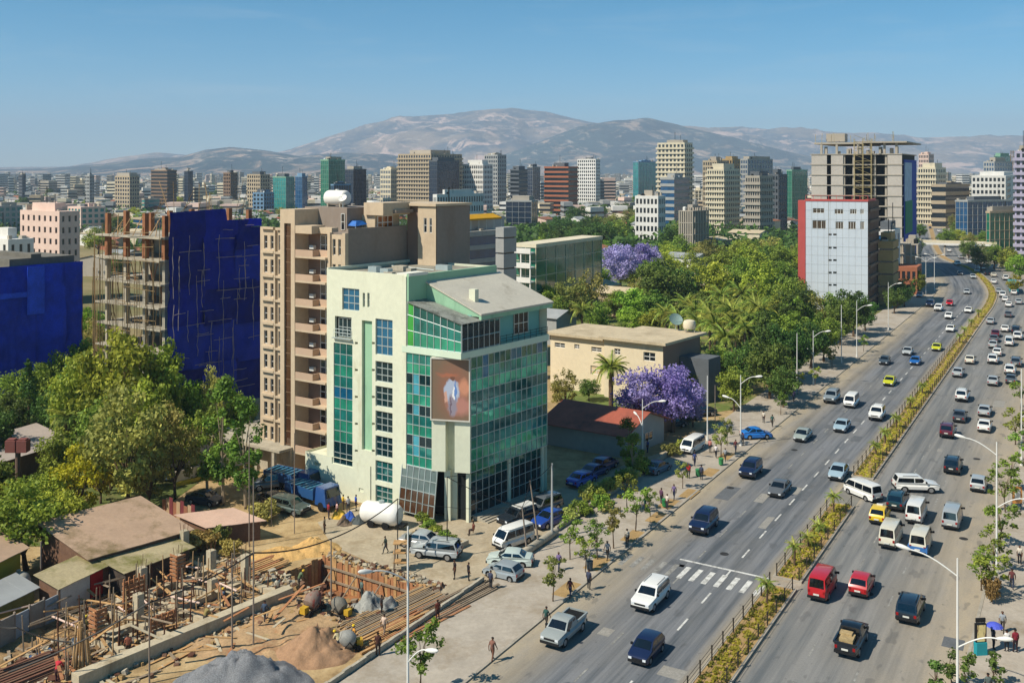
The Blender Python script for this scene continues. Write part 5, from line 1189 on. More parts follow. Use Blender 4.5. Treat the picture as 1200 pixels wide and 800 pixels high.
def limbs(h, base, tips, r0, seed, fork=.45):
    mb = MB(); r = random.Random(seed); top = Vector((r.uniform(-.2, .2), r.uniform(-.2, .2), base))
    mb.path([(0, 0, -.1), (0, 0, .3), (top.x*.5, top.y*.5, base*.5), top, top+Vector((r.uniform(-.4, .4), r.uniform(-.4, .4), (h-base)*.5))], [r0*1.35, r0, r0*.85, r0*.65, r0*.2], 7)
    for p in tips:
        p = Vector(p); s = Vector((top.x, top.y, base*r.uniform(.8, 1.05))); mid = s.lerp(p, .5)+Vector((0, 0, r.uniform(.1, .5)))
        mb.path([s, mid, p], [r0*.5, r0*.3, r0*.1], 5)
    return mb
PROTO = {}
def proto(kind, var=0):
    """a trunk mesh and a crown mesh, made once per kind; about 10 m tall unless the kind says otherwise"""
    key = (kind, var)
    if key in PROTO: return PROTO[key]
    r = random.Random(hash((len(kind), kind[0], kind[-1], var)) & 0xffff if False else sum(map(ord, kind))*7+var*13)
    sd = r.randint(0, 9999); cents, rad = [], []
    def ell(n, cx, cz, rx, rz, rlo, rhi, bot=-.55, inner=.25):
        for _ in range(n):
            while True:
                d = Vector((r.gauss(0, 1), r.gauss(0, 1), r.gauss(0, 1))).normalized()
                if d.z > bot: break
            k = r.uniform(.62, 1.0) if r.random() > inner else r.uniform(.15, .6)
            cents.append((cx+d.x*rx*k, d.y*rx*k, cz+d.z*rz*k)); rad.append(r.uniform(rlo, rhi))
    if kind in ('broad', 'dark', 'bright', 'jacaranda', 'jacaranda_pale', 'silver'):
        ell(64, 0, 5.4, 3.8, 4.1, .8, 1.5, bot=-.85); per, size, m, tr = 74, .42, dict(broad=L_mid, dark=L_dark, bright=L_bright, jacaranda=L_jac, jacaranda_pale=L_jac2, silver=L_silver)[kind], M_bark
        if kind.startswith('jac'): per, size = 90, .36
        base = 1.9; r0 = .3
    elif kind in ('olive', 'yellow'):
        ell(52, 0, 5.3, 3.7, 4.1, .65, 1.3, bot=-.85, inner=.2); per, size, m, tr = 66, .38, dict(olive=L_olive, yellow=L_yellow)[kind], M_bark; base, r0 = 1.7, .26
    elif kind == 'tall':
        for _ in range(40):
            z = r.uniform(3, 13.5); w = 1.9*math.sin(min(1, (z-1.5)/9)*math.pi*.62)*(1 if z < 10 else (14.5-z)/4.5); a = r.uniform(0, 6.28)
            cents.append((w*.8*math.cos(a), w*.8*math.sin(a), z)); rad.append(r.uniform(.5, .95))
        per, size, m, tr, base, r0 = 70, .36, L_mid, M_barkp, 6, .2
    elif kind == 'conifer':
        for k in range(15):
            z = 1.5+8.3*k/14; w = 2.3*(1-k/15.5); nn = max(3, int(9*(1-k/17)))
            for q in range(nn):
                a = 6.28*q/nn+k*.7+r.uniform(-.2, .2); cents.append((w*math.cos(a)*r.uniform(.5, .95), w*math.sin(a)*r.uniform(.5, .95), z-.15)); rad.append(.42+.25*(1-k/15))
        cents.append((0, 0, 10.1)); rad.append(.25)
        per, size, m, tr, base, r0 = 46, .26, L_conif, M_bark, 9, .2
    elif kind == 'street':
        for _ in range(15):
            a = r.uniform(0, 6.28); q = r.uniform(.3, 1.25); cents.append((q*math.cos(a), q*math.sin(a), r.uniform(2.0, 4.4))); rad.append(r.uniform(.3, .55))
        per, size, m, tr, base, r0 = 42, .26, L_olive if var else L_mid, M_bark, 1.7, .075
    elif kind == 'bush':
        ell(16, 0, .7, 1.1, .7, .35, .6, bot=-.3); per, size, m, tr, base, r0 = 60, .24, [L_mid, L_olive, L_yellow, L_dry][var], M_bark, .5, .06
    elif kind == 'sapling':
        for _ in range(8): cents.append((r.uniform(-.3, .3), r.uniform(-.3, .3), r.uniform(.7, 2.4))); rad.append(r.uniform(.22, .42))
        per, size, m, tr, base, r0 = 40, .2, L_dark, M_bark, 1.2, .04
    h = max(c[2] for c in cents)
    crown = leaf_mesh('crown', cents, rad, per, size, m, sd, flat=.8 if kind not in ('tall',) else 1.0)
    tips = r.sample(cents, min(len(cents), 9 if kind not in ('conifer', 'tall', 'street') else 5)) if kind != 'conifer' else []
    trunk = limbs(h, base, tips, r0, sd).mesh('trunk', tr, 50)
    PROTO[key] = (trunk, crown, h+.6); return PROTO[key]
rt = random.Random(99)
def tree(kind, P, h, w=None, label=None, group=None, var=None, name=None):
    """place one tree: h its height in metres, w the crown's width where it differs from the kind's own"""
    if isinstance(P, tuple): P = G(*P)
    v = (rt.randint(0, 2) if kind not in ('street', 'bush') else rt.randint(0, 1)) if var is None else var
    tr, cr, ph = proto(kind, v); s = h/ph
    bw = {'tall': 3.8, 'conifer': 4.8, 'street': 3.0, 'bush': 2.8, 'sapling': 1.2}.get(kind, 9.2); sx = (w/bw) if w else s
    o = thing(name or {'conifer': 'conifer_tree', 'bush': 'bush', 'sapling': 'sapling', 'jacaranda': 'jacaranda_tree', 'jacaranda_pale': 'jacaranda_tree', 'street': 'street_tree'}.get(kind, 'tree'), label, 'bush' if kind == 'bush' else 'tree', (P.x, P.y, P.z), group, rz=rt.uniform(0, 6.28))
    o.scale = (sx, sx, s)
    for n, me in (('trunk', tr), ('crown', cr)):
        c = bpy.data.objects.new(n, me); C.objects.link(c); c.parent = o
    return o
# palms: each frond an object
FR = {}
def frond_mesh(droop, ln, key):
    if key in FR: return FR[key]
    mb = MB(); n = 9; pts = []
    for i in range(n+1):
        f = i/n; pts.append(Vector((ln*(f-.12*f*f*droop), 0, ln*(.55*f-droop*f*f))))
    mb.path(pts, [.05*(1-.8*i/n)+.01 for i in range(n+1)], 3)
    for i in range(1, n+1):
        f = i/n; L = ln*.24*math.sin(min(1, f*1.15+.12)*math.pi)**.6+.1 if f < 1 else .15
        d = (pts[i]-pts[i-1]).normalized()
        for s in (-1, 1):
            for k in (0, .5):
                p = pts[i-1].lerp(pts[i], k); e = p+Vector((d.x*.5, s*1.0, d.z*.5-.35)).normalized()*L
                mb.poly([p, p+d*ln*.045, e])
    me = mb.mesh('frond', L_palm); a = me.attributes.new('var', 'FLOAT', 'FACE'); r = random.Random(int(droop*100)); a.data.foreach_set('value', [r.uniform(.1, 1) for _ in me.polygons]); FR[key] = me; return me
def palm(P, h, fr_len, label, group=None, nf=22, name='palm_tree', trunk_r=.22, low=.15):
    if isinstance(P, tuple): P = G(*P)
    o = thing(name, label, 'palm', (P.x, P.y, P.z), group, rz=rt.uniform(0, 6.28)); r = random.Random(int(P.x*10+P.y))
    lean = r.uniform(-.2, .2)
    mb = MB(); ht = h-fr_len*.45; prof = [(trunk_r*1.4, -.1), (trunk_r, .3)]+[(trunk_r*(.95+.12*(k % 2)), .3+(ht-.3)*k/8) for k in range(1, 8)]+[(trunk_r*1.1, ht), (trunk_r*.5, ht+.25)]
    mb.lathe((0, 0, 0), prof, n=8); mb.build('trunk', M_bark, o, smooth=50)
    for i in range(nf):
        f = i/nf; el = (1-f)*1.15-low; a = i*2.399
        me = frond_mesh([.35, .55, .8, 1.0][min(3, int(f*4))], 1.0, ('f', min(3, int(f*4))))
        c = bpy.data.objects.new('frond', me); C.objects.link(c); c.parent = o; c.location = (0, 0, ht+.1); c.rotation_euler = (0, -el*.75+.25, a); L = fr_len*r.uniform(.85, 1.1); c.scale = (L, L, L)
    return o
# ------------------------------------------------------------------ the grove at the left
tree('conifer', (33, 515), 11.5, 5.2, 'narrow conifer standing against the royal blue sheeting')
tree('bright', (135, 545), 17, 11.5, 'tallest full green tree before the open concrete frame', var=0)
tree('bright', (185, 535), 15, 9, 'light green tree touching the dark blue netting', var=1)
tree('bright', (95, 540), 13.5, 8.5, 'green tree between the conifer and the tallest tree', var=2)
tree('olive', (150, 600), 13.8, 11, 'wide olive green tree behind the large tan sheet roof', var=0)
tree('olive', (205, 585), 11, 7, 'loose olive tree beside the white wall of the car yard', var=1)
tree('yellow', (92, 612), 8.2, 6.6, 'yellowish leafed tree next to the wide olive tree', var=0)
tree('yellow', (118, 590), 6.5, 5, 'small yellow-green tree under the wide olive tree', var=1)
tree('bright', (30, 668), 8.4, 8.5, 'bright green bushy tree casting shade on the tan sheet roof', var=2)
tree('bright', (72, 655), 6.6, 5.5, 'smaller bright green tree leaning over the tan sheet roof', var=0)
tree('dark', (8, 535), 8.5, 7, 'dark tree under the royal blue sheeting', var=0)
tree('dark', (58, 530), 8, 5, 'dark narrow tree right of the conifer', var=1)
palm((78, 548), 7.5, 2.6, 'stout palm with drooping dry fronds beside the conifer', nf=30, trunk_r=.35, low=.5)
tree('tall', (262, 592), 14.2, 4.2, 'slender tree with a tall crown by the dirt yard', var=0)
tree('tall', (288, 596), 12.2, 3.8, 'second slender tree by the dirt yard', var=1)
tree('tall', (243, 585), 10.6, 3.4, 'shortest slender tree by the dirt yard', var=2)
tree('bright', (222, 530), 9.8, 6.5, 'fresh green spreading tree under the dark blue netting', var=1)
tree('olive', (247, 528), 11, 5, 'tree with rusty tinted top under the dark blue netting', var=2)
for i, (x, y, h, w, k) in enumerate([(20, 500, 8, 8, 'broad'), (70, 570, 7, 6, 'broad'), (112, 565, 10, 8, 'broad'), (170, 560, 12, 8, 'bright'), (130, 575, 10, 8, 'olive'), (175, 598, 8, 6, 'olive'), (215, 560, 8, 6, 'broad'), (5, 610, 6, 6, 'bright'), (55, 625, 6, 6, 'bright'), (185, 520, 11, 9, 'broad'), (90, 505, 10, 8, 'broad'), (45, 500, 9, 7, 'broad'), (105, 440, 10, 8, 'olive'), (112, 420, 10, 8, 'bright'), (100, 470, 10, 7, 'bright'), (150, 480, 10, 9, 'bright'), (-18, 560, 9, 8, 'dark'), (-25, 610, 9, 8, 'broad'), (60, 480, 9, 7, 'broad'), (110, 490, 10, 8, 'broad'), (280, 520, 7, 5, 'bright')]):
    tree(k, (x, y), h, w, f'{dict(dark="dark green", broad="mid green", bright="bright green", olive="olive green")[k]} {"tall" if h > 9.5 else "low"} tree in the grove below the netted buildings', 'trees filling the left grove')
for i, (x, y, v) in enumerate([(195, 640, 3), (212, 634, 3), (228, 640, 1), (243, 645, 3), (258, 640, 1), (222, 650, 3), (204, 652, 1), (270, 650, 3), (190, 622, 1), (300, 612, 1), (315, 606, 1), (45, 570, 0), (60, 575, 0), (15, 580, 0), (225, 560, 0), (240, 563, 0)]):
    tree('bush', (x, y), rt.uniform(1.6, 2.6), rt.uniform(2.6, 4), ['leafy green bush near the yard wall', 'straggly olive bush beside the dirt yard', 'yellow bush', 'dry tan scrub beside the foundation site'][v], 'scrub around the site', var=v)
# ------------------------------------------------------------------ along the avenue and the park
tree('jacaranda', (752, 508), 9.4, 9.4, 'violet blossoming jacaranda in front of the beige villa', var=0)
tree('jacaranda', (788, 506), 9.6, 9.2, 'second violet jacaranda crown touching the first by the villa', var=1)
tree('jacaranda_pale', (812, 500), 6.2, 4.5, 'fading pale jacaranda beside the two violet ones', var=2)
tree('jacaranda_pale', (727, 338), 14, 14, 'pale violet jacaranda behind the green glass office', var=0)
tree('jacaranda', (752, 335), 13.5, 12, 'deep violet jacaranda behind the green glass office', var=2)
tree('jacaranda_pale', (765, 332), 12, 9, 'pale jacaranda at the edge of the far violet crowns', var=1)
palm((716, 483), 8.2, 3.4, 'big green palm at the front of the beige villa', nf=28, trunk_r=.35)
tree('olive', (662, 482), 6.4, 5.6, 'round olive tree between the villa and the glass building', var=0)
tree('dark', (690, 470), 3.6, 4, 'low dark shrub tree at the villa wall', var=2)
PARK = [(775, 372, 14.5, 15, 'dark'), (800, 362, 11, 10, 'dark'), (838, 372, 14, 12, 'bright'), (862, 362, 14, 12, 'broad'), (890, 372, 14.5, 12, 'bright'), (912, 362, 13, 11, 'broad'), (925, 385, 12, 10, 'broad'),
 (850, 345, 14, 14, 'broad'), (815, 340, 12, 12, 'broad'), (880, 340, 14, 14, 'bright'), (915, 335, 14, 12, 'broad'), (835, 322, 13, 14, 'olive'), (870, 318, 12, 13, 'broad'), (905, 315, 12, 13, 'olive'),
 (905, 400, 9, 8, 'olive'), (930, 405, 12, 10, 'dark'), (888, 430, 11, 9, 'dark'), (905, 445, 10, 9.5, 'dark'), (875, 462, 8.8, 8, 'dark'), (902, 468, 9.5, 8.5, 'dark'), (925, 450, 10, 8, 'dark'), (918, 478, 6.5, 6, 'dark'), (860, 482, 7, 6, 'broad'),
 (950, 432, 9, 8, 'dark'), (965, 425, 9.5, 8, 'broad'), (985, 405, 10.5, 8, 'dark'), (1000, 395, 10.5, 8.5, 'dark'), (975, 390, 9, 8, 'broad'), (1014, 388, 8, 6.5, 'dark'), (955, 398, 10, 9, 'olive'), (940, 375, 10, 9, 'broad'),
 (842, 455, 6, 5, 'broad'), (826, 446, 5, 5, 'bright'), (812, 470, 5, 4.5, 'broad'),
 (670, 385, 12, 11, 'olive'), (690, 378, 12.5, 12, 'olive'), (640, 376, 9, 8, 'bright'), (655, 388, 8, 7, 'broad'), (700, 395, 8, 7, 'broad'), (720, 372, 7, 7, 'bright'), (745, 362, 8, 8, 'olive'), (695, 352, 11, 11, 'bright'), (670, 350, 11, 11, 'broad'), (745, 392, 6, 9, 'bright'), (768, 395, 6, 8, 'bright'), (725, 405, 5, 6, 'broad'),
 (680, 300, 14, 15, 'dark'), (705, 296, 14, 15, 'dark'), (660, 298, 13, 14, 'dark'), (725, 290, 13, 14, 'broad'), (690, 282, 13, 15, 'dark'), (720, 278, 13, 15, 'olive'), (740, 270, 13, 16, 'olive'), (655, 280, 12, 14, 'dark'), (785, 300, 13, 13, 'dark'), (800, 310, 12, 12, 'broad'), (770, 290, 12, 13, 'broad'), (640, 290, 12, 13, 'dark'), (755, 262, 14, 18, 'broad'), (730, 258, 13, 18, 'dark'), (700, 262, 13, 18, 'dark'), (675, 265, 13, 18, 'dark')]
WORDS = dict(dark='dark green', broad='mid green', bright='bright green', olive='olive green')
for x, y, h, w, k in PARK:
    zone = 'beside the avenue pavement' if x > 860 and y > 385 else ('near the beige villa' if y > 345 else 'in the belt behind the jacarandas')
    tree(k, (x, y), h, w, f'{WORDS[k]} broad-crowned tree {zone}', 'park and garden trees')
rp = random.Random(404); k_ = 0; tries_ = 0
while k_ < 44 and tries_ < 3000:
    tries_ += 1; x, y = rp.uniform(640, 945), rp.uniform(300, 455); P = G(x, y); t, s = road_st(P)
    if 775 < x < 892 and 376 < y < 448: continue
    if s > -25 or not free(P, 2.5) or (x < 800 and y > 395) or (x < 830 and y > 440): continue
    kk = rp.choice(['dark', 'broad', 'broad', 'bright', 'olive']); h = rp.uniform(6.5, 11); k_ += 1
    tree(kk, P, h, h*rp.uniform(.9, 1.3), f'{WORDS[kk]} smaller tree filling the park canopy', 'smaller trees of the park canopy')
PALMS = [(780, 405, 6.5, 3.2), (838, 430, 7.5, 3.6), (858, 415, 8, 3.6), (820, 422, 7, 3.4), (890, 412, 8, 3.4), (845, 392, 8, 3.4), (870, 388, 8, 3.4), (795, 412, 6.5, 3.2), (815, 405, 7, 3.4), (832, 412, 7, 3.4), (848, 404, 7.5, 3.4), (805, 395, 7, 3.2), (868, 408, 7, 3.2), (862, 432, 7.5, 3.4), (850, 445, 7, 3.2), (682, 402, 6.5, 2.8), (876, 420, 7.5, 3.2), (885, 398, 7, 3)]
for x, y, h, f in PALMS: palm((x, y), h*1.3, f*1.25, 'feathery date palm in the palm row beyond the villa' if x > 700 else 'single palm behind the glass building roof', 'palm row in the park' if x > 700 else None, nf=20)
palm((873, 452), 11, 2.6, 'tall thin palm with a dry head above the pavement lamp', nf=16, trunk_r=.2)
# street trees on the pavement, in soil pits
M_pit = M_soil
def pit(P, ln=3.2, w=1.5):
    t, s = road_st(P); mb = MB(); mb.poly([road(t+a, s+b, .145) for a, b in ((-ln/2, -w/2), (-ln/2, w/2), (ln/2, w/2), (ln/2, -w/2))]); struct(mb.build('tree_pit_soil', M_pit))
STREET = [(648, 704, 4.2), (686, 670, 3.6), (719, 642, 4.6), (745, 622, 4.9), (800, 572, 3.4), (492, 818, 5.6), (735, 600, 4.4), (762, 605, 3.2), (668, 655, 4.2), (700, 655, 4.0), (852, 522, 4), (845, 535, 4.4), (915, 486, 3.6), (975, 430, 3.8), (935, 462, 3.8), (1012, 412, 3.6), (955, 452, 3.5)]
for i, (x, y, h) in enumerate(STREET):
    P = G(x, y, .14); tree('street', P, h, h*.62, 'thin young street tree in a soil pit on the avenue pavement' if i != 5 else 'young street tree beside the white double lamp post', 'young street trees on the pavement' if i != 5 else None)
for x, y in ((665, 690), (700, 660), (742, 628), (770, 606), (783, 590), (808, 578), (832, 553), (851, 534)): pit(G(x, y, .14))
for i, (x, y, k, h) in enumerate([(700, 590, 'bush', 2.2), (715, 580, 'bush', 2.4), (728, 572, 'bush', 2.6), (740, 566, 'bush', 2.2), (680, 604, 'bush', 2.0), (668, 612, 'bush', 1.8), (755, 555, 'bush', 2.4), (785, 535, 'bush', 2), (800, 528, 'bush', 1.8), (690, 588, 'bush', 2.8), (735, 548, 'tall', 6.2), (742, 560, 'tall', 5.4), (705, 600, 'bush', 2.4)]):
    tree(k, (x, y), h, 3.2 if k == 'bush' else 2.6, 'leafy hedge plant along the wall of the shaded lane', 'hedge plants by the shaded lane', var=i % 2 if k == 'bush' else 0)
for i, (x, y) in enumerate([(502, 622), (512, 628), (522, 634), (530, 640), (496, 612)]): tree('bush', (x, y), 1.3, 2.2, 'clipped green bush in the planter before the glass building', 'planter bushes', var=0)
# right-hand pavement
for i, (x, y, h) in enumerate([(1172, 640, 4.6), (1160, 700, 4.2), (1178, 600, 4.8), (1184, 575, 4.6), (1190, 520, 5), (1196, 480, 5), (1200, 545, 5), (1165, 668, 4.0), (1150, 690, 3.6)]):
    tree('street', G(x, y, .14), h, h*.75, 'sparse young tree on the right-hand pavement', 'trees on the right-hand pavement', var=0)
tree('bush', G(1162, 705, .14), 2.6, 2.0, 'orange-leaved shrub on the right-hand pavement', var=3)
for x, y in ((1115, 802), (1134, 806), (1096, 815), (1168, 806)): tree('sapling', G(x, y, .14), 2.8, 1.5, 'dark young conical tree by the right-hand kerb', 'saplings by the right kerb')
for i, (x, y, h, w, k) in enumerate([(1150, 318, 10, 9, 'dark'), (1165, 315, 10, 9, 'broad'), (1180, 318, 9, 9, 'broad'), (1135, 305, 9, 9, 'dark'), (1195, 330, 9, 9, 'bright'), (1060, 360, 8, 7, 'dark'), (1048, 368, 7, 6, 'dark'), (1075, 345, 7, 6, 'broad'), (1108, 290, 9, 10, 'broad'), (1122, 288, 8, 10, 'bright'), (1136, 292, 8, 9, 'olive'), (1072, 300, 8, 9, 'dark'), (1078, 280, 8, 9, 'broad'), (1110, 262, 9, 12, 'dark'), (1128, 262, 9, 12, 'broad'), (1105, 254, 9, 14, 'dark'), (1072, 262, 9, 12, 'dark'), (1150, 290, 8, 9, 'broad'), (1095, 247, 10, 20, 'dark'), (1080, 246, 10, 20, 'broad'), (1125, 278, 9, 12, 'broad'), (1120, 270, 10, 12, 'olive'), (1135, 275, 9, 11, 'broad'), (1190, 345, 6, 6, 'yellow')]):
    tree(k, (x, y), h, w, f'{"yellowish" if k == "yellow" else WORDS[k]} tree beside the bend of the avenue', 'trees by the avenue bend')
# trees scattered through the wider town
rtw = random.Random(314); n = 0; tr_ = 0
while n < 120 and tr_ < 9000:
    tr_ += 1
    py = rtw.uniform(228, 330) if rtw.random() < .75 else rtw.uniform(330, 470); px = rtw.uniform(-40, 1240); P = G(px, py)
    if py > 330 and not px < 120: continue
    if py > 285 and 300 < px < 620: continue
    if px > 930 and py > 262: continue
    if not free(P, 4) or near_road(P, 28): continue
    k = rtw.choice(['dark', 'dark', 'broad', 'broad', 'olive', 'bright', 'tall']); h = rtw.uniform(8, 13) if k != 'tall' else rtw.uniform(12, 16)
    tree(k, P, h, None if k == 'tall' else h*rtw.uniform(.8, 1.25), f'{WORDS.get(k, "slender")} tree among the houses of the wider town', 'trees of the wider town'); n += 1
# woods that read as one mass between the far houses
r = np.random.RandomState(8); cents = []; rad = []
while len(cents) < 5600:
    Z = 1/r.uniform(1/4200., 1/400.); X = r.uniform(-.6, .6)*Z
    if near_road(Vector((X, Z, 0)), 26) and Z < 950: continue
    g = math.sin(X*.011+Z*.003)+math.sin(Z*.009-X*.004)
    if g < r.uniform(-1.6, 1.2): continue
    s = r.uniform(2.5, 5.0); cents.append((X, Z, s*.9)); rad.append(s)
me = leaf_mesh('distant_woodland', cents, rad, 24, 2.6, L_dark, 5, up=.6)
o = bpy.data.objects.new('distant_woodland', me); C.objects.link(o); tag(o, 'far-off tree masses between the town houses', 'woodland', kind='stuff')
# ------------------------------------------------------------------ median planting and its fences
L_med = leafmat('median_flowers', '#37491c', '#c6b83e', hue=.01)
for gi, (a, b) in enumerate(MED):
    a2 = max(a, -30); b2 = min(b, 330); cents = []; rad = []; vv = []; rr = random.Random(gi)
    t = a2+.5
    while t < b2-.5:
        for s in (-.75, -.3, .05, .4, .78):
            if rr.random() < .8:
                p = road(t+rr.uniform(-.2, .2), s+rr.uniform(-.12, .12), .28); cents.append(tuple(p)); rad.append(rr.uniform(.2, .34)); vv.append(rr.uniform(.55, 1) if abs(s) < .6 else rr.uniform(0, .3))
        t += .62 if t < 110 else 1.2
    me = leaf_mesh('median_ground_cover', cents, rad, 30 if b2 < 100 else 18, .2, L_med, 40+gi, up=.8, flat=.6, varr=vv)
    o = bpy.data.objects.new('median_ground_cover', me); C.objects.link(o); tag(o, 'yellow-green flowering ground cover in the avenue median', 'ground cover', kind='stuff')
M_rail = mat('fence_dark', '#3a342c', .7, .15, 2, metal=.2)
post_me = None
def fence(s, t0, t1, label, sp=2.5):
    global post_me
    P = road(t0, s); f = thing('median_fence', label, 'fence', (P.x, P.y, .2), world=True)
    if post_me is None:
        mb = MB(); mb.lathe((0, 0, 0), [(.06, 0), (.055, .5), (.055, 1.0), (.075, 1.02), (.075, 1.12), (.02, 1.16)], n=6); post_me = mb.mesh('post', M_rail)
    n = int((t1-t0)/sp); mb = MB()
    for i in range(n+1):
        t = t0+(t1-t0)*i/n; p = road(t, s, .2); inst('post', post_me, f, p)
        if i < n:
            q = road(t0+(t1-t0)*(i+1)/n, s, .2)
            for z in (.35, .7, 1.02): mb.tube((p.x, p.y, .2+z), (q.x, q.y, .2+z), .02, n=4, cap=False)
    mb.build('rail', M_rail, f)
names = ['the stretch before the zebra crossing', 'the short middle stretch', 'the long stretch to the bend']
for i, (a, b) in enumerate(MED):
    for s, nm in ((-1.0, 'oncoming lanes'), (1.0, 'departing lanes')): fence(s, max(a, -32)+.3, min(b, 150)-.3, f'dark post and rail fence of {names[i]}, {nm} side')
for i, (x, y, h) in enumerate([(888, 706, 2.0), (918, 662, 2.2), (931, 640, 1.4), (972, 602, 2.2), (945, 622, 1.0), (1022, 535, 1.8), (1031, 520, 2.0), (1047, 503, 2.0), (1062, 480, 1.8), (1078, 462, 1.8), (1115, 402, 2), (1120, 395, 2.2), (1136, 372, 2), (1128, 384, 2)]):
    t, s = road_st(G(x, y)); P = road(t, -.2, .2); palm(P, h, 1.15, 'small spiky palm planted in the avenue median', 'median palms', nf=16, name='median_palm', trunk_r=.1, low=.3)
# ================================================================== VEHICLES
M_tyre = mat('tyre', '#151515', .9, .1, 4); M_rim = mat('rim', '#a7a8a9', .35, .08, 3, metal=.7); M_cglass = glass('car_glass', '#0c1116', rough=.05); M_under = mat('underbody', '#101010', .9, .1, 2)
M_head = mat('headlamp', '#d6d9da', .15, .05, 3, spec=.8); M_tail = mat('tail_lamp', '#8a1212', .3, .05, 3); M_plate = mat('number_plate', '#c9c7bd', .6, .05, 3); M_trim = mat('black_trim', '#1b1b1c', .6, .1, 3); M_load = mat('tan_load', '#a08a62', .9, .3, 3, fine=.2)
def arc(cx, r, z0, n=7):
    """wheel arch from rear to front, as outline points"""
    a0 = math.asin(max(-1, min(1, (z0-.33)/r)))
    return [(cx+r*math.cos(math.pi-a0-(math.pi-2*a0)*i/n), .33+r*math.sin(math.pi-a0-(math.pi-2*a0)*i/n)) for i in range(n+1)]
# top outline front -> rear; a, b = index of windscreen foot and rear glass foot; belt line between them
KINDS = dict(
 sedan=dict(W=1.70, top=[(2.10,.28),(2.20,.42),(2.18,.62),(2.02,.74),(1.15,.92),(.42,1.36),(.05,1.43),(-.55,1.42),(-.95,1.36),(-1.50,1.0),(-2.02,.97),(-2.16,.82),(-2.18,.45),(-2.10,.28)], a=4, b=9, wx=(1.32,-1.30), wr=.31, roof=(5, 8), pill=-.30),
 hatch=dict(W=1.66, top=[(1.82,.28),(1.92,.42),(1.90,.64),(1.72,.78),(1.05,.95),(.42,1.42),(.1,1.49),(-.8,1.48),(-1.32,1.42),(-1.74,1.0),(-1.84,.85),(-1.86,.45),(-1.80,.28)], a=4, b=9, wx=(1.18,-1.18), wr=.30, roof=(5, 8), pill=-.28),
 suv=dict(W=1.86, top=[(2.22,.42),(2.32,.55),(2.30,.92),(2.12,1.02),(1.08,1.12),(.52,1.66),(.2,1.76),(-1.4,1.76),(-2.02,1.70),(-2.26,1.12),(-2.32,.9),(-2.33,.6),(-2.24,.42)], a=4, b=9, wx=(1.40,-1.40), wr=.38, roof=(5, 8), pill=-.35, bz=.42),
 minibus=dict(W=1.72, top=[(2.20,.30),(2.30,.45),(2.30,.86),(2.20,1.02),(2.05,1.10),(1.48,1.80),(1.15,1.93),(-1.6,1.95),(-2.12,1.88),(-2.25,1.10),(-2.30,.9),(-2.30,.45),(-2.24,.30)], a=4, b=9, wx=(1.45,-1.30), wr=.32, roof=(5, 8), pill=.45, bz=.30),
 pickup=dict(W=1.82, top=[(2.42,.42),(2.54,.55),(2.52,.92),(2.36,1.02),(1.35,1.12),(.78,1.62),(.5,1.72),(-.25,1.72),(-.5,1.64),(-.62,1.10),(-2.52,1.10),(-2.56,.9),(-2.56,.6),(-2.46,.45)], a=4, b=9, wx=(1.52,-1.58), wr=.38, roof=(5, 8), pill=.1, bz=.42, bed=True))
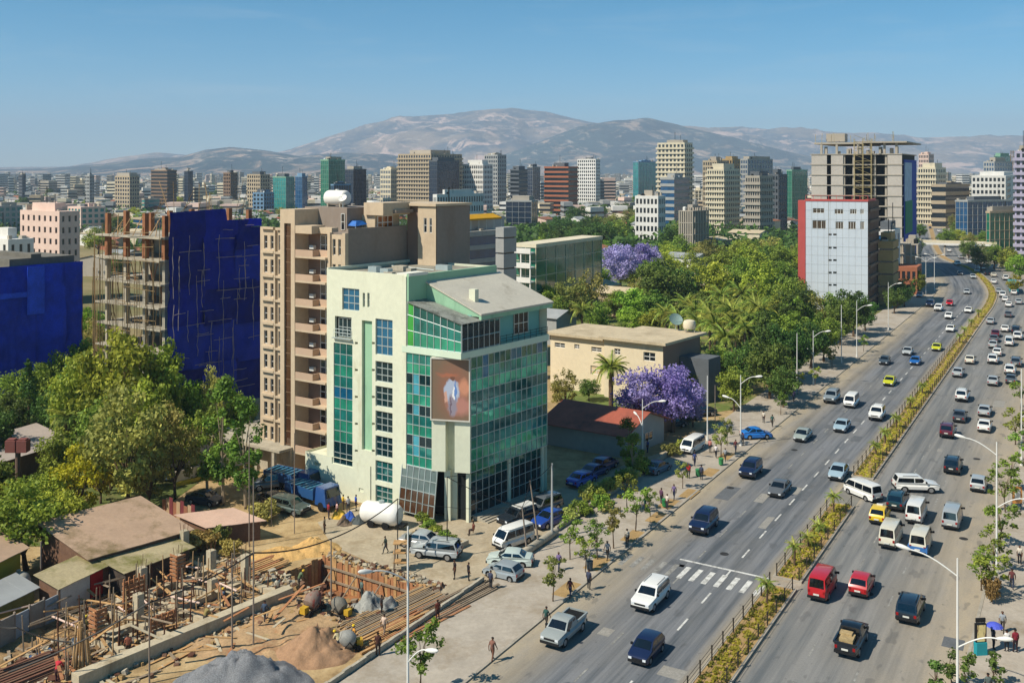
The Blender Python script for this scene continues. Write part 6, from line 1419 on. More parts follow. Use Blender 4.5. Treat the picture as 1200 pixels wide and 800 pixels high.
def car_meshes(kind):
    K = KINDS[kind]; W = K['W']; top = K['top']; a, b = K['a'], K['b']; bz = K.get('bz', .26); wr = K['wr']
    xm = max(p[0] for p in top); belt = (top[a][1]+top[b][1])/2; roofz = max(p[1] for p in top)
    def hw(x, z):
        w = W/2
        if z > belt: w *= .965-.17*(z-belt)/(roofz-belt)
        elif z < .5: w *= .97
        e = abs(x)/xm
        if e > .82: w *= 1-.16*((e-.82)/.18)**2
        return w
    bot = arc(K['wx'][1], wr+.06, bz)+arc(K['wx'][0], wr+.06, bz)
    mb = MB()
    # top skin, strip by strip across the car
    ys = (-1, -.72, -.3, .3, .72, 1); row = []
    for i, (x, z) in enumerate(top):
        w = hw(x, z); base = len(mb.v); crown = .035 if (a <= i <= b) else .02
        for y in ys: mb.v.append((x, y*w, z+(crown*(1-y*y) if 1 < i < len(top)-2 else 0)))
        row.append(base)
    for i in range(len(top)-1):
        for k in range(5): mb.f.append((row[i]+k, row[i]+k+1, row[i+1]+k+1, row[i+1]+k)); mb.m.append(0)
    # underside with arches
    rb = []
    for (x, z) in bot:
        w = hw(x, z); rb.append(len(mb.v)); mb.v += [(x, -w, z), (x, w, z)]
    seq = [(row[-1], row[-1]+5)]+[(k, k+1) for k in rb]+[(row[0], row[0]+5)]
    for (p, q), (s, t) in zip(seq, seq[1:]): mb.f.append((p, q, t, s)); mb.m.append(1)
    # sides: lower body and cabin as separate fields
    for side in (0, 5):
        low = [row[i]+side for i in range(0, a+1)]+[row[i]+side for i in range(b, len(top))]+[k+(1 if side else 0) for k in rb]
        cab = [row[i]+side for i in range(a, b+1)]
        for ids in (low, cab):
            pts = [Vector((mb.v[k][0], mb.v[k][2], 0)) for k in ids]
            for tri in tessellate_polygon([pts]):
                mb.f.append(tuple(ids[t] for t in tri)); mb.m.append(0)
    body = mb
    parts = {}
    def quadstrip(i0, i1, f=.86, off=.012, cut=.06):
        """pane laid on the skin between outline points i0 and i1"""
        (x0, z0), (x1, z1) = top[i0], top[i1]; d = Vector((x1-x0, 0, z1-z0)); n = Vector((-d.z, 0, d.x)).normalized(); n = n if n.z > 0 else -n
        p = Vector((x0, 0, z0))+d*cut+n*off; q = Vector((x1, 0, z1))-d*cut+n*off; m = MB(); b0 = len(m.v)
        for (pt, (x, z)) in ((p, top[i0]), (q, top[i1])):
            w = hw(pt.x, pt.z)*f
            for y in (-1, -.5, 0, .5, 1): m.v.append((pt.x, y*w, pt.z+.035*(1-(y*f)**2)))
        for k in range(4): m.f.append((k, k+1, k+6, k+5)); m.m.append(0)
        return m
    parts['windscreen'] = quadstrip(a, a+1); parts['rear_window'] = quadstrip(b, b-1)
    # side windows: the cabin outline shrunk and cut at the pillars
    (xa, za), (xb, zb) = top[a], top[b]; rf, rr_ = top[K['roof'][0]], top[K['roof'][1]]
    zt = min(rf[1], rr_[1])-.05; zl = belt+.06
    fx = lambda z: xa+(rf[0]-xa)*(z-za)/(rf[1]-za)-.09; bx = lambda z: xb+(rr_[0]-xb)*(z-zb)/(rr_[1]-zb)+.09
    cuts = [K['pill']] if kind != 'minibus' else [K['pill'], -.75]
    segs = [None]+cuts+[None]
    for side in (-1, 1):
        for i in range(len(segs)-1):
            f0 = (lambda z: fx(z)) if segs[i] is None else (lambda z, c=segs[i]: c-.05); f1 = (lambda z: bx(z)) if segs[i+1] is None else (lambda z, c=segs[i+1]: c+.05)
            if kind == 'pickup' and f0(zt)-f1(zt) < .1: continue
            m = MB(); m.poly([(x, side*(hw(x, z)+.012), z) for x, z in ((f0(zl), zl), (f1(zl), zl), (f1(zt), zt), (f0(zt), zt))]); parts[('side_window', side, i)] = m
    L0, L1 = top[2], [p for p in top if p[1] > .7][-1]
    for side in (-1, 1):
        m = MB(); x, z = top[2]; w = hw(x, z); m.box(x-.12, x+.03, min(side*w*.62, side*w*.97), max(side*w*.62, side*w*.97), z-.15, z+.01); parts[('headlight', side)] = m
        xr = min(p[0] for p in top); zr = belt-.12 if kind not in ('minibus',) else 1.0; w = hw(xr, zr); m = MB(); m.box(xr-.03, xr+.1, min(side*w*.75, side*w*1.0), max(side*w*.75, side*w*1.0), zr-.22, zr); parts[('tail_light', side)] = m
        m = MB(); x = fx(zl)-.05; w = hw(x, zl); m.box(x-.08, x+.06, min(side*w*1.02, side*(w+.2)), max(side*w*1.02, side*(w+.2)), zl-.02, zl+.15); parts[('wing_mirror', side)] = m
    xf = xm; m = MB(); m.box(xf-.06, xf+.05, -W*.44, W*.44, bz+.02, bz+.22); parts['front_bumper'] = m
    xr = min(p[0] for p in top); m = MB(); m.box(xr-.06, xr+.05, -W*.44, W*.44, bz+.02, bz+.22); parts['rear_bumper'] = m
    m = MB(); x, z = top[2]; m.box(x-.03, x+.025, -W*.26, W*.26, z-.18, z-.04); parts['grille'] = m
    m = MB(); m.box(xr-.065-.02, xr-.03, -.24, .24, bz+.30, bz+.42); parts['number_plate'] = m
    if K.get('bed'):
        m = MB(); m.box(-2.45, -.72, -W*.40, W*.40, 1.08, 1.135); parts['load_bed'] = m
        for s in (-1, 1): m = MB(); m.box(-2.5, -.66, min(s*W*.42, s*W*.49), max(s*W*.42, s*W*.49), 1.1, 1.24); parts[('bed_rail', s)] = m
        m = MB(); m.box(-2.56, -2.48, -W*.45, W*.45, 1.08, 1.24); parts['tailgate'] = m
    if kind == 'suv':
        for s in (-1, 1): m = MB(); m.tube((.1, s*.62, 1.82), (-1.5, s*.62, 1.82), .025, n=4); m.tube((.1, s*.62, 1.74), (.1, s*.62, 1.83), .02, n=4); m.tube((-1.5, s*.62, 1.74), (-1.5, s*.62, 1.83), .02, n=4); parts[('roof_rail', s)] = m
    return body, parts, K
CARP = {}
def car_proto(kind):
    """meshes of one kind, shared by all its copies"""
    if kind in CARP: return CARP[kind]
    body, parts, K = car_meshes(kind); out = []
    out.append(('body', body.mesh('body', [M_trim, M_under], 28), (0, 0, 0), None, True))
    M = dict(windscreen=M_cglass, rear_window=M_cglass, side_window=M_cglass, headlight=M_head, tail_light=M_tail, wing_mirror=M_trim, front_bumper=M_trim, rear_bumper=M_trim, grille=M_trim, number_plate=M_plate, load_bed=M_under, bed_rail=None, tailgate=None, roof_rail=M_trim)
    for k, m in parts.items():
        n = k if isinstance(k, str) else k[0]; out.append((n, m.mesh(n, M[n] or M_trim), (0, 0, 0), None, M[n] is None))
    wr = K['wr']
    t = MB(); t.lathe((0, -.1, 0), [(wr*.62, 0), (wr*.94, .0), (wr, .04), (wr, .16), (wr*.94, .2), (wr*.62, .2)], n=14, axis=Vector((0, 1, 0))); tm = t.mesh('tyre', M_tyre, 40)
    q = MB(); q.lathe((0, -.115, 0), [(.05, 0), (wr*.6, .0), (wr*.64, .03), (wr*.64, .2), (wr*.6, .23), (.05, .23)], n=10, axis=Vector((0, 1, 0))); qm = q.mesh('rim', M_rim, 40)
    for x in K['wx']:
        for s in (-1, 1): out.append(('wheel', tm, (x, s*(K['W']/2-.12), wr), qm, False))
    CARP[kind] = out; return out
SIMPLE = {}
def car_simple(kind, pm):
    """one mesh for cars too small in the picture to show parts"""
    key = (kind, pm.name)
    if key in SIMPLE: return SIMPLE[key]
    body, parts, K = car_meshes(kind); mats = [pm, M_under, M_cglass, M_tail, M_head]
    for k, m in parts.items():
        n = k if isinstance(k, str) else k[0]; mi = {'windscreen': 2, 'rear_window': 2, 'side_window': 2, 'tail_light': 3, 'headlight': 4}.get(n, 1 if n in ('front_bumper', 'rear_bumper', 'grille') else None)
        if mi is None: continue
        b = len(body.v); body.v += m.v; body.f += [tuple(i+b for i in f) for f in m.f]; body.m += [mi]*len(m.f)
    for x in K['wx']:
        for s in (-1, 1): body.lathe((x, s*(K['W']/2-.12)-.1, K['wr']), [(K['wr'], 0), (K['wr'], .2)], n=8, mi=1, axis=Vector((0, 1, 0)))
    SIMPLE[key] = body.mesh('car', mats, 28); return SIMPLE[key]
NAMES = dict(sedan='sedan_car', hatch='hatchback_car', suv='off_road_car', minibus='minibus', pickup='pickup_truck'); CATS = dict(sedan='car', hatch='car', suv='car', minibus='minibus', pickup='pickup')
def car(kind, P, rz, col, label, group=None, scale=1.0, simple=False, roof=None):
    pm = paint(col); o = None
    if simple:
        o = bpy.data.objects.new(NAMES[kind], car_simple(kind, pm)); C.objects.link(o); o.location = P; o.rotation_euler = (0, 0, rz); tag(o, label, CATS[kind], group)
    else:
        o = thing(NAMES[kind], label, CATS[kind], P, group, rz)
        for n, me, loc, sub, painted in car_proto(kind):
            c = bpy.data.objects.new(n, me); C.objects.link(c); c.parent = o; c.location = loc
            if painted and c.material_slots: c.material_slots[0].link = 'OBJECT'; c.material_slots[0].material = pm
            if sub:
                r_ = bpy.data.objects.new('rim', sub); C.objects.link(r_); r_.parent = c
        if roof:
            K = KINDS[kind]; zr = max(p[1] for p in K['top'])+.036; m = MB(); x0, x1 = K['top'][K['roof'][0]+1][0], K['top'][K['roof'][1]][0]; m.box(x1-.1, x0+.1, -K['W']*.36, K['W']*.36, zr-.03, zr+.012); m.build('roof_panel', paint(roof), o)
    rv = random.Random(int(P.x*31+P.y*17)); o.scale = (scale*rv.uniform(.94, 1.06), scale, scale*rv.uniform(.96, 1.06)); return o
def on_road(px, py, side):
    """heading of the lane under a pixel: side -1 comes towards the viewer, +1 drives away"""
    P = G(px, py, .055); t, s = road_st(P); p, d = spine(t); a = math.atan2(d.y, d.x); return P, (a if side > 0 else a+math.pi)
WHT, SIL, GRY, BLK, NAVY, BLU, RED, DRED, YEL, TEAL, LBL, YG, CRM = '#d8d6cf', '#9da1a1', '#55585b', '#14161a', '#101d3d', '#1f5a9c', '#b0161c', '#561322', '#d9b40a', '#123138', '#8ea3ae', '#b7b81c', '#cfc8b4'
IN = [(661, 746, 'pickup', '#8e9390', 'silver double-cab pickup driving past the street trees'), (763, 706, 'suv', WHT, 'white off-road car with a roof rack nearing the zebra crossing end'), (758, 768, 'hatch', NAVY, 'dark navy hatchback past the zebra crossing'), (825, 620, 'suv', NAVY, 'navy off-road car beyond the stop line'), (914, 577, 'sedan', GRY, 'dark grey saloon level with the median opening'), (880, 556, 'suv', NAVY, 'navy off-road car beside the kerb near the lamp post'), (941, 514, 'sedan', '#8d958f', 'silver-green saloon in the kerb lane'), (987, 503, 'sedan', LBL, 'pale blue saloon in the middle lane'), (983, 558, 'sedan', LBL, 'pale blue saloon beside the end of the long median'), (1028, 490, 'suv', WHT, 'white off-road car close to the median palms'), (998, 475, 'minibus', WHT, 'white minibus coming towards the crossing'), (975, 470, 'suv', '#7c8589', 'grey-blue off-road car beside the white minibus'), (1043, 450, 'sedan', YG, 'yellow-green taxi in the middle lane'), (1037, 426, 'hatch', '#3b4750', 'slate hatchback behind the yellow-green taxi'), (1073, 426, 'sedan', BLU, 'blue saloon beside the slate hatchback'), (1064, 415, 'sedan', SIL, 'silver saloon behind the blue saloon'), (1098, 410, 'sedan', YG, 'yellow-green taxi beside the median')]
for i, (x, y, k, c, l) in enumerate(IN):
    P, a = on_road(x, y, -1); car(k, P, a, c, l)
OUT = [(964, 694, 'minibus', RED, 'red tall van driving away past the crossing'), (1010, 691, 'hatch', RED, 'red hatchback beside the red van'), (1067, 720, 'suv', '#0f1a26', 'black estate car in the outer lane'), (998, 757, 'pickup', '#111820', 'black pickup carrying a tan load'), (1044, 635, 'minibus', CRM, 'cream minibus between the yellow taxi and the blue and white minibus'), (1079, 643, 'minibus', CRM, 'blue and white minibus taxi'), (1074, 607, 'minibus', WHT, 'white minibus behind the teal off-road car'), (1116, 613, 'minibus', SIL, 'silver people carrier in the outer lane'), (1031, 609, 'hatch', YEL, 'small bright yellow taxi'), (1052, 593, 'suv', TEAL, 'dark teal off-road car crossing the queue'), (1147, 572, 'hatch', SIL, 'silver hatchback by the right-hand kerb'), (1117, 551, 'suv', '#14181d', 'black off-road car leaving the junction'), (1111, 510, 'suv', DRED, 'dark red off-road car'), (1125, 492, 'sedan', '#3a3e45', 'charcoal saloon ahead of the dark red car'), (1154, 503, 'sedan', WHT, 'white saloon in the outer lane'), (1154, 485, 'sedan', SIL, 'silver saloon ahead of the white one'), (1128, 468, 'suv', WHT, 'white off-road car ahead of the charcoal saloon'), (1123, 440, 'sedan', SIL, 'silver saloon nearing the far stretch'), (1137, 425, 'sedan', CRM, 'cream saloon behind the far queue'), (1164, 450, 'sedan', SIL, 'silver saloon beside the parked row'), (1185, 448, 'sedan', '#4a5257', 'dark grey saloon in the parked row at right'), (1184, 437, 'suv', WHT, 'white off-road car in the parked row at right'), (1191, 428, 'suv', GRY, 'grey off-road car in the parked row at right'), (1164, 425, 'suv', WHT, 'white off-road car in the outer far lane')]
for i, (x, y, k, c, l) in enumerate(OUT):
    P, a = on_road(x, y, 1); o = car(k, P, a, c, l)
    if 'pickup' in k:
        m = MB(); m.box(-2.2, -1.0, -.5, .5, 1.13, 1.38); m.box(-1.5, -.9, -.3, .6, 1.38, 1.52); q = m.build('load', M_load, o)
    if l.startswith('blue and white'):
        m = MB(); m.box(-2.33, -1.2, -.875, .875, .42, .92); m.build('blue_skirt', paint('#2f66a3'), o)
    if 'yellow taxi' in l:
        m = MB(); m.box(-.1, .15, -.3, .3, 1.5, 1.62); m.build('roof_sign', FW, o)
car('minibus', G(1011, 582, .055), math.atan2(RD.y, RD.x)+R(55), WHT, 'white minibus turning through the median opening')
car('suv', G(1073, 575, .055), R(-6), WHT, 'white off-road car crossing side-on at the junction')
car('sedan', G(886, 513, .15), R(8), '#1f74c4', 'bright blue car parked side-on on the pavement')
FAR = [(1112, 373, 'hatch', WHT, -1), (1114, 388, 'sedan', WHT, -1), (1113, 358, 'hatch', RED, -1), (1100, 364, 'suv', WHT, -1), (1090, 359, 'suv', NAVY, -1), (1135, 366, 'sedan', WHT, -1), (1133, 344, 'sedan', SIL, -1), (1125, 322, 'sedan', GRY, -1), (1140, 326, 'sedan', SIL, -1), (1122, 311, 'suv', WHT, -1), (1078, 348, 'sedan', SIL, -1),
 (1161, 379, 'sedan', SIL, 1), (1178, 388, 'sedan', WHT, 1), (1167, 394, 'sedan', DRED, 1), (1165, 400, 'sedan', GRY, 1), (1164, 407, 'sedan', SIL, 1), (1169, 416, 'hatch', WHT, 1), (1183, 404, 'minibus', WHT, 1), (1193, 397, 'suv', WHT, 1), (1191, 390, 'suv', BLK, 1), (1182, 371, 'sedan', GRY, 1), (1182, 359, 'sedan', WHT, 1), (1194, 356, 'sedan', SIL, 1), (1178, 353, 'hatch', WHT, 1), (1175, 348, 'suv', WHT, 1), (1170, 343, 'sedan', SIL, 1), (1188, 345, 'hatch', WHT, 1), (1194, 331, 'sedan', SIL, 1), (1178, 328, 'suv', WHT, 1), (1164, 332, 'sedan', WHT, 1), (1164, 324, 'sedan', CRM, 1), (1156, 322, 'sedan', BLK, 1), (1151, 316, 'suv', WHT, 1), (1145, 319, 'sedan', SIL, 1), (1135, 308, 'sedan', WHT, 1), (1126, 303, 'suv', SIL, 1), (1112, 295, 'sedan', WHT, 1), (1105, 285, 'sedan', GRY, 1), (1100, 272, 'sedan', WHT, 1), (1090, 268, 'sedan', NAVY, -1), (1084, 262, 'suv', WHT, -1), (1096, 262, 'sedan', SIL, 1), (1092, 254, 'sedan', WHT, 1), (1080, 254, 'sedan', WHT, -1)]
CN = {WHT: 'white', SIL: 'silver', GRY: 'grey', BLK: 'black', NAVY: 'navy', RED: 'red', DRED: 'dark red', CRM: 'cream'}; KN = dict(sedan='saloon', hatch='hatchback', suv='off-road car', minibus='van', pickup='pickup')
for x, y, k, c, sd_ in FAR:
    P, a = on_road(x, y, sd_); car(k, P, a, c, f'{CN[c]} {KN[k]} {"driving away" if sd_ > 0 else "approaching"} near the far bend of the avenue', 'traffic near the far bend', simple=y < 380)
# parked by the glass building and in the lane
PK = [(492, 640, 'sedan', SIL, 160, 'silver car nosed in behind the two standing men'), (511, 652, 'suv', SIL, 165, 'silver estate car parked before the glass building planter'), (607, 613, 'suv', '#20262c', 222, 'dark off-road car with a pale roof on the forecourt'), (602, 638, 'minibus', WHT, 222, 'white people carrier parked on the forecourt'), (598, 661, 'sedan', '#b8c4bd', 170, 'pale green saloon behind the grey hatchback'), (590, 676, 'hatch', '#8f979b', 150, 'grey-blue hatchback by the pipe at the forecourt edge'), (645, 614, 'sedan', '#1c3c86', 225, 'deep blue car parked in the shaded lane mouth'), (636, 600, 'suv', GRY, 225, 'grey off-road car in the shaded lane mouth'),
 (682, 567, 'sedan', '#2a56b4', 50, 'bright blue saloon in the shaded lane'), (697, 557, 'sedan', '#1b2f6b', 50, 'navy saloon in the shaded lane'), (709, 549, 'hatch', '#28406f', 50, 'blue hatchback at the lane end'), (771, 553, 'sedan', '#4a6072', 50, 'slate saloon parked beside the pavement wall'), (812, 528, 'minibus', WHT, 235, 'small white van facing out beside the tree pits'), (805, 492, 'sedan', '#2c3a3c', 20, 'dark car parked under the jacarandas'), (788, 500, 'sedan', '#3a4a52', 20, 'grey car parked under the jacarandas'), (822, 487, 'suv', '#1c2a2c', 20, 'dark off-road car under the pale jacaranda'),
 (340, 600, 'suv', '#46544f', 330, 'dusty green off-road car in the yard by the low wing'), (318, 572, 'suv', '#71787a', 200, 'grey off-road car at the podium steps'), (320, 592, 'sedan', '#2e3638', 320, 'dark saloon in the yard behind the slender trees'), (240, 590, 'sedan', '#1f2c38', 340, 'dark blue saloon behind the grove'), (200, 562, 'sedan', '#44515a', 340, 'grey saloon by the white yard wall')]
for x, y, k, c, a, l in PK: car(k, G(x, y, .035), R(a), c, l, roof='#d9d6cc' if 'pale roof' in l else None)
# the town bus and the lorry with a blue bed
def bus(P, rz, col, label):
    o = thing('city_bus', label, 'bus', P, rz=rz); m = MB(); m.box(-5, 5, -1.2, 1.2, .4, 2.9); m.box(-4.8, 4.8, -1.05, 1.05, 2.9, 3.05); m.build('body', paint(col), o)
    for s in (-1, 1):
        for i in range(5): m = MB(); m.box(-4.5+1.85*i, -2.9+1.85*i, min(s*1.19, s*1.215), max(s*1.19, s*1.215), 1.5, 2.5); m.build('side_window', M_cglass, o)
        for x in (-3.2, 3): m = MB(); m.lathe((x, s*1.0-.12, .5), [(.5, 0), (.5, .25)], n=12, axis=Vector((0, 1, 0))); m.build('wheel', M_tyre, o)
    for x in (-5.015, 4.99): m = MB(); m.box(x, x+.025, -1.05, 1.05, 1.5, 2.6); m.build('windscreen' if x > 0 else 'rear_window', M_cglass, o)
P, a = on_road(1187, 341, 1); bus(P, a, '#2f9aa8', 'turquoise bus driving away near the far bend')
def lorry(P, rz, label):
    o = thing('lorry', label, 'truck', P, rz=rz)
    m = MB(); m.box(-3.6, 1.6, -.45, .45, .7, .95); m.build('chassis', M_under, o)
    m = MB(); m.hexa([(1.5,-1.1,.6),(3.4,-1.1,.6),(3.4,1.1,.6),(1.5,1.1,.6),(1.6,-1.02,2.5),(3.0,-1.02,2.5),(3.0,1.02,2.5),(1.6,1.02,2.5)]); m.build('cab', paint('#2b4f86'), o)
    m = MB(); m.poly([(3.36,-.9,1.5),(3.36,.9,1.5),(3.1,.86,2.35),(3.1,-.86,2.35)]); m.build('windscreen', M_cglass, o)
    m = MB(); m.box(-3.7, 1.3, -1.2, 1.2, .97, 1.1)
    for s in (-1, 1): m.box(-3.7, 1.3, min(s*1.13, s*1.2), max(s*1.13, s*1.2), 1.1, 2.0)
    m.box(-3.7, -3.62, -1.13, 1.13, 1.1, 2.0); m.box(1.22, 1.3, -1.13, 1.13, 1.1, 2.3); m.build('load_bed', paint('#1d4a78', rough=.6), o)
    for i in range(7): m = MB(); m.box(-3.5+.7*i, -3.3+.7*i, -1.15, 1.15, 1.85, 1.98); m.build('slat', paint('#3d7d96', rough=.6), o)
    for x in (-2.6, -1.4, 2.5):
        for s in (-1, 1): m = MB(); m.lathe((x, s*.98-.14, .5), [(.5, 0), (.5, .28)], n=12, axis=Vector((0, 1, 0))); m.build('wheel', M_tyre, o)
lorry(G(368, 590, .02), R(-40), 'lorry with a slatted blue load bed beside the low wing')
lorry(G(345, 573, .02), R(-30), 'blue lorry with a tarpaulin load at the podium')
# ================================================================== STREET FURNITURE
M_lamp = mat('lamp_white', '#d3d1ca', .5, .05, 1); M_wood = mat('grey_timber_pole', '#85776a', .9, .2, 2); M_wire = mat('black_cable', '#1a1a1a', .6, .1, 3)
def lamp(P, h, arms, label, group=None, r=.09):
    """column with curved arms: (bearing, reach, height of its root)"""
    o = thing('street_lamp' if arms else 'plain_pole', label, 'street lamp' if arms else 'pole', P, group)
    m = MB(); m.lathe((0, 0, 0), [(r*2, 0), (r*1.9, .3), (r*1.2, .6), (r, 2), (r*.8, h*.7), (r*.6, h)], n=8); m.build('column', M_lamp, o, smooth=40)
    for (az, reach, z) in arms:
        d = Vector((math.cos(az), math.sin(az), 0)); pts = []
        for i in range(8): f = i/7; pts.append(Vector((0, 0, z))+d*reach*f+Vector((0, 0, 1.2*math.sin(f*math.pi*.5))))
        m = MB(); m.path(pts, [r*.55]*8, 6); a = m.build('arm', M_lamp, o)
        m = MB(); e = pts[-1]; q = (d*.95+Vector((0, 0, .18))).normalized()
        m.path([e-q*.05, e+q*.15, e+q*.5, e+q*.8, e+q*.95], [.06, .13, .17, .14, .05], 8); hd = m.build('lamp_head', M_lamp, a, smooth=50)
    return o
AR = math.atan2(RD.y, RD.x); PERP = AR-math.pi/2
lamp(G(1122, 838, .14), 10.6, [(PERP+math.pi, 3.0, 9.4), (PERP, 2.4, 4.6)], 'white double-arm lamp post beside the small poster stand')
lamp(G(1168, 672, .14), 12.0, [(PERP+math.pi, 2.6, 10.8), (PERP, 2.2, 6.0)], 'white lamp post among the right-hand pavement trees')
lamp(G(1197, 545, .14), 12.0, [(PERP, 2.4, 6.0)], 'lamp post further along the right-hand pavement')
lamp(G(478, 850, .14), 13.2, [(AR+math.pi*.85, 2.6, 9.6), (PERP, 1.5, 4.2)], 'white lamp post with two arms beside the site wall')
lamp(G(868, 522, .14), 9.4, [(PERP, 2.0, 8.2), (PERP+math.pi, 1.6, 5.0)], 'lamp post beside the bright blue parked car')
lamp(G(829, 516, .14), 8.8, [], 'plain grey pole beside the pale jacaranda')
lamp(G(753, 540, .14), 7.8, [(PERP+2.4, 1.8, 4.2), (PERP, 2.2, 6.6)], 'lamp post with a long head at the tan-roofed lodge')
lamp(G(953, 450, .14), 9.2, [(PERP, 2.0, 8.0), (PERP+math.pi, 1.6, 5)], 'lamp post beside the dark pavement trees')
lamp(G(934, 460, .14), 9.8, [], 'bare pole rising from the dark pavement trees')
lamp(G(1004, 418, .14), 11, [(PERP, 2.0, 9)], 'lamp post in front of the grey panel tower')
lamp(G(986, 425, .14), 11, [], 'bare pole in front of the grey panel tower')
lamp(G(1041, 387, .14), 11, [(PERP, 2, 9.6)], 'lamp post at the foot of the grey panel tower')
lamp(G(1085, 345, .14), 11, [(PERP, 2, 9.6), (PERP+math.pi, 2, 9.6)], 'twin-arm lamp post at the start of the bend')
lamp(G(1095, 340, .14), 11, [(PERP, 2, 9.6), (PERP+math.pi, 2, 9.6)], 'second twin-arm lamp post at the start of the bend')
lamp(G(1143, 316, .14), 10, [(PERP, 2, 8.6)], 'far lamp post beside the foot bridge')
def pole(px, yb, h, label, lean=(0, 0), r=.1, m=None, grp=None, cross=False, name='timber_pole'):
    P = G(px, yb, .02); o = thing(name, label, 'pole', P, grp); mb = MB(); mb.path([(0, 0, -.1), (lean[0]*.5, lean[1]*.5, h*.5), (lean[0], lean[1], h)], [r, r*.85, r*.65], 7); mb.build('shaft', m or M_wood, o)
    if cross: mb = MB(); mb.box(lean[0]-.8, lean[0]+.8, lean[1]-.06, lean[1]+.06, h-.5, h-.38); mb.build('crossarm', m or M_wood, o)
    return P+Vector((lean[0], lean[1], h))
tA = pole(647, 632, 7.6, 'tall pale pole beside the forecourt cars', r=.14, m=w_grey)
tB = pole(632, 642, 6.6, 'leaning timber pole over the forecourt cars', (-.9, 0))
tC = pole(618, 650, 4.6, 'short leaning timber pole on the forecourt', (-.5, 0))
tD = pole(524, 655, 7.8, 'slim pole by the planter of the glass building', r=.06, m=M_wire)
tE = pole(466, 662, 6.2, 'dark pole beside the white water bowser', r=.06, m=M_wire)
tF = pole(388, 702, 5.2, 'brown pole standing at the excavation edge', r=.08)
tG = pole(297, 755, 13.0, 'long thin pole rising from the foundation grid', r=.07)
tH = pole(272, 760, 7.4, 'thin pole by the concrete beam', r=.07)
tI = pole(175, 800, 6.8, 'thin pole in the middle of the concrete beam line', r=.07)
tJ = pole(318, 615, 7.5, 'slim pole in the yard left of the lorry', r=.05)
tK = pole(345, 625, 10.2, 'tall slim pole in front of the apartment podium', r=.05)
tL = pole(292, 640, 11.0, 'timber pole before the slender trees', r=.06)
tM = pole(48, 690, 4.2, 'weathered post among the garden roofs', r=.1)
tN = pole(838, 505, 6.5, 'bare pole beside the pavement under the jacarandas', r=.07)
def cable(name, pts, label, sag=.6, r=.035):
    mb = MB()
    for a, b in zip(pts, pts[1:]):
        q = [a.lerp(b, i/10)-Vector((0, 0, sag*4*(i/10)*(1-i/10))) for i in range(11)]; mb.path(q, [r]*11, 4)
    o = mb.build(name, M_wire); tag(o, label, 'cable'); return o
cable('overhead_cable', [tE, tF, tG.lerp(G(297, 755), .45), tI-Vector((0, 0, 1.0)), G(10, 812)+Vector((0, 0, 1.5))], 'thick black cable sagging across the foundation site', .35, .06)
cable('overhead_cable', [tA, tB, tC, tD], 'black cable slung between the forecourt poles', .3)
cable('overhead_cable', [tC, tE], 'thin cable from the forecourt to the water bowser pole', .5, .02)
cable('overhead_cable', [at(-20, 726, 62), at(20, 735, 62), at(84, 752, 62)], 'loose grey cable over the yard of red timber', .2, .05)
cable('overhead_cable', [tD, Vector(GF.p(-.2, 12, 5.0))], 'service cable running to the glass building', .4, .025)
# site wall along the pavement, a long pipe, poster stand, bins, benches of soil
def low_wall(t0, t1, s, h, label, w=.25, n=30, m=None):
    p = road(t0, s); o = thing('low_wall', label, 'wall', (p.x, p.y, 0), world=True); mb = MB(); r = random.Random(3)
    for i in range(n):
        a, b = t0+(t1-t0)*i/n, t0+(t1-t0)*(i+1)/n-.01; q = [road(a, s-w/2), road(a, s+w/2), road(b, s+w/2), road(b, s-w/2)]; hh = h*r.uniform(.9, 1.08)
        mb.hexa([(p_.x, p_.y, -.02) for p_ in q][::-1]+[(p_.x, p_.y, hh) for p_ in q][::-1])
    mb.build('coping_course', m or M_conc, o)
ta, tb, tc = road_st(G(420, 798))[0], road_st(G(556, 708))[0], road_st(G(700, 598))[0]
low_wall(ta-6, tb+4, -23.25, .55, 'low concrete wall between the foundation site and the pavement')
low_wall(tc-8, tc+24, -23.25, .7, 'low wall between the shaded lane hedge and the pavement')
pp = thing('concrete_pipe', 'fat concrete pipe lying along the pavement edge beyond the site wall', 'pipe', road(tb+5, -23.0, .1), world=True)
m = MB(); m.path([road(tb+5, -22.9, .5), road(tb+10, -22.9, .5), road(tb+17, -22.9, .5)], [.38]*3, 14); m.build('barrel', M_conc, pp, smooth=40)
def stand(px, py):
    o = thing('poster_stand', 'small turquoise-based poster stand on the right-hand pavement', 'sign', G(px, py, .14), rz=R(6))
    m = MB(); m.box(-.42, .42, -.22, .22, 0, .95); m.build('base', mat('turquoise_paint', '#1f8a94', .5, .08, 1), o)
    m = MB(); m.box(-.42, .42, -.12, .12, .951, 2.35); m.build('cabinet', M_trim, o)
    m = MB(); m.box(-.33, .33, -.135, -.12, 1.02, 2.26); m.build('poster', mat('cream_poster', '#d9c58a', .5, .2, 2.2, dirt=('#5c3a36', 1.4, .5, .56)), o)
    m = MB(); m.box(-.38, .38, -.06, .06, 2.45, 2.75); m.tube((-.3, 0, 2.3), (-.3, 0, 2.5), .03); m.tube((.3, 0, 2.3), (.3, 0, 2.5), .03); m.build('header', M_trim, o)
stand(1149, 766)
stand2 = thing('sign_board', 'small orange and white sign board in the right-hand trees', 'sign', G(1192, 598, .14)); m = MB(); m.box(-.5, .5, -.08, .08, .8, 2.6); m.build('board', mat('orange_board', '#c98a4a', .6, .1, 1), stand2); m = MB(); m.box(-.3, .3, -.1, -.08, 1.2, 2.3); m.build('panel', FW, stand2); [(lambda q: (q.tube((x_, 0, 0), (x_, 0, .8), .04), q.build('leg', M_trim, stand2)))(MB()) for x_ in (-.4, .4)]
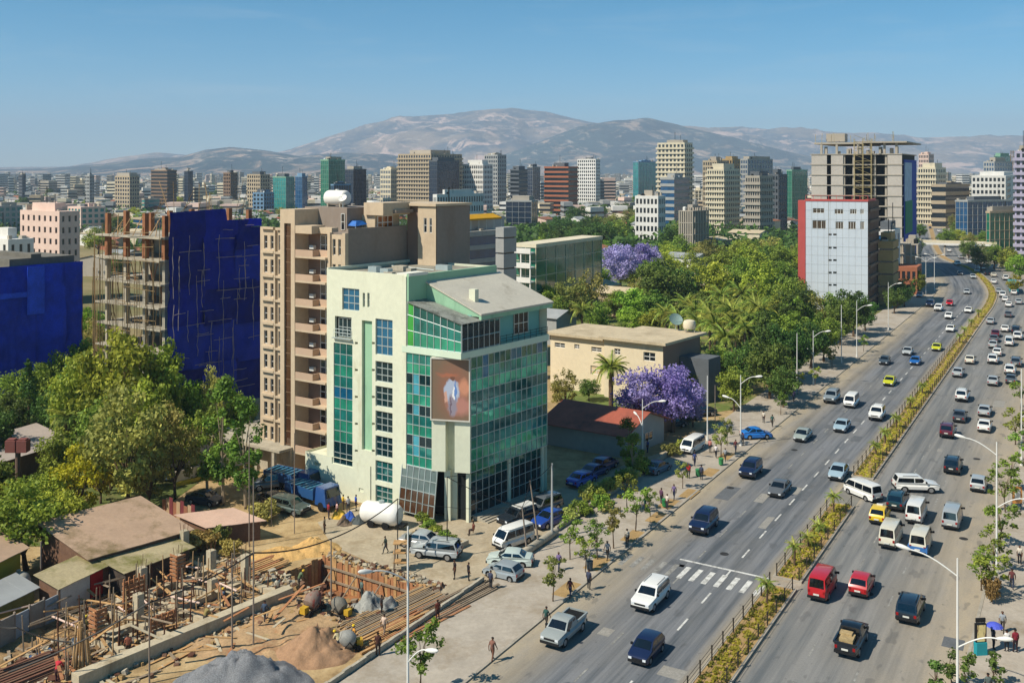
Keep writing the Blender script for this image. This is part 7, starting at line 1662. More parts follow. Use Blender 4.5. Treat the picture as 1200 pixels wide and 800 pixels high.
def bin_(px, py, c, label, grp=None):
    o = thing('litter_bin', label, 'bin', G(px, py, .14), grp); m = MB(); m.lathe((0, 0, .1), [(.22, 0), (.28, .05), (.32, .75), (.34, .78), (.3, .8), (.05, .82)], n=12); m.build('drum', mat('bin_'+c.strip('#'), c, .6, .1, 2), o, smooth=40); m = MB(); m.tube((0, 0, 0), (0, 0, .15), .06); m.build('foot', M_trim, o)
bin_(691, 668, '#3d4a52', 'dark litter bin beside the soil pits'); bin_(779, 594, '#2f7a45', 'green bin next to two people on the pavement'); bin_(818, 558, '#3a8050', 'green bin beside the person in red'); bin_(845, 545, '#3d8a52', 'green bin near the kerb trees'); bin_(1166, 695, '#1f8a7a', 'turquoise bin at the right-hand trees')
# water bowser
wb = thing('water_bowser', 'large white water tank trailer beside the glass building', 'tank', G(447, 616, .03), rz=R(-22))
m = MB(); m.lathe((-2.2, 0, 1.35), [(.3, 0), (.85, .08), (1.05, .35), (1.1, .8), (1.1, 2.2), (1.1, 3.6), (1.05, 4.05), (.85, 4.32), (.3, 4.4)], n=18, axis=Vector((1, 0, 0))); m.build('tank', M_tankw, wb, smooth=40)
m = MB(); m.box(-2, 2.8, -.5, .5, .35, .55); m.build('chassis', M_trim, wb)
for x in (-.8, .9):
    for s in (-1, 1): m = MB(); m.lathe((x, s*.8-.12, .4), [(.4, 0), (.4, .25)], n=12, axis=Vector((0, 1, 0))); m.build('wheel', M_tyre, wb)
m = MB(); m.tube((0, 0, 2.4), (0, 0, 2.65), .3, n=12); m.build('hatch', M_alu, wb)
# ================================================================== PEOPLE
def person_mesh(pose):
    """one skinned body: pelvis root, tapered limbs, head with face, five-fingered hands"""
    v, e, rad, cat = [], [], [], []
    def add(p, r, parent=None, c='top'):
        v.append(p); rad.append(r); cat.append(c)
        if parent is not None: e.append((parent, len(v)-1))
        return len(v)-1
    lean = .55 if pose == 'bend' else (.05 if pose == 'walk' else 0)
    sit = pose == 'sit'; hip = .92 if not sit else .5
    pel = add((0, 0, hip), .145, None, 'leg')
    def up(h, f=0): return (math.sin(lean)*h+f, 0, hip+math.cos(lean)*h)
    w = add(up(.14), .135, pel); ch = add(up(.34), .16, w); sh = add(up(.50), .13, ch); nk = add(up(.57, .01), .055, sh, 'skin')
    jaw = add(up(.645, .03), .07, nk, 'skin'); hd = add(up(.72, .02), .098, jaw, 'skin'); cr = add(up(.80, .0), .085, hd, 'hair'); nose = add(up(.695, .125), .016, hd, 'skin')
    for s in (-1, 1):
        add((up(.71)[0]+.01, s*.105, up(.71)[2]), .02, hd, 'skin')
        st = {'walk': .26*s, 'stand': .03*s, 'bend': .05*s, 'sit': 0}[pose]
        if sit: k = add((.42, s*.12, .5), .075, add((.06, s*.1, hip-.02), .1, pel, 'leg'), 'leg'); a = add((.44, s*.12, .09), .045, k, 'leg')
        else:
            h0 = add((0, s*.1, hip-.07), .105, pel, 'leg'); k = add((st*.55+.04, s*.105, .49), .07, h0, 'leg'); a = add((st, s*.105, .09 if not (pose == 'walk' and s < 0) else .14), .045, k, 'leg')
        ax = v[a]; add((ax[0]+.17, ax[1]+s*.02, .035 if not (pose == 'walk' and s < 0 and not sit) else .05), .035, add((ax[0]+.03, ax[1], max(.045, ax[2]-.05)), .045, a, 'shoe'), 'shoe')
        S = up(.47); sh2 = add((S[0], s*.185, S[2]), .062, sh); sw = -.22*s if pose == 'walk' else (.25 if pose == 'bend' else .02)
        el = add((S[0]+sw*.5-.02, s*.235, S[2]-.28), .045, sh2); wr = add((S[0]+sw+.06, s*.22, S[2]-.52), .03, el, 'skin'); pm = add((S[0]+sw+.085, s*.215, S[2]-.60), .036, wr, 'skin')
        px, py, pz = v[pm]
        for k, (dx, ln) in enumerate(((-.027, .062), (-.009, .075), (.010, .07), (.027, .055))):
            f1 = add((px+dx+.005, py-s*.006, pz-.03-ln*.3), .0095, pm, 'skin'); add((px+dx+.012, py-s*.022, pz-.03-ln), .0075, f1, 'skin')
        t1 = add((px+.042, py-s*.02, pz+.0), .010, pm, 'skin'); add((px+.055, py-s*.03, pz-.04), .008, t1, 'skin')
    me = bpy.data.meshes.new('body_skeleton'); me.from_pydata(v, e, []); o = bpy.data.objects.new('tmp_body', me); C.objects.link(o)
    md = o.modifiers.new('skin', 'SKIN'); md.use_smooth_shade = True
    sk = me.skin_vertices[0].data
    for i, r_ in enumerate(rad): sk[i].radius = (r_, r_*(1.25 if cat[i] == 'top' and i < 5 else 1)); sk[i].use_root = (i == 0)
    s2 = o.modifiers.new('sub', 'SUBSURF'); s2.levels = 1; s2.render_levels = 1
    dg = bpy.context.evaluated_depsgraph_get(); out = bpy.data.meshes.new_from_object(o.evaluated_get(dg)); bpy.data.objects.remove(o)
    out.name = 'body'; out.materials.clear()
    for q in (M_skin, M_hair, M_trim, M_trim, M_shoe): out.materials.append(q)
    idx = {'skin': 0, 'hair': 1, 'top': 2, 'leg': 3, 'shoe': 4}; arr = np.array(v); segs = [(np.array(v[a]), np.array(v[b]), cat[b]) for a, b in e]
    co = np.zeros(len(out.vertices)*3); out.vertices.foreach_get('co', co); co = co.reshape(-1, 3)
    mi = []
    for p in out.polygons:
        c = co[list(p.vertices)].mean(0); best = None
        for a, b, k in segs:
            t = np.clip(np.dot(c-a, b-a)/max(1e-9, np.dot(b-a, b-a)), 0, 1); d = np.linalg.norm(c-a-(b-a)*t)-.0
            if best is None or d < best[0]: best = (d, k)
        k = best[1]
        if k == 'skin' and c[2] > v[hd][2]+.005 and c[0] < v[hd][0]+.05: k = 'hair'
        mi.append(idx[k])
    out.polygons.foreach_set('material_index', mi); out.polygons.foreach_set('use_smooth', [True]*len(mi)); out.update()
    return out
M_skin = mat('skin', '#5a3826', .6, .08, 4); M_hair = mat('hair', '#120d0a', .8, .1, 6); M_shoe = mat('shoe', '#1c1815', .7, .1, 4)
BODY = {}
def person(P, rz, top, leg, label, pose='stand', h=1.0, group=None, hat=None):
    if pose not in BODY: BODY[pose] = person_mesh(pose)
    o = bpy.data.objects.new('person', BODY[pose]); C.objects.link(o); o.location = P; o.rotation_euler = (0, 0, rz); o.scale = (h, h, h)
    for i, c in ((2, top), (3, leg)): o.material_slots[i].link = 'OBJECT'; o.material_slots[i].material = mat('cloth_'+c.strip('#'), c, .9, .12, 4)
    tag(o, label, 'person', group)
    if hat:
        m = MB(); x = .05 if pose != 'bend' else .42; z = 1.66 if pose != 'bend' else 1.5; m.lathe((x, 0, z), [(.13, 0), (.125, .05), (.1, .1), (.03, .125)], n=10); m.build('hard_hat', mat('hat_'+hat.strip('#'), hat, .5, .05, 2), o, smooth=40)
    return o
PEO = [(577, 774, 60, '#7a5548', '#6a4636', 'person in a long brown wrap walking on the pavement', 'walk', None), (533, 678, 200, '#2b2020', '#241c1c', 'person in dark clothes near the forecourt edge', 'stand', None), (549, 680, 20, '#1c1a20', '#16181c', 'person in black beside the other near the forecourt edge', 'stand', None), (513, 726, 120, '#5c2c22', '#3a2420', 'person in a maroon top by the plank stack', 'stand', None), (450, 744, 70, '#c9b09c', '#7a6a5c', 'person in a pale shirt walking among the boards', 'walk', None), (443, 768, 100, '#4a2c24', '#35261f', 'person in brown standing by the site wall', 'stand', None), (447, 720, 10, '#3a3130', '#2a2626', 'person in dark clothes behind the pale-shirted one', 'stand', None), (452, 648, 190, '#2d3a34', '#2d3238', 'person striding in front of the parked silver cars', 'walk', None), (380, 625, 0, '#7a6c58', '#4a4238', 'person standing on the open yard', 'stand', None), (478, 643, 90, '#2e3a2e', '#2a2a2e', 'person beside the dark pole', 'stand', None),
 (775, 590, 40, '#5a3c52', '#2a2a32', 'person in purple by the green bin', 'stand', None), (782, 596, 220, '#c9bdb0', '#3a3440', 'person in white by the green bin', 'stand', None), (807, 560, 250, '#b5242a', '#2a2c34', 'person in a red top on the pavement', 'stand', None), (814, 546, 60, '#2c3a66', '#22263a', 'person in blue walking past the white van', 'walk', None), (839, 536, 60, '#c9c2c0', '#23242a', 'person in a white shirt near the kerb trees', 'walk', None), (832, 530, 60, '#b0746c', '#33302e', 'person in pink near the kerb trees', 'stand', None), (759, 530, 200, '#2a4a8c', '#20305a', 'person in a blue coat at the lodge', 'stand', None),
 (1180, 763, 90, '#d6d2cc', '#1e2026', 'person in a white shirt on the right-hand pavement', 'stand', None), (1190, 764, 90, '#7a2430', '#2a1a20', 'person with a white scarf and maroon coat', 'stand', None), (1164, 760, 0, '#2c3138', '#22262c', 'person under a blue umbrella', 'stand', None), (1158, 817, 90, '#56605c', '#33383a', 'person at the saplings by the right kerb', 'stand', None),
 (556, 600, 250, '#b5867c', '#5a4a52', 'person in pink at the entrance steps', 'stand', None), (569, 597, 250, '#c9c4c8', '#4a4a58', 'person in white at the entrance steps', 'stand', None), (555, 626, 200, '#6a3c30', '#3a2c28', 'person sitting on the planter edge', 'sit', None),
 (100, 748, 60, '#5a5330', '#3c3a26', 'worker in olive clothes on the dirt yard', 'stand', '#c9b23a'), (117, 735, 200, '#b98a8a', '#7a6468', 'worker in pink resting by the shed wall', 'bend', None), (110, 738, 300, '#c9c2b8', '#8a7a70', 'worker in white resting by the shed wall', 'sit', None), (124, 733, 100, '#6a5a3a', '#4a4030', 'worker in khaki resting by the shed wall', 'sit', None), (98, 775, 90, '#4a3c30', '#2c2824', 'worker in brown beside the timber bundle', 'stand', None), (88, 770, 270, '#8f9aa0', '#4a4c52', 'worker in grey beside the timber bundle', 'stand', None), (67, 800, 90, '#b8303c', '#4a2a2c', 'worker in a red shirt by the stacked boards', 'bend', None),
 (397, 764, 150, '#c7b78e', '#3a3a40', 'worker in a cream shirt at the concrete mixer', 'bend', '#d8b42a'), (415, 757, 200, '#c58a3a', '#4a4238', 'worker in an orange vest at the concrete mixer', 'stand', '#d8b42a'), (424, 702, 30, '#5a6a62', '#3a4640', 'worker beside the covered heap', 'stand', None), (240, 735, 60, '#8a7a4a', '#4a4238', 'worker in mustard bending over a cross beam', 'bend', '#c9c2b4'), (262, 712, 200, '#4a5a6a', '#33383c', 'worker in slate among the column stubs', 'stand', '#d0a82a'), (150, 770, 120, '#9a5a44', '#3c302a', 'worker in rust red beside the timber posts', 'stand', None), (325, 700, 300, '#b8ae9a', '#5a5248', 'worker in beige at the end of the long beam', 'walk', None), (350, 690, 30, '#5c6a4a', '#3a3a32', 'worker in green near the mixers', 'bend', '#d0a82a'), (310, 728, 80, '#3c4a5c', '#2c2c30', 'worker in dark blue below the long beam', 'walk', None), (230, 690, 80, '#a08a70', '#4c4236', 'worker in tan near the pink-roofed shed', 'bend', None), (206, 715, 30, '#6a5044', '#3c342e', 'worker among the rebar cages', 'bend', '#b8b0a0'), (385, 560+48, 30, '#8a2c34', '#3a3038', 'person in dark red beside the lorry', 'stand', None), (395, 606, 200, '#c9a09a', '#5a4a4a', 'person in pale pink beside the lorry', 'stand', None), (408, 600, 120, '#b9b4ae', '#3a3c46', 'person in white among the traders', 'stand', None), (417, 598, 20, '#2a4aa0', '#262c3c', 'person in bright blue among the traders', 'stand', None), (402, 597, 20, '#c9a32c', '#4a3c2a', 'person in yellow among the traders', 'stand', None)]
for i, (x, y) in enumerate(((690, 690), (712, 655), (668, 700), (735, 640), (756, 600), (790, 585), (822, 562), (850, 540), (862, 530), (895, 495), (905, 500), (930, 470), (870, 522), (1175, 740), (1186, 690), (1195, 660), (640, 735), (655, 668), (575, 690))):
    c = ['#3a3f52', '#8a8f94', '#5a3030', '#c2b8a8', '#2a4a44', '#6a5a80'][i % 6]; PEO.append((x, y, 55+180*(i % 2), c, ['#22242a', '#3a342e', '#2c3346'][i % 3], f'pedestrian in a {["slate", "grey", "maroon", "cream", "dark green", "mauve"][i % 6]} top and {["black", "brown", "navy"][i % 3]} legwear on the {"right-hand" if x > 1100 else "left-hand"} pavement', 'walk' if i % 3 else 'stand', None))
for x, y, a, t_, l_, lab, pose, hat in PEO:
    z = .14 if road_st(G(x, y))[1] > -23.3 else .03
    person(G(x, y, z), R(a), t_, l_, lab, pose, rt.uniform(.96, 1.06), hat=hat, group='pedestrians' if lab.startswith('pedestrian') else None)
u = thing('umbrella', 'open blue umbrella held on the right-hand pavement', 'umbrella', G(1164, 760, .14)); m = MB(); m.lathe((.1, 0, 1.75), [(.62, 0), (.5, .14), (.3, .24), (.05, .3)], n=10); m.build('canopy', mat('umbrella_blue', '#4a56b8', .7, .15, 2), u); m = MB(); m.tube((.1, 0, .95), (.1, 0, 2.0), .015); m.build('stick', M_trim, u)
# ================================================================== HOUSES BELOW THE GROVE
M_tanroof = mat('tan_sheet_roof', '#a88d75', .75, .12, .35, fine=.07, coord='World', dirt=('#6f5f3e', .22, .52, .66))
M_moss = mat('mossy_sheet_roof', '#a29473', .85, .15, .5, fine=.12, coord='World', dirt=('#6e6a38', .3, .47, .62))
M_brickw = mat('mud_brick_wall', '#6e5240', .9, .2, .8, fine=.15, coord='World')
def slope_house(name, label, A, Bp, back, he, hb, wall, roofm, ov=.35, cat='house', extras=None, th=.09):
    """mono-pitch building: front eave from A to Bp, depth back along DU, eave heights front and rear"""
    d = (Bp-A); L = d.length; d = d.normalized(); d.z = 0; fr = Frame(A, d, DU)
    o = thing(name, label, cat, (A.x, A.y, 0), world=True)
    m = MB(); P = fr.p
    for q in ([(0,0,0),(L,0,0),(L,0,he),(0,0,he)], [(L,0,0),(L,back,0),(L,back,hb),(L,0,he)], [(L,back,0),(0,back,0),(0,back,hb),(L,back,hb)], [(0,back,0),(0,0,0),(0,0,he),(0,back,hb)]): m.poly([P(*c) for c in q])
    m.build('wall', wall, o)
    k = (hb-he)/back; q = [(-ov,-ov,he-k*ov),(L+ov,-ov,he-k*ov),(L+ov,back+ov,hb+k*ov),(-ov,back+ov,hb+k*ov)]
    n = max(3, int((L+2*ov)/1.1))                       # each roofing sheet its own piece
    for i in range(n):
        a, b = -ov+(L+2*ov)*i/n, -ov+(L+2*ov)*(i+1)/n+.04; z = .02+.014*(i % 2); m = MB()
        c = [(a,-ov,he-k*ov),(b,-ov,he-k*ov),(b,back+ov,hb+k*ov),(a,back+ov,hb+k*ov)]
        m.hexa([P(x, y, w+z) for x, y, w in c]+[P(x, y, w+z+.05) for x, y, w in c]); m.build('roof_sheet', roofm, o)
    return o, fr, L
A = G(105, 652, 3.2); A.z = 0; B_ = G(221, 619, 3.2); B_.z = 0
o, fr, L = slope_house('tan_roofed_store', 'long store under a wide tan sheet roof beside the bright green tree', A, B_, 7.5, 3.1, 4.6, M_brickw, M_tanroof)
A = G(147, 669, 2.4); A.z = 0; B_ = G(222, 641, 2.4); B_.z = 0
slope_house('mossy_roofed_lean_to', 'lean-to with a mossy tan roof in front of the wide tan roof', A, B_, 3.4, 2.35, 2.7, mat('plank_wall_dark', '#4a4038', .9, .25, 1, fine=.2, coord='World'), M_moss)
A = G(70, 723, .02); B_ = G(143, 686, .02); A.z = B_.z = 0
o, fr, L = slope_house('white_shed', 'shed with a white wall and a red door panel under a curled tan roof', A, B_, 3.0, 2.5, 2.8, M_brickw, M_moss)
m = MB(); m.fbox(fr, .05, L*.46, -.04, .0, .3, 2.42); m.build('white_panel', mat('whitewash', '#c6bdb2', .9, .1, .8, fine=.08, coord='World'), o)
m = MB(); m.fbox(fr, L*.47, L*.67, -.05, .0, .25, 2.4); m.build('red_door', mat('red_door_paint', '#b02320', .7, .1, 1), o)
# garden wall in bays, yellow house, dark house with tanks
A = G(-20, 770, .02); B_ = G(68, 724, .02); A.z = B_.z = 0
gw = thing('garden_wall', 'grey-blue garden wall of sheet panels leading to the white shed', 'wall', (A.x, A.y, 0), world=True); d = (B_-A).normalized(); fr = Frame(A, d, DU); L = (B_-A).length
for i in range(5): m = MB(); m.fbox(fr, L*i/5+.03, L*(i+1)/5-.03, -.04-.03*(i % 2), .06, 0, 2.0+.15*(i % 2)); m.build('wall_panel', [mat('panel_bluegrey', '#8d949b', .7, .12, .6, fine=.1, coord='World'), mat('panel_grey', '#857e75', .8, .15, .6, fine=.1, coord='World')][i % 2], gw)
for i in range(6): m = MB(); m.fbox(fr, L*i/5-.06, L*i/5+.06, -.1, .1, 0, 2.3); m.build('post', M_wood, gw)
A = G(-60, 735, .02); B_ = G(24, 690, .02); A.z = B_.z = 0
o, fr, L = slope_house('yellow_house', 'small yellow-walled house with a pinkish roof at the garden edge', A, B_, 5, 3.6, 4.4, mat('yellow_wall', '#9a8a2c', .85, .12, .6, fine=.06, coord='World'), M_tanroof, .6)
tk = thing('round_tank', 'squat pale round tank on the garden sheds', 'water tank', G(22, 700, .02)); m = MB(); m.lathe((0, 0, 0), [(.9, 0), (.95, .1), (.95, 1.5), (.8, 1.9), (.4, 2.15), (.05, 2.2)], n=16); m.build('tank', mat('pale_tank', '#a7a296', .6, .12, 1, fine=.1), tk, smooth=40); m = MB(); m.tube((0, 0, 2.15), (0, 0, 2.4), .2, n=10); m.build('lid', M_conc, tk)
A = G(-40, 745, .02); B_ = G(62, 705, .02); A.z = B_.z = 0
slope_house('garden_shed', 'low garden shed with pale sheets between the yellow house and the wall', G(-15, 748, .02), G(40, 720, .02), 3, 2.2, 2.5, mat('shed_olive', '#6d6a3a', .9, .2, 1, fine=.1, coord='World'), M_zinc)
A = G(-30, 585, .02); B_ = G(78, 548, .02); A.z = B_.z = 0
o, fr, L = slope_house('brown_house', 'dark brown house with a grey sheet roof in the grove', A, B_, 7, 3.4, 4.2, M_brickw, mat('grey_pink_roof', '#a3968c', .8, .1, .4, fine=.06, coord='World'), .6)
slope_house('red_roofed_shed', 'shed with a red sheet roof behind the dark brown house', G(-40, 530, .02), G(12, 515, .02), 5, 3, 3.8, M_brickw, mat('red_sheet', '#a3503c', .7, .12, .4, coord='World'))
tp = thing('tank_post', 'brown pillar carrying two boxes above the dark brown house', 'pillar', G(21, 588, .02))
m = MB(); m.tube((0, 0, 0), (0, 0, 5.6), .28, n=10); m.build('pillar', mat('pillar_brown', '#6b564a', .9, .15, 1), tp)
for x in (-.65, .6): m = MB(); m.box(x-.55, x+.55, -.5, .5, 5.6, 6.9); m.box(x-.4, x+.4, -.35, .35, 6.9, 7.05); m.build('box', mat('box_red_brown', '#7d4a42', .8, .12, 1), tp)
A = G(196, 555, .02); B_ = G(262, 548, .02)
o, fr, L = slope_house('white_bungalow', 'white bungalow with a brown roof behind the slender trees', G(198, 560, .02), G(250, 545, .02), 5, 3, 3.9, mat('bungalow_white', '#cfc6b8', .9, .08, .5, coord='World'), mat('brown_sheet', '#7d6452', .8, .12, .4, coord='World'))
yw = thing('yard_wall', 'white yard wall with a yellow foot behind the parked saloons', 'wall', G(205, 568, .02), world=True); A = G(205, 570); d = (G(300, 545)-A).normalized(); fr = Frame(A, d, DU)
m = MB(); m.fbox(fr, 0, 12, 0, .25, 0, 1.7); m.build('wall', mat('yard_white', '#cdbfae', .9, .1, .5, coord='World'), yw); m = MB(); m.fbox(fr, 0, 12, -.3, -.01, 0, .5); m.build('foot', mat('yard_yellow', '#b9a53c', .9, .1, .5, coord='World'), yw)
# rusty fence sheets and the pink shed roof beside the foundation
fs = thing('sheet_fence', 'rusty corrugated sheet fence beside the olive trees', 'fence', G(192, 606, .02), world=True); A = G(190, 606); d = (G(236, 622)-A).normalized(); fr = Frame(A, d, DV)
for i in range(9): m = MB(); m.fbox(fr, .62*i, .62*i+.6, .03*(i % 2), .05+.03*(i % 2), 0, 2.0+.2*((i*7) % 3)); m.build('sheet', [M_rust, mat('sheet_maroon', '#6a2e32', .8, .2, 1), mat('sheet_tan', '#a58a6c', .8, .2, 1)][(i*5) % 3], fs)
slope_house('pink_roofed_shed', 'long shed with a pale pink sheet roof above the foundation site', G(243, 640, .02), G(305, 632, .02), 4.2, 1.9, 2.2, M_brickw, mat('pink_sheet', '#c0a08c', .75, .1, .4, fine=.05, coord='World'))
# ================================================================== FOUNDATION SITE
rs = random.Random(55)
SO = G(88, 806); SF = Frame(SO, DV, DU); SL = (G(350, 705)-SO).dot(DV)
M_cem = mat('pale_concrete', '#b3a68c', .92, .12, .6, fine=.1, bump=.2, coord='World', dirt=('#83745a', .6, .52, .75)); M_plank = mat('raw_plank', '#b08a5c', .9, .25, 1.5, fine=.15); M_plank2 = mat('orange_plank', '#a06e4a', .9, .25, 1.5, fine=.15); M_plank3 = mat('grey_plank', '#8a7a66', .9, .25, 1.5, fine=.15); M_rebar = mat('rusty_rebar', '#5a3a2a', .85, .2, 3)
def gbeam(u0, u1, v0, v1, z0, z1, label, m=None, grp='ground beams of the foundation grid'):
    p = SF.p(u0, v0, 0); o = thing('concrete_beam', label, 'beam', p, grp, world=True); b = MB(); b.fbox(SF, u0, u1, v0, v1, z0, z1); b.build('cast', m or M_cem, o); return o
gbeam(0, SL, -.45, .45, .0, 1.0, 'long pale concrete beam running the length of the foundation site', grp=None)
for i, v in enumerate((4.6, 9.2, 13.0)):
    gbeam([SL*.22, SL*.42, SL*.76][i], SL*.97, v-.3, v+.3, .25, .75, 'pale ground beam parallel to the long concrete beam')
US = [SL*f for f in (.24, .42, .60, .78, .96)]
for i, u in enumerate(US):
    for (a, b) in ((.5, 4.3), (4.9, 8.9), (9.5, 12.7)):
        if rs.random() < .85 and not ((a > 9 and i < 3) or (a > 4.5 and i < 1)): gbeam(u-.28, u+.28, a, b, .2, .72, 'short cross beam of the foundation grid')
cols = []
for i, u in enumerate(US):
    for v in (4.6, 9.2, 13.0):
        if (v > 12 and i < 4) or (v > 9 and i < 2): continue
        h = rs.choice([1.6, 2.2, 2.6, 1.2]); o = thing('column_stub', 'square concrete column stub with starter bars on the foundation grid', 'column', SF.p(u, v, .7), 'column stubs', world=True)
        orange = (i, v) in ((0, 4.6), (3, 9.2))
        m = MB(); m.fbox(SF, u-.3, u+.3, v-.3, v+.3, .75, .75+h); m.build('shaft', M_cem, o)
        for du_, dv_ in ((-.2, -.2), (.2, -.2), (.2, .2), (-.2, .2)):
            m = MB(); m.tube(SF.p(u+du_, v+dv_, .75+h), SF.p(u+du_*1.3, v+dv_*1.3, .75+h+rs.uniform(.5, 1.1)), .02, n=4); m.build('starter_bar', M_rebar, o)
        if orange:
            o['label'] = 'column stub boxed in orange formwork boards on the foundation grid'
            for k in range(7):
                m = MB(); z = .8+.33*k; m.fbox(SF, u-.5, u+.5, v-.42, v-.34, z, z+.2); m.fbox(SF, u-.42, u-.34, v-.5, v+.5, z+.1, z+.28); m.build('formwork_board', M_plank2, o)
# orange formwork frame panels
for (x, y, w, h) in ((157, 718, 2.0, 3.2), (190, 745, 2.2, 1.9)):
    P = G(x, y); o = thing('formwork_panel', 'orange lattice of formwork boards' + (' standing at the shed corner' if x < 170 else ' lying by the column stubs'), 'formwork', P, rz=math.atan2(DV.y, DV.x))
    for k in range(int(h/.36)): m = MB(); m.box(-w/2, w/2, -.05+.03*(k % 2), .05+.03*(k % 2), .1+.36*k, .32+.36*k); m.build('board', M_plank2, o)
    for k in range(5): m = MB(); m.box(-w/2+w*k/4.4, -w/2+w*k/4.4+.12, -.16, -.06, 0, h*rs.uniform(.9, 1.1)); m.build('stud', M_plank2, o)
# timber shoring round the excavation
sw = thing('shoring_wall', 'orange timber boards lining the far side of the excavation', 'shoring', PF.p(0, 0, -PD), world=True)
n = 34
for i in range(n):
    u = PU*i/n; m = MB(); t = rs.uniform(-.1, .45); m.fbox(PF, u+.02, u+PU/n-.02, .04+.05*(i % 2), .12+.05*(i % 2), -PD, t); m.build('board', rs.choice([M_plank2, M_plank2, M_plank, M_plank2]), sw)
for z in (-1.9, -.7): m = MB(); m.fbox(PF, 0, PU, .18, .30, z, z+.18); m.build('waler', M_plank3, sw)
for u in (2, 5, 8, 11): m = MB(); m.tube(PF.p(u, .3, -.6), PF.p(u, 2.6, -PD), .07, n=5); m.build('strut', M_plank3, sw)
sw2 = thing('shoring_wall', 'short row of shoring boards at the left end of the excavation', 'shoring', PF.p(PU, 0, -PD), world=True)
for i in range(15): v = PW*i/15; m = MB(); m.fbox(PF, PU-.14, PU-.05, v+.02, v+PW/15-.02, -PD, rs.uniform(-.2, .3)); m.build('board', rs.choice([M_plank2, M_brickw, M_plank]), sw2)
# loose planks, posts, rubble
def plank(P, rz, L, label, grp, m, tilt=0, w=.22, th=.05):
    key = ('plank', round(L, 1), m.name)
    if key not in PANE: b = MB(); b.box(-L/2, L/2, -w/2, w/2, 0, th); PANE[key] = b.mesh('timber_plank', m)
    o = bpy.data.objects.new('timber_plank', PANE[key]); C.objects.link(o); o.location = P; o.rotation_euler = (0, tilt, rz); tag(o, label, 'plank', grp); return o
NM = {'raw_plank': 'tan', 'grey_plank': 'grey weathered', 'orange_plank': 'orange-brown', 'pale_concrete': 'cement-crusted'}
aV, aU = math.atan2(DV.y, DV.x), math.atan2(DU.y, DU.x)
for k in range(260):
    u, v = rs.uniform(-1, SL*1.02), rs.choice([rs.uniform(1, 13.5), rs.uniform(-4.5, 13)]); P = Vector(SF.p(u, v, 0))
    if abs(v) < .7 or (v > 8 and u < SL*.4): continue
    L = rs.choice([1.6, 2.4, 3.2, 4.0]); m = rs.choice([M_plank, M_plank3, M_plank2, M_plank, M_cem])
    up = rs.random() < .3; tl = rs.uniform(-.35, .35) if up else rs.uniform(-.03, .03); z = .04+.25*rs.random() if v > 0 else .04
    P.z = z+abs(math.sin(tl))*L/2+(.7 if up else 0)
    plank(P, rs.choice([aV, aU])+rs.gauss(0, .35), L, f'{"long" if L > 3 else "short"} {NM[m.name]} board {"propped aslant" if up else "lying flat"} on the foundation site', 'loose boards on the site', m, tl)
for k in range(110):
    u, v = rs.uniform(0, SL), (rs.uniform(1, 7.5) if k % 3 else rs.uniform(6, 11)*1.0)
    if v > 7.5 and u < SL*.42: continue
    P = Vector(SF.p(u, v, 0)); o = thing('timber_post', 'upright rough timber post on the foundation site', 'post', P, 'timber posts'); m = MB(); h = rs.uniform(1.4, 3.6); m.path([(0, 0, 0), (rs.uniform(-.15, .15), rs.uniform(-.15, .15), h)], [.07, .05], 5); m.build('shaft', rs.choice([M_plank3, M_pole, M_rebar]), o)
for k in range(34):                                      # inclined rails laid over the grid
    u, v = rs.uniform(SL*.2, SL*.9), rs.uniform(3, 12.5); a = Vector(SF.p(u, v, rs.uniform(.9, 1.8))); b = Vector(SF.p(u+rs.uniform(-.6, .6), v-rs.uniform(2.5, 4.5), rs.uniform(.9, 2.0))) if k % 2 else Vector(SF.p(u-rs.uniform(2.5, 5), v+rs.uniform(-.4, .4), rs.uniform(.9, 1.9)))
    o = thing('timber_rail', 'long pale timber rail laid across the column stubs', 'rail', a, 'rails over the foundation', world=True); m = MB(); m.tube(a, b, .07, n=5); m.build('pole', rs.choice([w_pink, M_plank, M_plank3]), o)
def rubble(name, label, pts, mats, seed, smin, smax):
    r = random.Random(seed); mb = MB()
    for P in pts:
        s = r.uniform(smin, smax); q = Matrix.Rotation(r.uniform(0, 6.28), 3, 'Z') @ Matrix.Rotation(r.uniform(-.6, .6), 3, 'X'); e = (s*r.uniform(.5, 1.6), s*r.uniform(.5, 1.2), s*r.uniform(.3, .8)); c = Vector(P)+Vector((0, 0, e[2]*.4))
        mb.hexa([c+q @ Vector((sx*e[0]/2*r.uniform(.7, 1), sy*e[1]/2*r.uniform(.7, 1), sz*e[2]/2)) for sz in (-1, 1) for sx, sy in ((-1, -1), (1, -1), (1, 1), (-1, 1))], r.randrange(len(mats)))
    o = mb.build(name, mats); tag(o, label, 'rubble', kind='stuff')
pts = []
for k in range(3600):
    u, v = rs.uniform(-2, SL+3), rs.gauss(6.5, 4.2)
    if v < -3 or v > 15 or (v > 8 and u < SL*.4): continue
    pts.append(SF.p(u, v, 0))
for k in range(500): u, w = rs.uniform(-1, PU+1), rs.choice([rs.uniform(-1.5, -.2), rs.uniform(PW+.1, PW+3)]); pts.append(PF.p(u, w, 0))
rubble('site_rubble', 'broken stones, clods and offcuts strewn over the foundation site', pts, [M_plank3, M_conc, M_soil, M_brickw, M_cem, M_rebar], 3, .12, .5)
rubble('pit_rubble', 'clods lying in the bottom of the excavation', [PF.p(rs.uniform(.5, PU-.5), rs.uniform(.5, PW-.5), -PD) for _ in range(160)], [M_brickw, M_soil, M_plank3], 4, .2, .7)
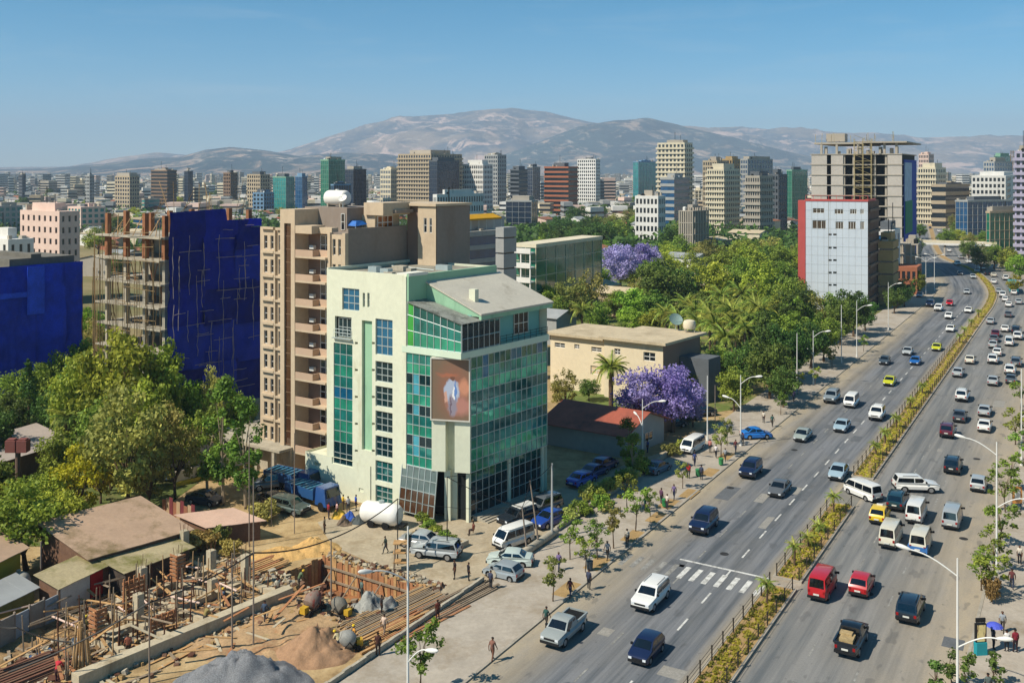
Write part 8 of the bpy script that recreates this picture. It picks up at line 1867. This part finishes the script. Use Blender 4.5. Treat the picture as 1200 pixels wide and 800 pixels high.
# uneven floor of dug earth between the beams
def earth(name, fr, u0, u1, v0, v1, amp, m, seed, n=60):
    from mathutils import noise as mn
    mb = MB(); V = []
    for j in range(n+1):
        for i in range(n+1):
            u, v = u0+(u1-u0)*i/n, v0+(v1-v0)*j/n; e = min(1, min(i, n-i, j, n-j)/5); z = e*(amp*(mn.fractal(Vector((u*.55, v*.55, seed)), .8, 2.2, 5)+.35))-.02*(1-e)
            V.append(fr.p(u, v, max(z, -.02)+.012))
    mb.v = V
    for j in range(n):
        for i in range(n): k = j*(n+1)+i; mb.f.append((k, k+1, k+n+2, k+n+1)); mb.m.append(0)
    return struct(mb.build(name, m, smooth=180))
earth('site_earth', SF, -4, SL+2, .6, 11.5, .42, mat('dug_earth', '#8d7350', .95, .3, .8, fine=.25, bump=.6, coord='World', dirt=('#5a4430', .35, .48, .62)), 3)
earth('site_earth', PF, -2, PU+6, PW+.4, PW+13, .26, mat('reddish_earth', '#a58865', .95, .2, .6, fine=.18, bump=.5, coord='World', dirt=('#94603e', .2, .5, .66)), 8)
# heaps
def heap(name, label, P, rx, ry, h, m, seed, rough=.12, rz=0, cat='heap'):
    from mathutils import noise as mn
    mb = MB(); nr, na = 22, 56; V = [(0, 0, h)]
    for j in range(1, nr+1):
        f = j/nr
        for i in range(na):
            a = 6.283*i/na; e = 1+.16*mn.noise(Vector((math.cos(a)*1.3, math.sin(a)*1.3, seed))); x, y = rx*f*e*math.cos(a), ry*f*e*math.sin(a)
            z = h*((1-f)**1.15 if f > .18 else (1-.18)**1.15+.05*(1-f/.18))+rough*h*mn.fractal(Vector((x*.9, y*.9, seed)), .9, 2.1, 4)*(1-f)**.4*1.2; V.append((x, y, max(z, 0) if j < nr else -.05))
    mb.v = V
    for i in range(na): mb.f.append((0, 1+i, 1+(i+1) % na)); mb.m.append(0)
    for j in range(nr-1):
        for i in range(na): a, b = 1+j*na+i, 1+j*na+(i+1) % na; mb.f.append((a, a+na, b+na, b)); mb.m.append(0)
    o = mb.build(name, m, smooth=180); o.location = P; o.rotation_euler = (0, 0, rz); tag(o, label, cat); return o
heap('sand_heap', 'rounded heap of brown sand beside the concrete mixer', G(372, 764), 3.3, 2.7, 2.3, mat('brown_sand', '#96765a', .95, .15, .8, fine=.12, bump=.4), 2.0, rough=.22)
heap('gravel_heap', 'large heap of grey gravel at the end of the long concrete beam', G(282, 800), 5.4, 3.2, 2.5, mat('grey_gravel', '#77787a', .95, .15, 1.5, fine=.35, bump=.9), 5.0, rough=.2)
heap('covered_heap', 'grey tarpaulin-covered mound beside the excavation', G(437, 712), 2.2, 1.4, 1.5, mat('grey_tarp', '#8f8f88', .7, .3, 1.2, fine=.15, dirt=('#45474a', 1.0, .5, .6)), 9.0, rough=.5)
heap('earth_heap', 'tan spoil heap at the head of the excavation', PF.p(PU+2.2, -1, 0), 2.6, 2.0, 1.3, mat('tan_spoil', '#c0995f', .95, .2, .8, fine=.15, bump=.5), 12.0, rough=.3)
heap('earth_heap', 'low spoil heap behind the long concrete beam', G(330, 650), 2.8, 1.8, .9, mat('tan_spoil', '#c0995f', .95, .2, .8, fine=.15, bump=.5), 15.0, rough=.3)
def mixer(P, rz, s, c, label):
    o = thing('concrete_mixer', label, 'concrete mixer', P, rz=rz); o.scale = (s, s, s)
    m = MB(); ax = Vector((.85, 0, .5)).normalized(); m.lathe(Vector((-.55, 0, .75)), [(.3, 0), (.62, .15), (.75, .55), (.75, .85), (.5, 1.35), (.34, 1.5), (.36, 1.52)], n=16, axis=ax); m.build('drum', c, o, smooth=35)
    m = MB()
    for s_ in (-.45, .45): m.tube((-.9, s_, .35), (.9, s_, .35), .05); m.tube((-.5, s_, .35), (0, s_*1.7, 1.1), .05); m.tube((.5, s_, .35), (0, s_*1.7, 1.1), .05)
    m.tube((-.9, -.45, .35), (-.9, .45, .35), .05); m.tube((.9, -.45, .35), (.9, .45, .35), .05); m.build('frame', M_trim, o)
    m = MB(); m.box(-1.3, -.75, -.3, .3, .4, .95); m.build('engine', mat('engine_yellow', '#b8922a', .6, .15, 2), o)
    for x in (-.8, .8):
        for s_ in (-1, 1): m = MB(); m.lathe((x, s_*.55-.06, .3), [(.3, 0), (.3, .12)], n=12, axis=Vector((0, 1, 0))); m.build('wheel', M_tyre, o)
mixer(G(408, 762), R(200), .85, mat('mixer_cement', '#8f8d86', .8, .2, 2, fine=.15), 'small cement-caked mixer with a yellow engine beside the sand heap')
mixer(G(366, 718), R(60), .95, mat('mixer_red', '#7d6a5e', .8, .25, 2, dirt=('#8a3a2c', 1.5, .5, .6)), 'large mixer with a reddish drum behind the sand heap')
mixer(G(398, 722), R(150), .85, mat('mixer_grey', '#6f6a5f', .8, .25, 2, fine=.15), 'grey mixer next to the reddish one')
# stacks of long bars and boards beside the site wall
def bar_stack(px, py, n, L, layers, label, m1, m2, w=.12, ang=0):
    P = G(px, py, .03); o = thing('bar_stack', label, 'stack', P, rz=aV+ang)
    for l in range(layers):
        for i in range(n-l):
            m = MB(); y = (i-(n-l)/2)*w*1.9+rs.uniform(-.04, .04); x = rs.uniform(-.5, .5); z = .03+l*w*.9; m.hexa([(x-L/2, y, z), (x+L/2, y+rs.uniform(-.2, .2), z), (x+L/2, y+w, z), (x-L/2, y+w, z), (x-L/2, y, z+w*.7), (x+L/2, y, z+w*.7), (x+L/2, y+w, z+w*.7), (x-L/2, y+w, z+w*.7)]); m.build('bar', m1 if rs.random() < .6 else m2, o)
bar_stack(462, 715, 14, 9.5, 2, 'long stack of weathered poles beside the covered mound', M_plank3, M_pole)
bar_stack(540, 702, 12, 7.5, 2, 'stack of long dark poles along the site wall', M_plank3, mat('dark_pole', '#4a4034', .9, .2, 2))
bar_stack(490, 726, 9, 8, 1, 'spread of reddish boards before the site wall', M_plank2, M_plank, .22)
bar_stack(445, 740, 8, 6, 1, 'spread of tan boards near the sand heap', M_plank, M_plank3, .22)
bar_stack(28, 792, 10, 5, 3, 'stack of red-brown boards in the shaded corner', mat('red_board', '#6f4c3c', .9, .2, 1), M_brickw, .2)
bar_stack(300, 668, 8, 5, 2, 'boards stacked by the pink-roofed shed', M_plank, M_plank2, .2)
tb_ = thing('timber_bundle', 'upright bundle of rough timber poles on the dirt yard', 'bundle', G(96, 790))
for k in range(14): m = MB(); a, r_ = rs.uniform(0, 6.28), rs.uniform(.1, .8); m.tube((r_*math.cos(a), r_*math.sin(a), 0), (r_*.5*math.cos(a), r_*.5*math.sin(a), rs.uniform(2.6, 4.2)), .07, n=5); m.build('pole', rs.choice([M_plank3, M_pole, M_plank]), tb_)
for i, (x, y, c) in enumerate(((55, 778, '#2f6f8c'), (68, 785, '#7fa0b0'), (45, 770, '#3a5a80'), (80, 775, '#a8b4b8'))):
    P = G(x, y, .03); o = thing('sheet_stack', f'{["blue", "pale blue", "navy", "white"][i]} sheets lying in the shaded yard corner', 'sheets', P, rz=aV); m = MB(); m.box(-1.2, 1.2, -.6, .6, 0, .12); m.build('sheet', mat('sheet_'+c.strip('#'), c, .6, .15, 2), o); m = MB(); m.box(-1.0, 1.1, -.5, .5, .121, .18); m.build('top_sheet', mat('sheet_'+c.strip('#'), c, .6, .15, 2), o)
# timber trestle near the parked silver cars, traders' goods, planter wall
tr2 = thing('timber_trestle', 'slim timber trestle tower beside the striding person', 'trestle', G(470, 668))
for sx in (-.5, .5):
    for sy in (-.4, .4): m = MB(); m.tube((sx*1.3, sy*1.3, 0), (sx, sy, 2.6), .05, n=5); m.build('leg', M_plank3, tr2)
for z in (.8, 1.7, 2.55): m = MB(); m.box(-.7, .7, -.5, .5, z, z+.08); m.build('deck', M_plank, tr2)
for i, (x, y, c) in enumerate(((398, 606, '#c9a23a'), (410, 608, '#2e4f9a'), (420, 612, '#4a5050'), (404, 614, '#6a5a4a'), (428, 608, '#7a4a3a'))):
    heap('goods_pile', f'{["yellow", "blue", "grey", "brown", "rust"][i]} pile of traders goods by the low wing', G(x, y, .03), .9, .7, .9, mat('goods_'+c.strip('#'), c, .8, .25, 2), 20+i, rough=.6, cat='goods')
pw = thing('planter', 'low rough planter wall before the glass building', 'planter', G(515, 640, .03), world=True); fr = Frame(G(545, 640), DU, -DV)
m = MB(); m.fbox(fr, -.2, 6, -.3, 0, 0, .6); m.fbox(fr, -.2, 0, 0, 2.2, 0, .6); m.fbox(fr, 0, 6, 1.9, 2.2, 0, .55); m.build('wall', M_conc, pw); m = MB(); m.fbox(fr, 0, 6, 0, 1.9, 0, .45); m.build('soil', M_soil, pw)
# ------------------------------------------------------------------ haze
mb = MB(); mb.box(-13500, 13500, -250, 15800, -6, 820)
hz = mb.build("haze", []); hz['kind'] = 'stuff'; hz['label'] = 'pale blue haze over the town'
hm = bpy.data.materials.new('haze'); hm.use_nodes = True; N = hm.node_tree.nodes; N.remove(N['Principled BSDF'])
pv = N.new('ShaderNodeVolumePrincipled'); pv.inputs['Color'].default_value = (.64, .80, .98, 1); pv.inputs['Density'].default_value = 1.15e-4; pv.inputs['Anisotropy'].default_value = .0
hm.node_tree.links.new(pv.outputs[0], N['Material Output'].inputs['Volume'])
hz.data.materials.clear(); hz.data.materials.append(hm)
for o in list(bpy.data.objects):
    if '_o' in o: del o['_o']
